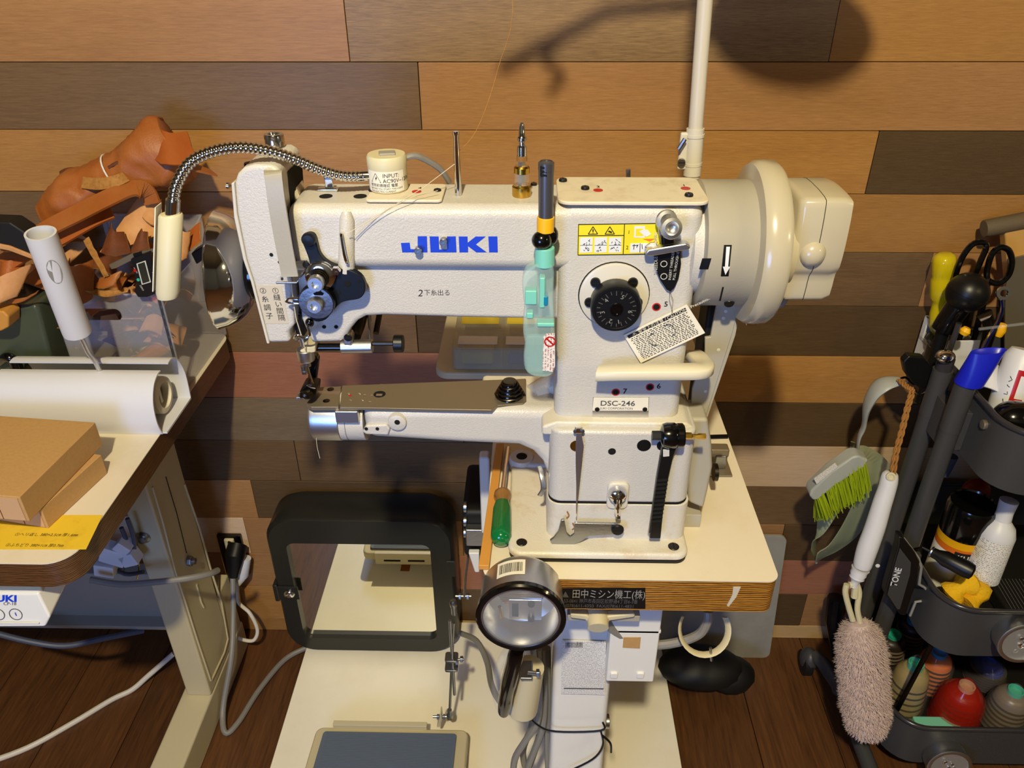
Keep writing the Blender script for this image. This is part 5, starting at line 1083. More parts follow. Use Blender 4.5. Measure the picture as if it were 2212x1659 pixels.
MB().tube(smooth([PY(513, 1262, 1.165), PY(515, 1300, 1.155), PY(540, 1325, 1.14), PY(556, 1360, 1.13), PY(548, 1383, 1.12), PY(525, 1382, 1.12), PY(510, 1375, 1.13)], 6), .0038, 10).build('plug_cord', 'cable_white', wp)
# cardboard boxes
def kraft_box(A, B, z0, z1, ln, nm, label):
    a, b_ = V(A), V(B); d = (b_-a); d.z = 0; d.normalize(); n_ = V((d.y, -d.x, 0)); n_ = n_ if n_.x < 0 else -n_
    L_ = (b_-a).length
    t = thing(nm, (a.x, a.y, z0), label, 'box', 'flat kraft boxes on the desk')
    base = [a, a+d*L_, a+d*L_+n_*ln, a+n_*ln]
    MB().loft([[V((p.x, p.y, z0)) for p in base], [V((p.x, p.y, z1)) for p in base]]).build('carton', 'kraft', t, bevel=.0012)
    e = a+d*L_
    MB().obox(e+V((0, 0, (z0+z1)/2-e.z))+n_*(ln/2)+d*.0006, n_*(ln/2-.003), d*.0005, V((0, 0, (z1-z0)/2-.002))).build('end_flap', 'kraft_light', t)
    MB().obox(e+V((0, 0, (z0+z1)/2-e.z))+n_*.030+d*.0013, n_*.0004, d*.0003, V((.0, 0, (z1-z0)/2-.002))).build('flap_seam', 'leather_dark', t)
    return t
z1 = DZ+.030; z2 = z1+.036
kraft_box(PZ(219, 982, z1), PZ(88, 1100, z1), DZ+.0005, z1, .24, 'kraft_box', 'lower flat kraft cardboard box on the desk under the other')
kraft_box(PZ(206, 912, z2), PZ(42, 1074, z2), z1+.0005, z2, .24, 'kraft_box', 'upper flat kraft cardboard box stacked on the desk')
# yellow tape with notes
yt = thing('tape_note', tuple(PZ(100, 1150, DZ)), 'yellow tape strip with handwritten notes on the white desktop', 'tape')
tcor = [PZ(20, 1187, DZ+.0003), PZ(188, 1187, DZ+.0003), PZ(222, 1113, DZ+.0003), PZ(-20, 1118, DZ+.0003), PZ(-90, 1187, DZ+.0003)]
tpz = MB().prism([PZ(-90, 1187, DZ+.0002), PZ(186, 1187, DZ+.0002), PZ(222, 1113, DZ+.0002), PZ(-30, 1113, DZ+.0002)], (0, 0, .0003)).build('strip', 'yellow_tape', yt)
YV = V((0, 1, 0))
text('①ヘリ返し 380×2.5㎝ 厚1.6㎜', PZ(30, 1157, DZ+.0006), XR, YV, .0062, 'ink', tpz, squash=.92); text('②ふちどり 380×1㎝ 厚0.7㎜', PZ(10, 1180, DZ+.0006), XR, YV, .0062, 'ink', tpz, squash=.88)
# lint roller in its white case
lr = thing('lint_roller', tuple(PZ(200, 930, DZ)), 'lint roller with white tube handle in a curved white case on the desk', 'lint roller')
cx0, cx1, cy0, cy1 = PZ(362, 937, DZ).x-.228, PZ(362, 937, DZ).x, PZ(362, 937, DZ).y, PZ(403, 866, DZ).y+.006
prof = [(cy0, .001), (cy0-.006, .022), (cy0-.003, .050), (cy0+.010, .070), (cy0+.026, .078), (cy0+.037, .078)]
ps = smooth([V((0, a, b)) for a, b in prof], 4)
def slab(pts, x0, x1, th, nm, m, par, flare=0):
    ring0 = []; n = len(pts); o = []
    for i, p in enumerate(pts):
        t = pts[min(i+1, n-1)]-pts[max(i-1, 0)]; nn = V((0, t.z, -t.y)).normalized(); o.append(p-nn*th)
    rr = list(pts)+o[::-1]
    return MB().loft([[V((x0, p.y, DZ+p.z)) for p in rr], [V((x1, p.y, DZ+p.z)) for p in rr]]).build(nm, m, par, ang=50)
slab(ps, cx0, cx1-.006, .002, 'front_shell', 'white_plastic', lr)
bp2 = smooth([V((0, cy1, .001)), V((0, cy1+.002, .045)), V((0, cy1-.010, .074)), V((0, cy1-.026, .084)), V((0, cy1-.040, .084))], 4)
slab(bp2, cx0+.005, cx1, .002, 'rear_shell', 'white_plastic', lr)
MB().box((cx0, cy0, DZ+.0003), (cx1, cy1, DZ+.003)).build('case_floor', 'white_plastic', lr)
MB().lathe(V((cx0+.012, (cy0+cy1)/2+.002, DZ+.034)), (1, 0, 0), [(.010, 0), (.027, 0), (.027, cx1-cx0-.028), (.024, cx1-cx0-.026), (.019, cx1-cx0-.026), (.019, cx1-cx0-.05), (0, cx1-cx0-.05)], 32).build('paper_roll', 'paper', lr)
MB().lathe(V((cx1-.030, (cy0+cy1)/2+.002, DZ+.034)), (1, 0, 0), [(.017, 0), (.017, .004), (.014, .004)], 28).build('roll_core', 'steel_plate', lr)
MB().obox(V((cx1-.022, (cy0+cy1)/2+.002, DZ+.034)), (.001, 0, 0), (0, .003, .0), (0, 0, .013)).build('core_bar', 'sensor', lr)
hA, hB = PY(167, 718, .905), PY(87, 503, .880)
MB().tube(smooth([PY(216, 802, .925), PY(205, 780, .92), PY(190, 760, .915), PY(178, 735, .91), hA], 4), .0034, 10).build('wire_neck', 'satin', lr)
hd_ = (hB-hA); a_, b_, d_ = frame_of(hd_)
n = 28; rings = []
for r, t in ((.010, -.005), (.0172, -.002), (.0176, .03), (.0176, 1.0), (.0150, 1.0), (.0145, .75), (.0001, .75)):
    rings.append([hA+hd_*t+(a_*math.cos(2*PI*k/n)+b_*math.sin(2*PI*k/n))*r for k in range(n)])
MB().loft(rings).build('tube_handle', 'white_plastic', lr, ang=50)
sl = hA+hd_*.70; fr = (CAM0-sl); fr = (fr-d_*fr.dot(d_)).normalized(); sd_ = d_.cross(fr)
def slotp(a, h): return sl+d_*h+(fr*math.cos(a)+sd_*math.sin(a))*.01775
so = [(.0155*math.cos(k*PI/10)*.45/.0155, .017*math.sin(k*PI/10)) for k in range(20)]
MB().add([slotp(a, h) for a, h in so], [tuple(range(20))]).build('handle_slot', 'panel_grey', lr)
# translucent bin
bx0, bx1, by0, by1, bh = -.676, -.5165, 1.0, 1.186, .160
bn = thing('clear_bin', ((bx0+bx1)/2, (by0+by1)/2, DZ), 'translucent plastic bin with hand hole holding leather offcuts', 'bin')
th_ = .0018
fo = [V((x, by0, z)) for x, z in rrect(bx0, DZ+.001, bx1, DZ+bh, .006, 8)]; hi = [V((x, by0, z)) for x, z in rrect(PY(174, 680, by0).x, PY(200, 692, by0).z, PY(262, 680, by0).x, PY(200, 667, by0).z, .008, 8)]
MB().ring(fo, hi, (0, th_, 0)).build('front_wall', 'clear_bin', bn)
MB().box((bx1-th_, by0, DZ+.001), (bx1, by1, DZ+bh)).build('side_wall', 'clear_bin', bn)
MB().box((bx0, by0, DZ+.001), (bx0+th_, by1, DZ+bh)).build('side_wall', 'clear_bin', bn)
MB().box((bx0, by1-th_, DZ+.001), (bx1, by1, DZ+bh+.05)).build('back_wall', 'clear_bin', bn)
MB().box((bx0, by0, DZ+.0005), (bx1, by1, DZ+.0022)).build('floor_panel', 'clear_bin', bn)
MB().tube([V((bx0, by0, DZ+bh)), V((bx1, by0, DZ+bh)), V((bx1, by1, DZ+bh+.05)), V((bx0, by1, DZ+bh+.05))], .0018, 6).build('rim', 'clear_bin', bn)
MB().tube([V((bx1-.004, by0-.0005, DZ+.004)), V((bx1-.004, by0-.0005, DZ+bh-.004))], .0045, 8, flat=(1, .3)).build('edge_tape', 'cable_dark', bn)
for i in range(8): MB().obox(V((bx1-.004, by0-.0022, DZ+bh-.018-i*.016)), (.0012, 0, 0), (0, .0002, 0), (0, 0, .0022)).build('tape_mark', 'sensor', bn)
MB().pyz([(PX(464, 645, bx1+.0004).y, PX(464, 645, bx1+.0004).z), (PX(482, 645, bx1+.0004).y, PX(482, 643, bx1+.0004).z), (PX(482, 668, bx1+.0004).y, PX(482, 668, bx1+.0004).z), (PX(463, 667, bx1+.0004).y, PX(463, 667, bx1+.0004).z)], bx1+.0002, bx1+.0006).build('blue_sticker', 'tag_blue', bn)
# leather
def scrap(cor, m, label=None, bulge=(0, 0, 0), b2=(0, 0, 0), th=.0022, nu=8, nv=5, jag=.0006, twist=0, group='leather offcuts in the bin', name='leather_scrap'):
    P = [PY(*c) for c in cor]; b = MB(); b.two = True
    b.sheet(*P, bulge=bulge, bulge2=b2, nu=nu, nv=nv, th=th, jag=jag, twist=twist)
    return b.build(name, [m, 'leather_edge'], label=label or 'small tan leather offcut among the pile in the bin', cat='leather scrap', group=group, ang=50)
rl = thing('leather_roll', tuple(PY(110, 470, 1.10)), 'large tan leather roll tied with white string atop the pile', 'leather roll')
rp = [PY(u, v, y) for u, v, y in ((95, 466, 1.07), (150, 440, 1.08), (215, 400, 1.09), (290, 360, 1.10), (345, 338, 1.11), (385, 318, 1.12))]
rs = smooth(rp, 6); rads = []
for i in range(len(rs)):
    t = i/(len(rs)-1); rads.append((.018+.024*min(t*2.2, 1))*(1-.18*math.exp(-((t-.45)/.10)**2))+.006*math.sin(t*9))
from mathutils import noise
rm = MB().tube(smooth(rs, 2), [rads[min(i//2, len(rads)-1)] for i in range(2*len(rs)-1)], 40)
rm.v = [p+noise.noise_vector(p*26)*.0075+noise.noise_vector(p*70)*.0022 for p in rm.v]
rb = rm.build('rolled_hide', 'leather_tan', rl, ang=70)
MB().sheet(PY(335, 345, 1.07), PY(425, 350, 1.07), PY(405, 285, 1.11), PY(338, 268, 1.11), bulge=(0, -.02, 0), th=.003, jag=.001).build('flap', 'leather_orange', rl, ang=50)
MB().sheet(PY(130, 395, 1.09), PY(210, 378, 1.10), PY(190, 365, 1.12), PY(128, 370, 1.12), bulge=(0, -.006, .006), th=.003).build('flap', 'leather_dark', rl, ang=50)
MB().sheet(PY(232, 360, 1.07), PY(350, 318, 1.08), PY(330, 300, 1.10), PY(232, 352, 1.10), bulge=(0, -.004, .004), th=.003).build('flap', 'leather_dark', rl, ang=50)
MB().sheet(PY(395, 362, 1.09), PY(470, 378, 1.09), PY(455, 366, 1.11), PY(400, 345, 1.11), bulge=(0, -.004, .002), th=.003).build('flap', 'leather_tan', rl, ang=50)
ti = int(len(rs)*.5); a_, b_, d_ = frame_of(rs[ti+1]-rs[ti-1])
MB().tube([rs[ti]+(a_*math.cos(x)+b_*math.sin(x))*(rads[ti]+.0012) for x in [2*PI*k/24 for k in range(25)]], .0012, 6).build('tie_string', 'label_white', rl)
# strap looping over the pile
def band(pts, w, th, m, label, name='leather_strap', vert=(0, -.5, 1)):
    S_ = smooth([PY(*p) for p in pts], 6); rings = []
    for i, p in enumerate(S_):
        t = (S_[min(i+1, len(S_)-1)]-S_[max(i-1, 0)]).normalized(); n_ = V(vert); n_ = (n_-t*n_.dot(t)).normalized(); s_ = t.cross(n_)
        rings.append([p+s_*w+n_*th, p+s_*w-n_*th, p-s_*w-n_*th, p-s_*w+n_*th])
    return MB().loft(rings).build(name, m, label=label, cat='leather strap', group='leather straps on the pile', ang=50)
band([(60, 520, 1.00), (110, 490, 1.01), (170, 460, 1.02), (240, 425, 1.03), (290, 408, 1.05), (318, 418, 1.06), (330, 440, 1.06)], .013, .002, 'leather_tan', 'long arched tan leather strap crossing the pile below the roll', vert=(-.3, -.7, .6))
band([(0, 575, .99), (60, 540, 1.0), (120, 515, 1.02), (200, 470, 1.04), (240, 452, 1.05)], .014, .002, 'leather_orange', 'raw-edged leather strap slanting beneath the arched strap', vert=(-.3, -.8, .5))
band([(180, 395, 1.06), (215, 398, 1.05), (250, 392, 1.05), (272, 383, 1.06)], .008, .002, 'leather_edge', 'short suede strap end lying on the leather roll', vert=(0, -.8, .5))
scrap([(215, 545, 1.02), (345, 505, 1.05), (350, 430, 1.09), (300, 425, 1.08)], 'leather_pale', 'large pale natural leather piece in the middle of the pile', (0, -.012, 0))
scrap([(308, 468, 1.055), (352, 490, 1.055), (348, 430, 1.085), (312, 428, 1.085)], 'leather_pale', 'folded pale leather corner beside the cream lamp head', (0, -.008, 0))
scrap([(218, 545, 1.0), (282, 545, 1.0), (268, 500, 1.03), (240, 482, 1.03)], 'leather_dark', 'reddish brown leather wedge standing on the pale piece', (0, -.012, 0))
scrap([(272, 560, 1.0), (322, 545, 1.0), (318, 500, 1.03), (305, 492, 1.03)], 'leather_dark', 'dark brown leather wedge left of the cream lamp head', (0, -.006, 0))
scrap([(180, 520, .995), (225, 600, .99), (235, 596, .99), (192, 512, 1.0)], 'leather_edge', 'narrow tan leather stick leaning above the caliper', th=.003)
scrap([(150, 640, .99), (200, 645, .99), (202, 560, 1.02), (150, 556, 1.02)], 'leather_tan', 'upright curled leather piece behind the white handle', (0, -.03, 0))
scrap([(205, 620, .985), (245, 615, .985), (262, 585, 1.0), (215, 600, 1.0)], 'leather_tan', 'tan leather chip left of the caliper', (0, -.006, 0))
scrap([(180, 628, .985), (270, 632, .985), (290, 612, .99), (255, 628, .985)], 'leather_edge', 'thin curved leather strip on the bin rim', (0, -.004, -.006))
scrap([(385, 560, 1.03), (402, 556, 1.03), (412, 500, 1.06), (388, 490, 1.06)], 'leather_pale', 'pale leather tongue right of the cream lamp head', (0, -.01, 0))
scrap([(402, 545, 1.06), (432, 520, 1.06), (430, 480, 1.09), (405, 500, 1.09)], 'leather_orange', 'orange leather flap near the chrome dish', (0, -.012, 0))
scrap([(0, 655, .965), (35, 640, .965), (68, 570, .985), (0, 600, .98)], 'leather_pale', 'pinkish curled leather sheet at the left edge', (-.01, -.02, 0))
scrap([(0, 610, .98), (40, 600, .98), (62, 545, 1.01), (0, 560, 1.0)], 'leather_orange', 'orange leather sheet behind the pinkish one at far left', (0, -.02, 0))
scrap([(15, 655, .97), (78, 635, .97), (82, 628, .97), (20, 645, .97)], 'leather_tan', 'thin leather strip above the green box', (0, -.004, -.004))
scrap([(0, 540, 1.0), (70, 530, 1.0), (80, 500, 1.03), (0, 515, 1.03)], 'leather_orange', 'rust leather sheet under the black brush', (0, -.01, 0))
mats_ = ['leather_tan', 'leather_orange', 'leather_pale', 'leather_dark']
rnd = random.Random(5); CW = {'leather_tan': 'tan', 'leather_orange': 'rust', 'leather_pale': 'pale', 'leather_dark': 'dark brown'}
from mathutils import Euler
def chip(c, s_, R_, m, i, label, group):
    ax, ay = R_ @ V((s_[0], 0, 0)), R_ @ V((0, s_[1], 0)); nz = R_ @ V((0, 0, 1)); b = MB(); b.two = True
    b.sheet(c-ax-ay, c+ax-ay, c+ax*rnd.uniform(.5, 1)+ay, c-ax*rnd.uniform(.5, 1)+ay, bulge=nz*rnd.uniform(.0, .012), nu=5, nv=3, th=.002)
    return b.build('leather_scrap', [m, 'leather_edge'], label=label, cat='leather scrap', group=group, ang=50)
for i in range(46):
    c = V((rnd.uniform(bx0+.028, bx1-.028), rnd.uniform(by0+.028, by1-.03), DZ+.018+.0032*i+rnd.uniform(0, .01)))
    sx, sy = rnd.uniform(.012, .024), rnd.uniform(.010, .022)
    R_ = Euler((rnd.uniform(-.9, .9), rnd.uniform(-.6, .6), rnd.uniform(0, 6.28))).to_matrix()
    mm = rnd.choice(mats_); chip(c, (sx, sy), R_, mm, i, 'small '+CW[mm]+' leather offcut inside the translucent bin', 'leather offcuts in the bin')
for i in range(34):
    c = V((rnd.uniform(-.88, -.70), rnd.uniform(1.02, 1.15), DZ+.02+.0048*i))
    R_ = Euler((rnd.uniform(-.9, .9), rnd.uniform(-.6, .6), rnd.uniform(0, 6.28))).to_matrix()
    s2 = (rnd.uniform(.02, .045), rnd.uniform(.015, .03)); mm = rnd.choice(mats_); chip(c, s2, R_, mm, i, CW[mm]+' leather offcut heaped left of the bin behind the green box', 'leather offcuts heaped left of the bin')
# caliper
cl = thing('digital_caliper', tuple(PY(315, 640, .99)), 'black digital caliper with small screen lying on the leather pile', 'caliper')
def cq(pts, y0, y1, nm, m): return MB().pxz(pz(pts, y0), y0, y1).build(nm, m, cl, bevel=.0008)
cq([(282, 560), (322, 545), (340, 610), (342, 632), (318, 642), (298, 642), (290, 630), (295, 612)], .985, 1.0, 'body', 'black'); cq([(294, 570), (314, 563), (326, 610), (306, 616)], .984, .9852, 'screen_frame', 'sensor'); cq([(297, 571), (312, 566), (323, 608), (308, 613)], .9835, .9845, 'screen', 'lcd')
cq([(235, 572), (285, 548), (332, 538), (334, 543), (318, 552), (286, 562), (250, 580), (240, 582)], .992, .998, 'jaw', 'steel_plate'); cq([(286, 549), (305, 543), (306, 553), (290, 558)], .990, .993, 'slide_lock', 'black'); cq([(326, 600), (346, 592), (346, 640), (340, 640)], .995, 1.002, 'beam', 'black')
for (u, v), m in (((292, 584), 'red_paint'), ((299, 604), 'teal')): MB().lathe(PY(u, v, .985), (0, -1, 0), [(.0022, 0), (.0022, .001), (0, .001)], 12).build('button', m, cl)
text('mm/in', PY(288, 578, .9848), V((.3, 0, -1)), V((1, 0, .3)), .0035, 'sensor', cl); text('HOLD', PY(328, 588, .9848), V((.25, 0, -1)), V((1, 0, .25)), .0040, 'sensor', cl); text('ZERO', PY(301, 616, .9848), V((.3, 0, -1)), V((1, 0, .3)), .0035, 'sensor', cl)
MB().pxz(pz([(412, 548), (444, 528), (450, 540), (446, 556), (424, 572)], 1.10), 1.10, 1.125).build('black_clip', 'black', label='black plastic clip on the bin edge beside the chrome dish', cat='clip', bevel=.002)
# black brush at far left, green box, wooden block, cream panel
bl = thing('black_brush', tuple(PY(30, 540, .96)), 'black foam-faced brush with pale back at far left above the leather', 'brush')
MB().pxz(pz([(-40, 478), (20, 480), (50, 500), (70, 528), (74, 552), (60, 548), (20, 532), (-40, 520)], .955), .955, .985).build('pad', 'black_rubber', bl, bevel=.003)
MB().pxz(pz([(-40, 520), (20, 532), (60, 548), (76, 556), (74, 562), (20, 542), (-40, 530)], .953), .953, .987).build('back', 'leather_pale', bl, bevel=.001)
gx = thing('green_machine', tuple(PZ(80, 800, DZ)), 'dark green metal machine housing with black lever at the left edge', 'machine')
gy0, gy1 = .982, 1.06
MB().pxz([(x, max(z, DZ+.0005)) for x, z in pz([(-120, 655), (60, 660), (74, 657), (82, 668), (112, 782), (125, 845), (-120, 845)], gy0)], gy0, gy1).build('housing', 'green_box', gx, bevel=.006, seg=3)
MB().tube(smooth([PY(0, 782, gy0-.004), PY(14, 772, gy0-.012), PY(28, 778, gy0-.012), PY(34, 800, gy0-.012), PY(26, 818, gy0-.010)], 4), [.007]*17, 12).build('lever', 'black_gloss', gx)
wl = MB().pxz(pz([(20, 832), (44, 812), (58, 868), (36, 872)], gy0-.0006), gy0-.0006, gy0).build('warning_label', 'paper', gx); MB().pxz(pz([(20, 832), (44, 812), (48, 832), (24, 848)], gy0-.001), gy0-.001, gy0-.0005).build('yellow_band', 'sticker_yellow', wl); MB().pxz(pz([(28, 850), (38, 842), (42, 858), (34, 864)], gy0-.001), gy0-.001, gy0-.0005).build('symbol', 'ink', wl)
MB().pxz(pz([(-60, 674), (6, 672), (18, 684), (18, 708), (2, 716), (-60, 716)], .95), .95, .981).build('wood_block', 'bat_wood', label='small honey-coloured wood block against the green machine housing', cat='wood block', bevel=.003)
MB().box((PY(96, 780, .998).x-.005, 1.062, DZ), (PY(142, 780, 1.064).x, 1.066, PY(100, 655, 1.06).z)).build('cream_board', 'laminate', label='narrow cream board standing between green housing and clear bin', cat='board', bevel=.001)
# ------------------------------------------------------------------ tool cart at right
CX0, CX1, CY0, CY1 = .638, 1.12, .865, 1.175
cart = thing('tool_cart', (.9, 1.03, 0), 'dark grey three-tier rolling tool cart with rounded trays', 'cart')
PXC = .612; P1Y = PX(2034.5, 807, PXC).y; P2Y = PX(2080, 846, PXC).y
ztop = PY(2027, 772, P1Y).z
def tray(zt_, zb, nm):
    o = [V((x, y, 0)) for x, y in rrect(CX0, CY0, CX1, CY1, .055, 8)]; i_ = [V((x, y, 0)) for x, y in rrect(CX0+.0025, CY0+.0025, CX1-.0025, CY1-.0025, .0525, 8)]
    t = MB().loft([[p+V((0, 0, zb)) for p in o], [p+V((0, 0, zt_)) for p in o], [p+V((0, 0, zt_)) for p in i_], [p+V((0, 0, zb+.004)) for p in i_]]).build(nm, 'cart_grey', cart, ang=40)
    r = [p+V((0, 0, zt_)) for p in o]; MB().tube(r+[r[0]], .0045, 8).build('tray_rim', 'cart_rim', t, ang=60)
    MB().pxy(rrect(CX0+.003, CY0+.003, CX1-.003, CY1-.003, .05, 6), zb+.004, zb+.0055).build('tray_mat', 'black_rubber', t)
    return t
T1, T2, T3 = .772, .450, .165
t1 = tray(T1, .675, 'top_tray'); t2 = tray(T2, .350, 'middle_tray'); t3 = tray(T3, .070, 'bottom_tray')
for y, zz, nm in ((P1Y, ztop, 'rear_post'), (P2Y, PY(2090, 800, P2Y).z, 'front_post')):
    po = MB().tube([V((PXC, y, .05)), V((PXC, y, zz-.10))], .0135, 20).build(nm, 'cart_grey', cart)
    MB().tube([V((PXC, y, zz-.10)), V((PXC, y, zz-.02))], .0142, 20).build('sleeve', 'cart_grey', po); MB().tube([V((PXC, y, zz-.022)), V((PXC, y, zz))], .0118, 20).build('end_cap', 'cart_rim', po, bevel=.001)
for u, v, par in ((2032, 876, t1), (2128, 917, t1)): MB().lathe(PX(u, v, CX0 if u > 2100 else PXC+.013), (-1, 0, 0), [(.0072, 0), (.0072, .003), (.0060, .0045), (0, .005)], 20).build('rivet', 'steel_plate', par)
MB().box((PXC-.004, P2Y, .68), (CX0, P1Y, .745)).build('post_plate', 'cart_grey', cart, bevel=.001)
# floor frame and castors
MB().tube([V((PXC, P1Y, .06)), V((.60, 1.09, .055)), V((.59, 1.11, .05))], .014, 12).build('frame_foot', 'cart_grey', cart)
MB().tube([V((PXC, P2Y, .06)), V((.612, .90, .055)), V((.615, .84, .05))], .014, 12).build('frame_foot', 'cart_grey', cart)
for x, y in ((.578, 1.115), (.62, .84), (1.1, 1.1), (1.1, .9)):
    w_ = MB().lathe(V((x-.010, y, .026)), (1, 0, 0), [(.018, 0), (.026, .002), (.026, .018), (.018, .020), (0, .020)], 26).build('castor_wheel', 'black_rubber', cart)
    MB().ell(V((x+.004, y, .036)), (.018, .024, .026), 14, 10).build('castor_hood', 'cart_grey', w_)
MB().tube([PY(1815, 1420, 1.12), PY(1800, 1340, 1.13), PY(1806, 1290, 1.14)], .016, 10).build('rear_strut', 'black', cart)
# magnetic tins on tray fronts
for k, (u, v, lab) in enumerate(((2212, 1395, 'round clear-lidded tin on the middle tray front of the cart'), (2052, 1660, 'round clear-lidded tin on the bottom tray front of the cart'))):
    c = PY(u, v, CY0-.030); tn = thing('magnet_tin', tuple(c), lab, 'tin', 'round tins on the cart')
    ax = V((-.05, -1, .12))
    MB().lathe(c+V((0, .0275, 0)), ax, [(.034, 0), (.035, .002), (.035, .020), (.037, .021), (.037, .027), (.0355, .028), (.031, .028), (.030, .025), (0, .0248)], 40).build('tin_body', 'satin', tn)
    MB().lathe(c+V((0, .0275, 0)), ax, [(.0305, .0262), (.0305, .0268)], 36).build('window', 'clear_plastic', tn)
    for j in range(6): a = random.random()*6.28; r = random.random()*.02; MB().ell(c+V((r*math.cos(a), .0015, r*math.sin(a))), (.004, .0015, .004), 8, 6).build('snap', 'chrome', tn)
# ---- top tray contents
def T(nm, p, lab, cat, g=None): return thing(nm, tuple(p), lab, cat, g)
zf = .6810
# yellow screwdriver
y_ = 1.155; s = T('yellow_screwdriver', PY(2022, 730, y_), 'translucent yellow screwdriver standing handle-up in the top tray', 'screwdriver')
a, b = PY(2026, 690, y_), PY(2042, 548, y_); d = b-a
MB().lathe(a, d, [(r, t*d.length) for r, t in ((.006, -.25), (.0125, -.1), (.0135, .1), (.0115, .22), (.0115, .30), (.0162, .36), (.0168, .62), (.0150, .66), (.0168, .72), (.0175, .9), (.0150, .97), (.009, 1.0), (0, 1.0))], 10).build('handle', 'yellow_clear', s, ang=50)
MB().tube([a-d*.25, V((a.x-.02, y_, zf))], .0032, 8).build('shank', 'satin', s)
# scissors
y_ = 1.128; s = T('scissors', PY(2070, 730, y_), 'black-handled scissors standing in the top tray', 'scissors')
def lp_(pts, r, nm, y): MB().tube(smooth([PY(u, v, y) for u, v in pts], 5, True), r, 10).build(nm, 'black_gloss', s)
lp_([(2062, 620), (2072, 570), (2098, 530), (2124, 524), (2130, 535), (2120, 560), (2108, 590), (2090, 640)], .0045, 'finger_loop', y_)
lp_([(2132, 600), (2140, 555), (2158, 535), (2178, 540), (2186, 565), (2178, 595), (2155, 612)], .0045, 'finger_loop', y_-.01)
MB().tube([PY(2095, 630, y_), PY(2085, 690, y_), V((PY(2075, 730, y_).x, y_, zf))], [.006, .005, .003], 8).build('blade', 'steel_dark', s); MB().tube([PY(2132, 608, y_-.01), PY(2118, 680, y_-.01), V((PY(2100, 740, y_).x, y_-.01, zf))], [.006, .005, .003], 8).build('blade', 'steel_dark', s)
# black ball-handled tool
y_ = 1.095; s = T('ball_handle_tool', PY(2075, 740, y_), 'black tool with large round ball handle in the top tray', 'hand tool')
c = PY(2090, 632, y_)
MB().ell(c, (.0300, .0300, .0300), 26, 18).build('ball', 'black', s); MB().lathe(c, (-.25, 0, -1), [(.0280, -.001), (.0303, .0), (.0280, .001)], 28).build('ball_seam', 'black_gloss', s)
MB().tube([c+V((-.006, 0, -.02)), c+V((-.016, 0, -.048)), c+V((-.018, 0, -.062))], [.018, .0165, .0175], 20).build('neck', 'black_gloss', s); MB().tube([c+V((-.018, 0, -.060)), V((c.x-.018, y_, zf))], .010, 12).build('stem', 'black', s)
# white tool holder with window
y_ = .0; s = T('white_holder', PZ(2020, 790, zf), 'white plastic tool holder with square window in the top tray', 'holder')
A = PX(2000, 682, .648); B = PX(2052, 722, .652); hgt = .105; e = (B-A); e.z = 0; en = e.normalized(); nn = V((-en.y, en.x, 0)); nn = nn if nn.x > 0 else -nn
def wallq(P, along, L, z0, z1, nm, m='white_plastic', th=.003): MB().obox(P+along*L/2+V((0, 0, (z0+z1)/2-P.z)), along*L/2, along.cross(ZU)*th/2, V((0, 0, (z1-z0)/2))).build(nm, m, s, bevel=.0008)
zt_ = A.z; L = e.length
wallq(A, en, L, zt_-.010, zt_, 'frame_bar'); wallq(A, en, L, zt_-.042, zt_-.034, 'frame_bar'); wallq(A, en, .011, zt_-.040, zt_, 'frame_bar'); wallq(B-en*.011, en, .011, zt_-.040, zt_, 'frame_bar'); wallq(A, en, L, zf, zt_-.038, 'front_panel')
wallq(A, nn, .06, zf, zt_, 'side_panel'); wallq(B, nn, .06, zf, zt_-.006, 'side_panel'); wallq(A+nn*.06, en, L, zf, zt_-.02, 'back_panel')
# hammer
y_ = 1.162; s = T('wooden_hammer', PY(2200, 700, y_), 'hammer with worn grey head and pale wooden handle at the right edge', 'hammer')
MB().tube([PY(2125, 494, y_), PY(2132, 493, y_), PY(2260, 468, y_)], [.0125, .0135, .0135], 20).build('head', 'hammer_head', s); MB().pxz(pz([(2170, 496), (2240, 482), (2250, 640), (2210, 760), (2180, 760), (2180, 620)], y_-.010), y_-.010, y_+.010).build('handle', 'hammer_wood', s, bevel=.003)
# spanner, pliers, rod, clear stick
y_ = 1.03; s = T('steel_spanner', PY(2140, 740, y_), 'shiny bent ring spanner standing in the top tray', 'spanner')
MB().lathe(PY(2166, 632, y_), (-.2, -1, .3), [(.0052, 0), (.0095, 0), (.0100, .003), (.0095, .006), (.0052, .006), (.0050, .003)], 20, True).build('ring', 'chrome', s); MB().tube(smooth([PY(2162, 645, y_), PY(2163, 670, y_), PY(2150, 705, y_), PY(2125, 750, y_), V((PY(2110, 760, y_).x, y_, zf))], 4), .0052, 8, flat=(1, .6)).build('shaft', 'chrome', s)
y_ = 1.05; s = T('yellow_pliers', PY(2150, 740, y_), 'pliers with yellow grips lying in the top tray', 'pliers')
for u, v, u2, v2 in ((2168, 700, 2155, 725), (2090, 708, 2080, 722)): MB().tube([PY(u, v, y_), PY((u+u2)/2, (v+v2)/2, y_), PY(u2, v2, y_)], [.005, .008, .006], 10).build('grip', 'yellow_plastic', s)
MB().tube([PY(2115, 690, y_), PY(2130, 680, y_), PY(2140, 710, y_), V((PY(2130, 760, y_).x, y_, zf))], [.007, .010, .009, .006], 12).build('joint', 'steel_dark', s)
MB().tube([PY(2072, 698, 1.05), V((PY(2072, 698, 1.05).x-.004, 1.05, zf))], .0042, 10).build('grey_rod', 'zinc', label='thin grey metal rod upright in the top tray', cat='rod')
MB().tube([PY(2115, 711, .99), PY(2240, 696, .99)], .0022, 8).build('clear_stick', 'clear_plastic', label='thin clear plastic stick lying across the top tray tools', cat='stick')
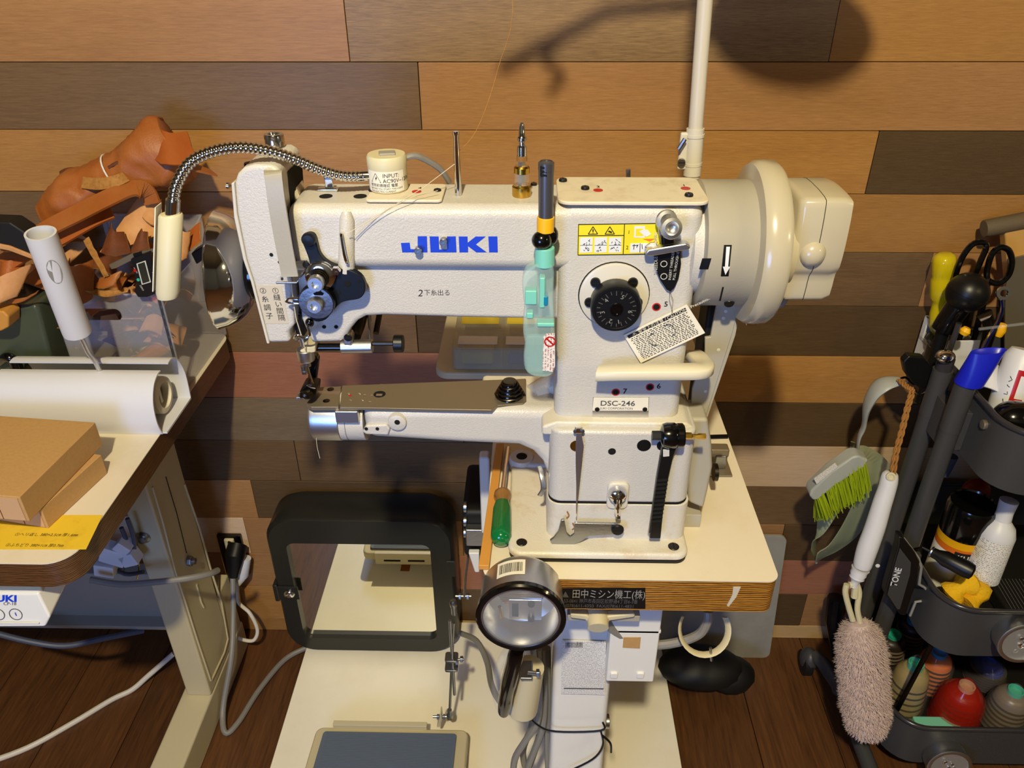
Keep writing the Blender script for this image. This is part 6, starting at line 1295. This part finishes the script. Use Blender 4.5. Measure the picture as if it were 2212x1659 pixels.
MB().pxz(pz([(2178, 560), (2230, 548), (2240, 780), (2170, 800), (2172, 640)], 1.148), 1.148, 1.151).build('steel_ruler', 'steel_plate', label='broad worn steel ruler in front of the hammer handle', cat='ruler', bevel=.0005)
MB().sheet(PY(2112, 832, .99), PY(2175, 856, .975), PY(2165, 795, 1.01), PY(2128, 778, 1.02), bulge=(-.01, -.01, .01), th=.002).build('white_mask', 'white_plastic', label='folded white paper mask in the top tray', cat='mask', ang=50)
MB().ell(PY(2042, 770, 1.02), (.014, .012, .010), 16, 10).build('silver_snap', 'chrome', label='small silver embossed cap on the tray rim by the post', cat='cap')
s = T('oil_can', PY(2180, 900, .93), 'white oil bottle with red bracket print at the right edge', 'bottle')
a, b = PY(2168, 895, .968), PY(2216, 755, .995); d = b-a; L = d.length
MB().lathe(a, d, [(.020, -.02), (.024, 0), (.024, L*.9), (.018, L), (0, L)], 30).build('bottle', 'white_plastic', s)
ax_, bx_, dx_ = frame_of(d)
fr = CAM0-a; fr = (fr-dx_*fr.dot(dx_)).normalized(); sd_ = dx_.cross(fr)
def cy(h, ang, r=.0243): return a+dx_*h*L+(fr*math.cos(ang)+sd_*math.sin(ang))*r
def cpatch(h0, h1, a0, a1, m, nm):
    n = 6; A_ = [cy(h0, a0+(a1-a0)*i/n) for i in range(n+1)]; B_ = [cy(h1, a0+(a1-a0)*i/n) for i in range(n+1)]; MB().add(A_+B_, [(i, i+1, n+2+i, n+1+i) for i in range(n)]).build(nm, m, s)
cpatch(.22, .72, .0, .22, 'red_paint', 'red_print'); cpatch(.64, .72, .0, .7, 'red_paint', 'red_print'); cpatch(.22, .30, .0, .7, 'red_paint', 'red_print')
text('スティングオイル', cy(.62, -.30, .0246), -dx_, sd_, .011, 'ink', s); text('N', cy(.80, .3, .0246), sd_ if sd_.x > 0 else -sd_, dx_, .014, 'blue_print', s, bold=.03)
MB().ell(PY(2190, 905, .925), (.030, .026, .026), 24, 16).build('glass_jar', 'black_gloss', label='glossy dark round jar at the tray rim by the oil bottle', cat='jar')
# blue bag end on the front post
bq = T('blue_sleeve', PY(2100, 830, P2Y), 'blue plastic sleeve pushed over the top of the cart post', 'sleeve')
c0 = PY(2092, 828, P2Y); rings = []
for t, rx, ry in ((0, .014, .014), (.02, .0195, .018), (.35, .0205, .017), (.8, .0225, .012), (1.0, .0235, .009), (.99, .0225, .008), (.6, .020, .006)):
    c = c0+V((.012*t, 0, .052*t)); rings.append([c+V((math.cos(2*PI*k/20)*rx, math.sin(2*PI*k/20)*ry, .003*math.cos(2*PI*k/20)*t)) for k in range(20)])
MB().loft(rings).build('sleeve_body', 'blue_plastic', bq, ang=60)
# ---- middle tray contents
zm = .3560
y_ = 1.0; s = T('spray_can', PZ(2045, 1225, zm), 'black-capped spray can with orange and yellow label in the middle tray', 'spray can')
cx_ = PY(2072, 1170, y_).x; c = V((cx_, y_, zm)); zcap = PY(2072, 1085, y_).z
MB().lathe(c, (0, 0, 1), [(.034, 0), (.036, .002), (.036, zcap-zm-.06), (.034, zcap-zm-.055), (0, zcap-zm-.055)], 40).build('can', 'paper', s)
MB().lathe(c, (0, 0, 1), [(.0363, zcap-zm-.085), (.0363, zcap-zm-.066), (.036, zcap-zm-.066)], 40).build('orange_band', 'orange', s); MB().lathe(c, (0, 0, 1), [(.0365, zcap-zm-.073), (.0365, zcap-zm-.058)], 40).build('yellow_band', 'yellow_plastic', s)
MB().lathe(c, (0, 0, 1), [(.0372, zcap-zm-.058), (.0372, zcap-zm-.006), (.0345, zcap-zm), (.033, zcap-zm-.003), (0, zcap-zm-.003)], 40).build('cap', 'black_gloss', s)
tx = text('KURE', (0, 0, 0), XR, V((0, 1, 0)), .013, 'paper', None, bold=.02); 
for v in tx.data.vertices: an = math.radians(-118)+v.co.x/.037; v.co = c+V((.0370*math.cos(an), .0370*math.sin(an), zcap-zm-.092+v.co.y))-WL[s.name]
tx.parent = s; WL[tx.name] = WL[s.name]
n = 10; av = [math.radians(-126+i*62/n) for i in range(n+1)]; MB().add([c+V((.0366*math.cos(a), .0366*math.sin(a), zcap-zm-.098)) for a in av]+[c+V((.0366*math.cos(a), .0366*math.sin(a), zcap-zm-.078)) for a in av], [(i, i+1, n+2+i, n+1+i) for i in range(n)]).build('name_band', 'ink', s)
y_ = .955; s = T('white_bottle', PZ(2125, 1250, zm), 'white pump bottle with printed label in the middle tray', 'bottle')
a = PY(2118, 1248, y_); b = PY(2180, 1082, y_+.02); d = b-a; L = d.length
MB().lathe(a, d, [(.024, 0), (.0265, .003), (.0265, L*.58), (.022, L*.68), (.0125, L*.76), (.0115, L*.86), (.013, L), (0, L)], 32).build('bottle', 'print_bottle', s); MB().lathe(a, d, [(.0268, L*.56), (.0268, L*.59), (.0224, L*.69), (.0130, L*.765), (.0120, L*.86), (.0136, L*1.005), (0, L*1.008)], 32).build('neck', 'white_plastic', s)
MB().tube(smooth([PZ(2052, 1285, T2-.02), PZ(2075, 1268, T2-.005), PZ(2100, 1262, T2-.01), PZ(2112, 1285, T2-.02), PZ(2085, 1308, T2-.03)], 4), [.016+.005*math.sin(i*1.3) for i in range(17)], 14).build('yellow_cloth', 'cloth_yellow', label='crumpled yellow cloth in the corner of the middle tray', cat='cloth')
y_ = .90; s = T('black_driver', PY(2050, 1215, y_), 'stubby black-handled driver poking out of the middle tray', 'screwdriver')
a, b = PY(1992, 1182, y_+.03), PY(2104, 1238, y_-.02); d = b-a; L = d.length
MB().lathe(a, d, [(.002, 0), (.0026, L*.16), (.0075, L*.17), (.0080, L*.2), (.0085, L*.3), (.0125, L*.45), (.0125, L*.6), (.0138, L*.85), (.012, L*.97), (.006, L), (0, L)], 18).build('handle', 'black', s); MB().lathe(a, d, [(.0078, L*.165), (.0092, L*.175), (.0092, L*.20), (.008, L*.21)], 18).build('collar', 'zinc', s)
MB().tube([a, a-d*.35-V((0, 0, .03))], .002, 8).build('shank', 'steel_dark', s)
MB().box((PZ(2125, 1268, zm).x, .92, zm), (PZ(2175, 1268, zm).x, .97, zm+.02)).build('white_dish', 'white_plastic', label='small white plastic dish under the white bottle', cat='dish', bevel=.002)
MB().ell(PY(2108, 1062, 1.11), (.024, .02, .026), 18, 12).build('red_pouch', 'thread_red', label='red pouch half hidden behind the black spray cap', cat='pouch')
MB().tube([PY(2038, 1025, 1.06), PY(2056, 985, 1.06)], [.008, .010], 14).build('blue_nozzle', 'cable_dark', label='pale blue nozzle behind the front cart post', cat='nozzle')
ms = T('mesh_case', V((.83, .95, zm)), 'black mesh pencil case lying at the front of the middle tray', 'case')
MB().box((PZ(2135, 1300, zm).x, .905, zm), (.92, 1.0, zm+.03)).build('body', 'black_rubber', ms, bevel=.006)
for i in range(22): MB().tube([V((PZ(2135, 1300, zm).x+.006+i*.006, .906, zm+.0305)), V((PZ(2135, 1300, zm).x+.012+i*.006, .998, zm+.0305))], .0007, 4).build('mesh_strand', 'ink_grey', ms)
# ---- bottom tray thread cones
zb = .0760
def cone(u, v, y, h, r, mt, cap, lab, wrap=None):
    p = PY(u, v, y); top = V((p.x, p.y, p.z)); h = max(top.z-zb, .05); c = V((top.x, top.y, zb)); s = thing('thread_cone', tuple(c), lab, 'thread cone', 'thread cones in the bottom tray')
    MB().lathe(c, (0, 0, 1), [(r*.95, 0), (r, .004), (r*.80, h*.76), (r*.72, h*.84), (r*.50, h*.90), (0, h*.92)], 30).build('thread', mt, s)
    for i in range(6): hb_ = h*(.08+.11*i); rb_ = lambda z: r+(r*.80-r)*(z-.004)/(h*.76)+.0005; MB().lathe(c, (0, 0, 1), [(rb_(hb_), hb_), (rb_(hb_)+.0005, hb_+.0015), (rb_(hb_+.004), hb_+.004)], 26).build('thread_band', 'thread_dark' if mt != 'thread_dark' else 'thread_bronze', s)
    MB().lathe(c, (0, 0, 1), [(.0130, h*.88), (.0134, h), (.0114, h), (.0108, h*.92), (0, h*.92)], 26).build('spool_cap', cap, s)
    if wrap: MB().lathe(c, (0, 0, 1), [(r*1.05, .002), (r*1.08, .02), (r*.95, h*.72), (r*.5, h*.95), (r*.3, h*1.06), (r*.2, h*1.1)], 24).build('wrapper', wrap, s)
    return s
cone(1980, 1432, .965, .15, .036, 'thread_gold', 'teal', 'gold thread cone with teal cap beside the fluffy duster', 'clear_wrap'); cone(2030, 1408, 1.03, .15, .034, 'thread_orange', 'teal_blue', 'orange thread cone with blue cap behind the gold one', 'clear_wrap')
cone(2090, 1480, .945, .13, .040, 'thread_red', 'cream_plastic', 'red thread cone in a red plastic wrapper', 'red_wrap'); cone(2196, 1490, .945, .13, .036, 'thread_bronze', 'teal', 'bronze thread cone with teal cap at the right edge', 'clear_wrap')
cone(1932, 1368, 1.08, .16, .032, 'thread_dark', 'teal', 'dark brown thread cone with teal cap behind the duster'); cone(1976, 1338, 1.115, .16, .030, 'thread_dark', 'teal_blue', 'dark thread cone with blue cap under the middle tray')
cone(2135, 1440, 1.04, .13, .034, 'thread_blue', 'thread_blue', 'shiny blue thread spool behind the red cone', 'clear_wrap')
MB().tube([PY(2012, 1392, .91), PY(1935, 1538, .91)], .0042, 10).build('dark_rod', 'steel_dark', label='thin dark steel rod slanting across the gold thread cone', cat='rod')
MB().box((.70, .905, zb), (.78, .93, zb+.035)).build('mint_box', 'mint', label='mint green small box lying between the thread cones', cat='box', bevel=.003)
# ---- things hanging on the cart's left side
hk_ = T('black_hook', PX(1970, 830, .62), 'large black spring hook clipped on the tray rim holding dustpan and duster', 'hook')
MB().pxz(pz([(1945, 775), (1958, 762), (1990, 765), (2012, 790), (2010, 830), (1985, 835), (1965, 820), (1950, 800)], 1.05), 1.04, 1.055).build('clip_body', 'black', hk_, bevel=.003)
MB().tube(smooth([PY(1992, 828, 1.06), PY(2003, 838, 1.055), PY(1998, 850, 1.05), PY(1985, 852, 1.05), PY(1972, 838, 1.05)], 4), .0022, 8).build('ring', 'chrome', hk_); MB().tube(smooth([PY(1985, 830, 1.06), PY(1970, 828, 1.055), PY(1955, 815, 1.05), PY(1934, 824, 1.04), PY(1928, 820, 1.04)], 4), .0018, 8).build('wire_hook', 'steel_dark', hk_)
YD = 1.045
dp = T('dustpan', PY(1800, 1200, YD), 'frosted translucent dustpan hanging from the cart hook', 'dustpan')
hp = smooth([PY(u, v, y) for u, v, y in ((1945, 822, 1.04), (1915, 828, 1.04), (1890, 845, 1.043), (1872, 880, 1.046), (1866, 920, 1.05), (1856, 945, 1.05), (1852, 975, 1.05))], 5)
MB().tube(hp, [.010+.009*math.sin(PI*min(i/18, 1)) if i < 18 else .010-.0004*(i-18) for i in range(len(hp))], 14, flat=(1, .35)).build('handle', 'frosted_grey', dp, ang=60)
MB().lathe(PY(1915, 838, 1.030), (-.4, -1, .3), [(.0040, 0), (.0040, .0012), (0, .0012)], 12).build('hang_hole', 'hole', dp)
rim = [(1850, 965), (1872, 965), (1905, 985), (1922, 1010), (1912, 1060), (1885, 1110), (1850, 1160), (1810, 1190), (1778, 1205)]; front = [(1852, 978), (1866, 985), (1866, 1010), (1855, 1050), (1838, 1100), (1815, 1145), (1790, 1180), (1768, 1195), (1763, 1215)]
A_ = smooth([PY(u, v, 1.075) for u, v in rim], 4); B_ = smooth([PY(u, v, 1.035) for u, v in front], 4)
b_m = MB(); n = len(A_); th = V((0, .0022, 0))
b_m.loft([[p, q, q+th, p+th] for p, q in zip(A_, B_)]); b_m.build('side_wall', 'frosted', dp, ang=50)
back = [(1762, 1212), (1766, 1130), (1775, 1060), (1800, 1010), (1850, 968)]; C_ = smooth([PY(u, v, 1.085) for u, v in back], 8); m_ = min(len(C_), len(B_)); C_ = C_[::-1]
b_m = MB(); b_m.loft([[p+V((0, .03, 0)), q, q+th, p+V((0, .032, 0))] for p, q in zip(B_[:m_], C_[:m_])]); b_m.build('pan_floor', 'frosted', dp, ang=50)
MB().tube([PY(1768, 1195, 1.05), PY(1763, 1216, 1.05)], .0022, 6).build('lip_tip', 'frosted', dp)
br = T('hand_brush', PY(1780, 1110, 1.02), 'hand brush with lime green bristles clipped inside the dustpan', 'brush')
yb2 = 1.022
MB().pxz(pz([(1748, 1050), (1744, 1062), (1752, 1072), (1764, 1070), (1800, 1040), (1862, 1000), (1872, 985), (1850, 975), (1835, 978), (1790, 1010)], yb2), yb2-.012, yb2+.014).build('brush_back', 'frosted_grey', br, bevel=.004, seg=3)
MB().pxz(pz([(1758, 1034), (1804, 1000), (1810, 1008), (1764, 1046)], yb2-.0125), yb2-.0128, yb2-.0118).build('name_label', 'print_white', br)
rnd2 = random.Random(3)
for j in range(3):
    for i in range(11):
        t = i/10; u0, v0 = 1764+100*t, 1068-78*t; y0 = yb2-.009+j*.009
        u1, v1 = 1783+92*t-8*j+rnd2.uniform(-3, 3), 1118-58*t+rnd2.uniform(-5, 5)+2*j
        p, q = PY(u0, v0, y0), PY(u1, v1+2, y0-.004+.003*j); dd_ = q-p; sx_ = V((1, 0, .7)).normalized()
        b_m = MB()
        for k in range(16):
            o = V((rnd2.uniform(-1, 1), rnd2.uniform(-1, 1), rnd2.uniform(-1, 1))); s0 = p+o*.0022; s1 = q+o*.0062+dd_*rnd2.uniform(-.08, .06); b_m.tube([s0, s0.lerp(s1, .6)+o*.0006, s1], .00075, 4)
        b_m.build('bristle_tuft', 'bristle', br)
# duster
YU = .90
def DY(v): return .972-(v-1018)*.112/572
def PD(u, v, o=0): return PY(u, v, DY(v)+o)
du = T('feather_duster', PD(1870, 1590), 'mauve fluffy duster with white handle hanging by a twine loop', 'duster')
hs_ = smooth([PD(u, v) for u, v in ((1924, 1018), (1918, 1050), (1905, 1090), (1890, 1140), (1872, 1190), (1862, 1225))], 4)
MB().tube(hs_, [.007, .0112, .0125, .013, .013, .0132, .0135, .0138, .014, .0142, .0145, .0148, .015, .0152, .0154, .0156, .0154, .0150, .0146, .0142, .0130][:len(hs_)], 18).build('handle', 'white_plastic', du, ang=60)
MB().lathe(PD(1925, 1030, -.011), (-.3, -1, .2), [(.0070, -.002), (.0070, .0006), (.0045, .0010), (.0035, -.001), (0, -.001)], 18).build('grommet', 'cream_plastic', du)
MB().lathe(PD(1896, 1222, -.014), (-.2, -1, 0), [(.0034, 0), (.0030, .001), (0, .0012)], 14).build('button', 'white_plastic', du)
c1, c2 = PD(1859, 1228), PD(1845, 1262); d = c2-c1
MB().lathe(c1, d, [(.0140, 0), (.0120, .006), (.0128, .009), (.0110, .014), (.0118, .017), (.0085, .021), (.0065, .024), (.0065, .034), (0, .034)], 22).build('collar', 'white_plastic', du)
for pts in ([(1829, 1262), (1826, 1280), (1833, 1310), (1842, 1340)], [(1850, 1260), (1856, 1280), (1852, 1315), (1858, 1345)]): MB().tube(smooth([PD(u, v) for u, v in pts], 4), .0046, 10).build('yoke_arm', 'cream_plastic', du)
MB().tube([PD(1834, 1264), PD(1848, 1263), PD(1846, 1290)], .006, 10).build('yoke_bridge', 'cream_plastic', du)
ax0, ax1 = PD(1856, 1345), PD(1874, 1585)
MB().tube([ax0, ax0.lerp(ax1, .1), ax0.lerp(ax1, .5), ax0.lerp(ax1, .92), ax1], [.013, .029, .031, .030, .010], 18).build('core', 'fluff', du)
fl = MB(); rf = random.Random(9); da = (ax1-ax0); A1, B1, D1 = frame_of(da)
for i in range(11000):
    t = rf.uniform(-.01, 1.02); an = rf.uniform(0, 2*PI); tt = min(max(t, 0), 1); rr_ = .0325*math.sqrt(max(0, 1-abs(2*tt-1)**5))+.002; rd = A1*math.cos(an)+B1*math.sin(an)
    clump = math.sin(t*34+an*3)*.3+math.sin(an*7-t*20)*.3
    p = ax0+da*t+rd*rr_; L_ = .008+.004*clump+rf.uniform(-.003, .004); dr = (rd+D1*(.55+.35*clump)+V((rf.uniform(-.9, .9), rf.uniform(-.9, .9), rf.uniform(-.9, .9)))).normalized()
    q = p+dr*L_; w_ = D1.cross(rd)*.0006
    mdl = p.lerp(q, .6)+rd*.0015
    fl.add([p-w_, p+w_, mdl+w_*.7, mdl-w_*.7, q], [(0, 1, 2, 3), (3, 2, 4)])
fo = fl.build('fluff', 'fluff', du, kind='stuff')
for k in range(2):
    rp_ = [PY(u+k*7, v, y) for u, v, y in ((1924, 1032, .962), (1932, 980, .972), (1945, 930, .982), (1957, 880, .992), (1966, 845, 1.0), (1955, 835, 1.01), (1940, 820, 1.03))]
    S_ = smooth(rp_, 10)
    for ph in (0, PI):
        pts = []
        for i, p in enumerate(S_): a, b, d = frame_of(S_[min(i+1, len(S_)-1)]-S_[max(i-1, 0)]); g = i*.9+ph; pts.append(p+(a*math.cos(g)+b*math.sin(g))*.0013)
        MB().tube(pts, .0016, 6).build('twine_strand', 'rope', du)
# tool case hung on the posts
tc_ = T('tone_case', PX(1950, 1320, .60), 'black angular tool case lid with TONE lettering hung on the cart posts', 'case')
yt_ = .922
MB().pxz(pz([(1942, 1160), (1952, 1162), (1978, 1195), (1988, 1215), (1984, 1245), (1977, 1270), (1958, 1330), (1945, 1330), (1912, 1285), (1914, 1272), (1940, 1180)], yt_), yt_, yt_+.018).build('frame', 'black', tc_, bevel=.003)
MB().pxz(pz([(1944, 1184), (1968, 1215), (1966, 1240), (1944, 1316), (1938, 1316), (1917, 1284), (1930, 1230)], yt_-.001), yt_-.0015, yt_).build('panel', 'cart_grey', tc_, bevel=.0006)
text('TONE', PY(1936, 1268, yt_-.0018), PY(1950, 1222, yt_)-PY(1936, 1268, yt_), V((-1, 0, .3)), .0155, 'label_white', tc_, bold=.02, squash=.95)
MB().tube([PY(u, v, yt_+.006) for u, v in ((1952, 1163), (1984, 1205), (1990, 1225), (1985, 1262), (1996, 1268), (2003, 1275), (2000, 1290), (1992, 1298), (1978, 1300), (1966, 1330))], .0022, 6).build('clear_edge', 'panel_grey', tc_)
MB().box((PXC-.016, .940, PY(1935, 1170, .96).z-.10), (PXC+.010, .958, PY(1935, 1170, .96).z-.01)).build('bracket', 'cart_grey', tc_, bevel=.002)
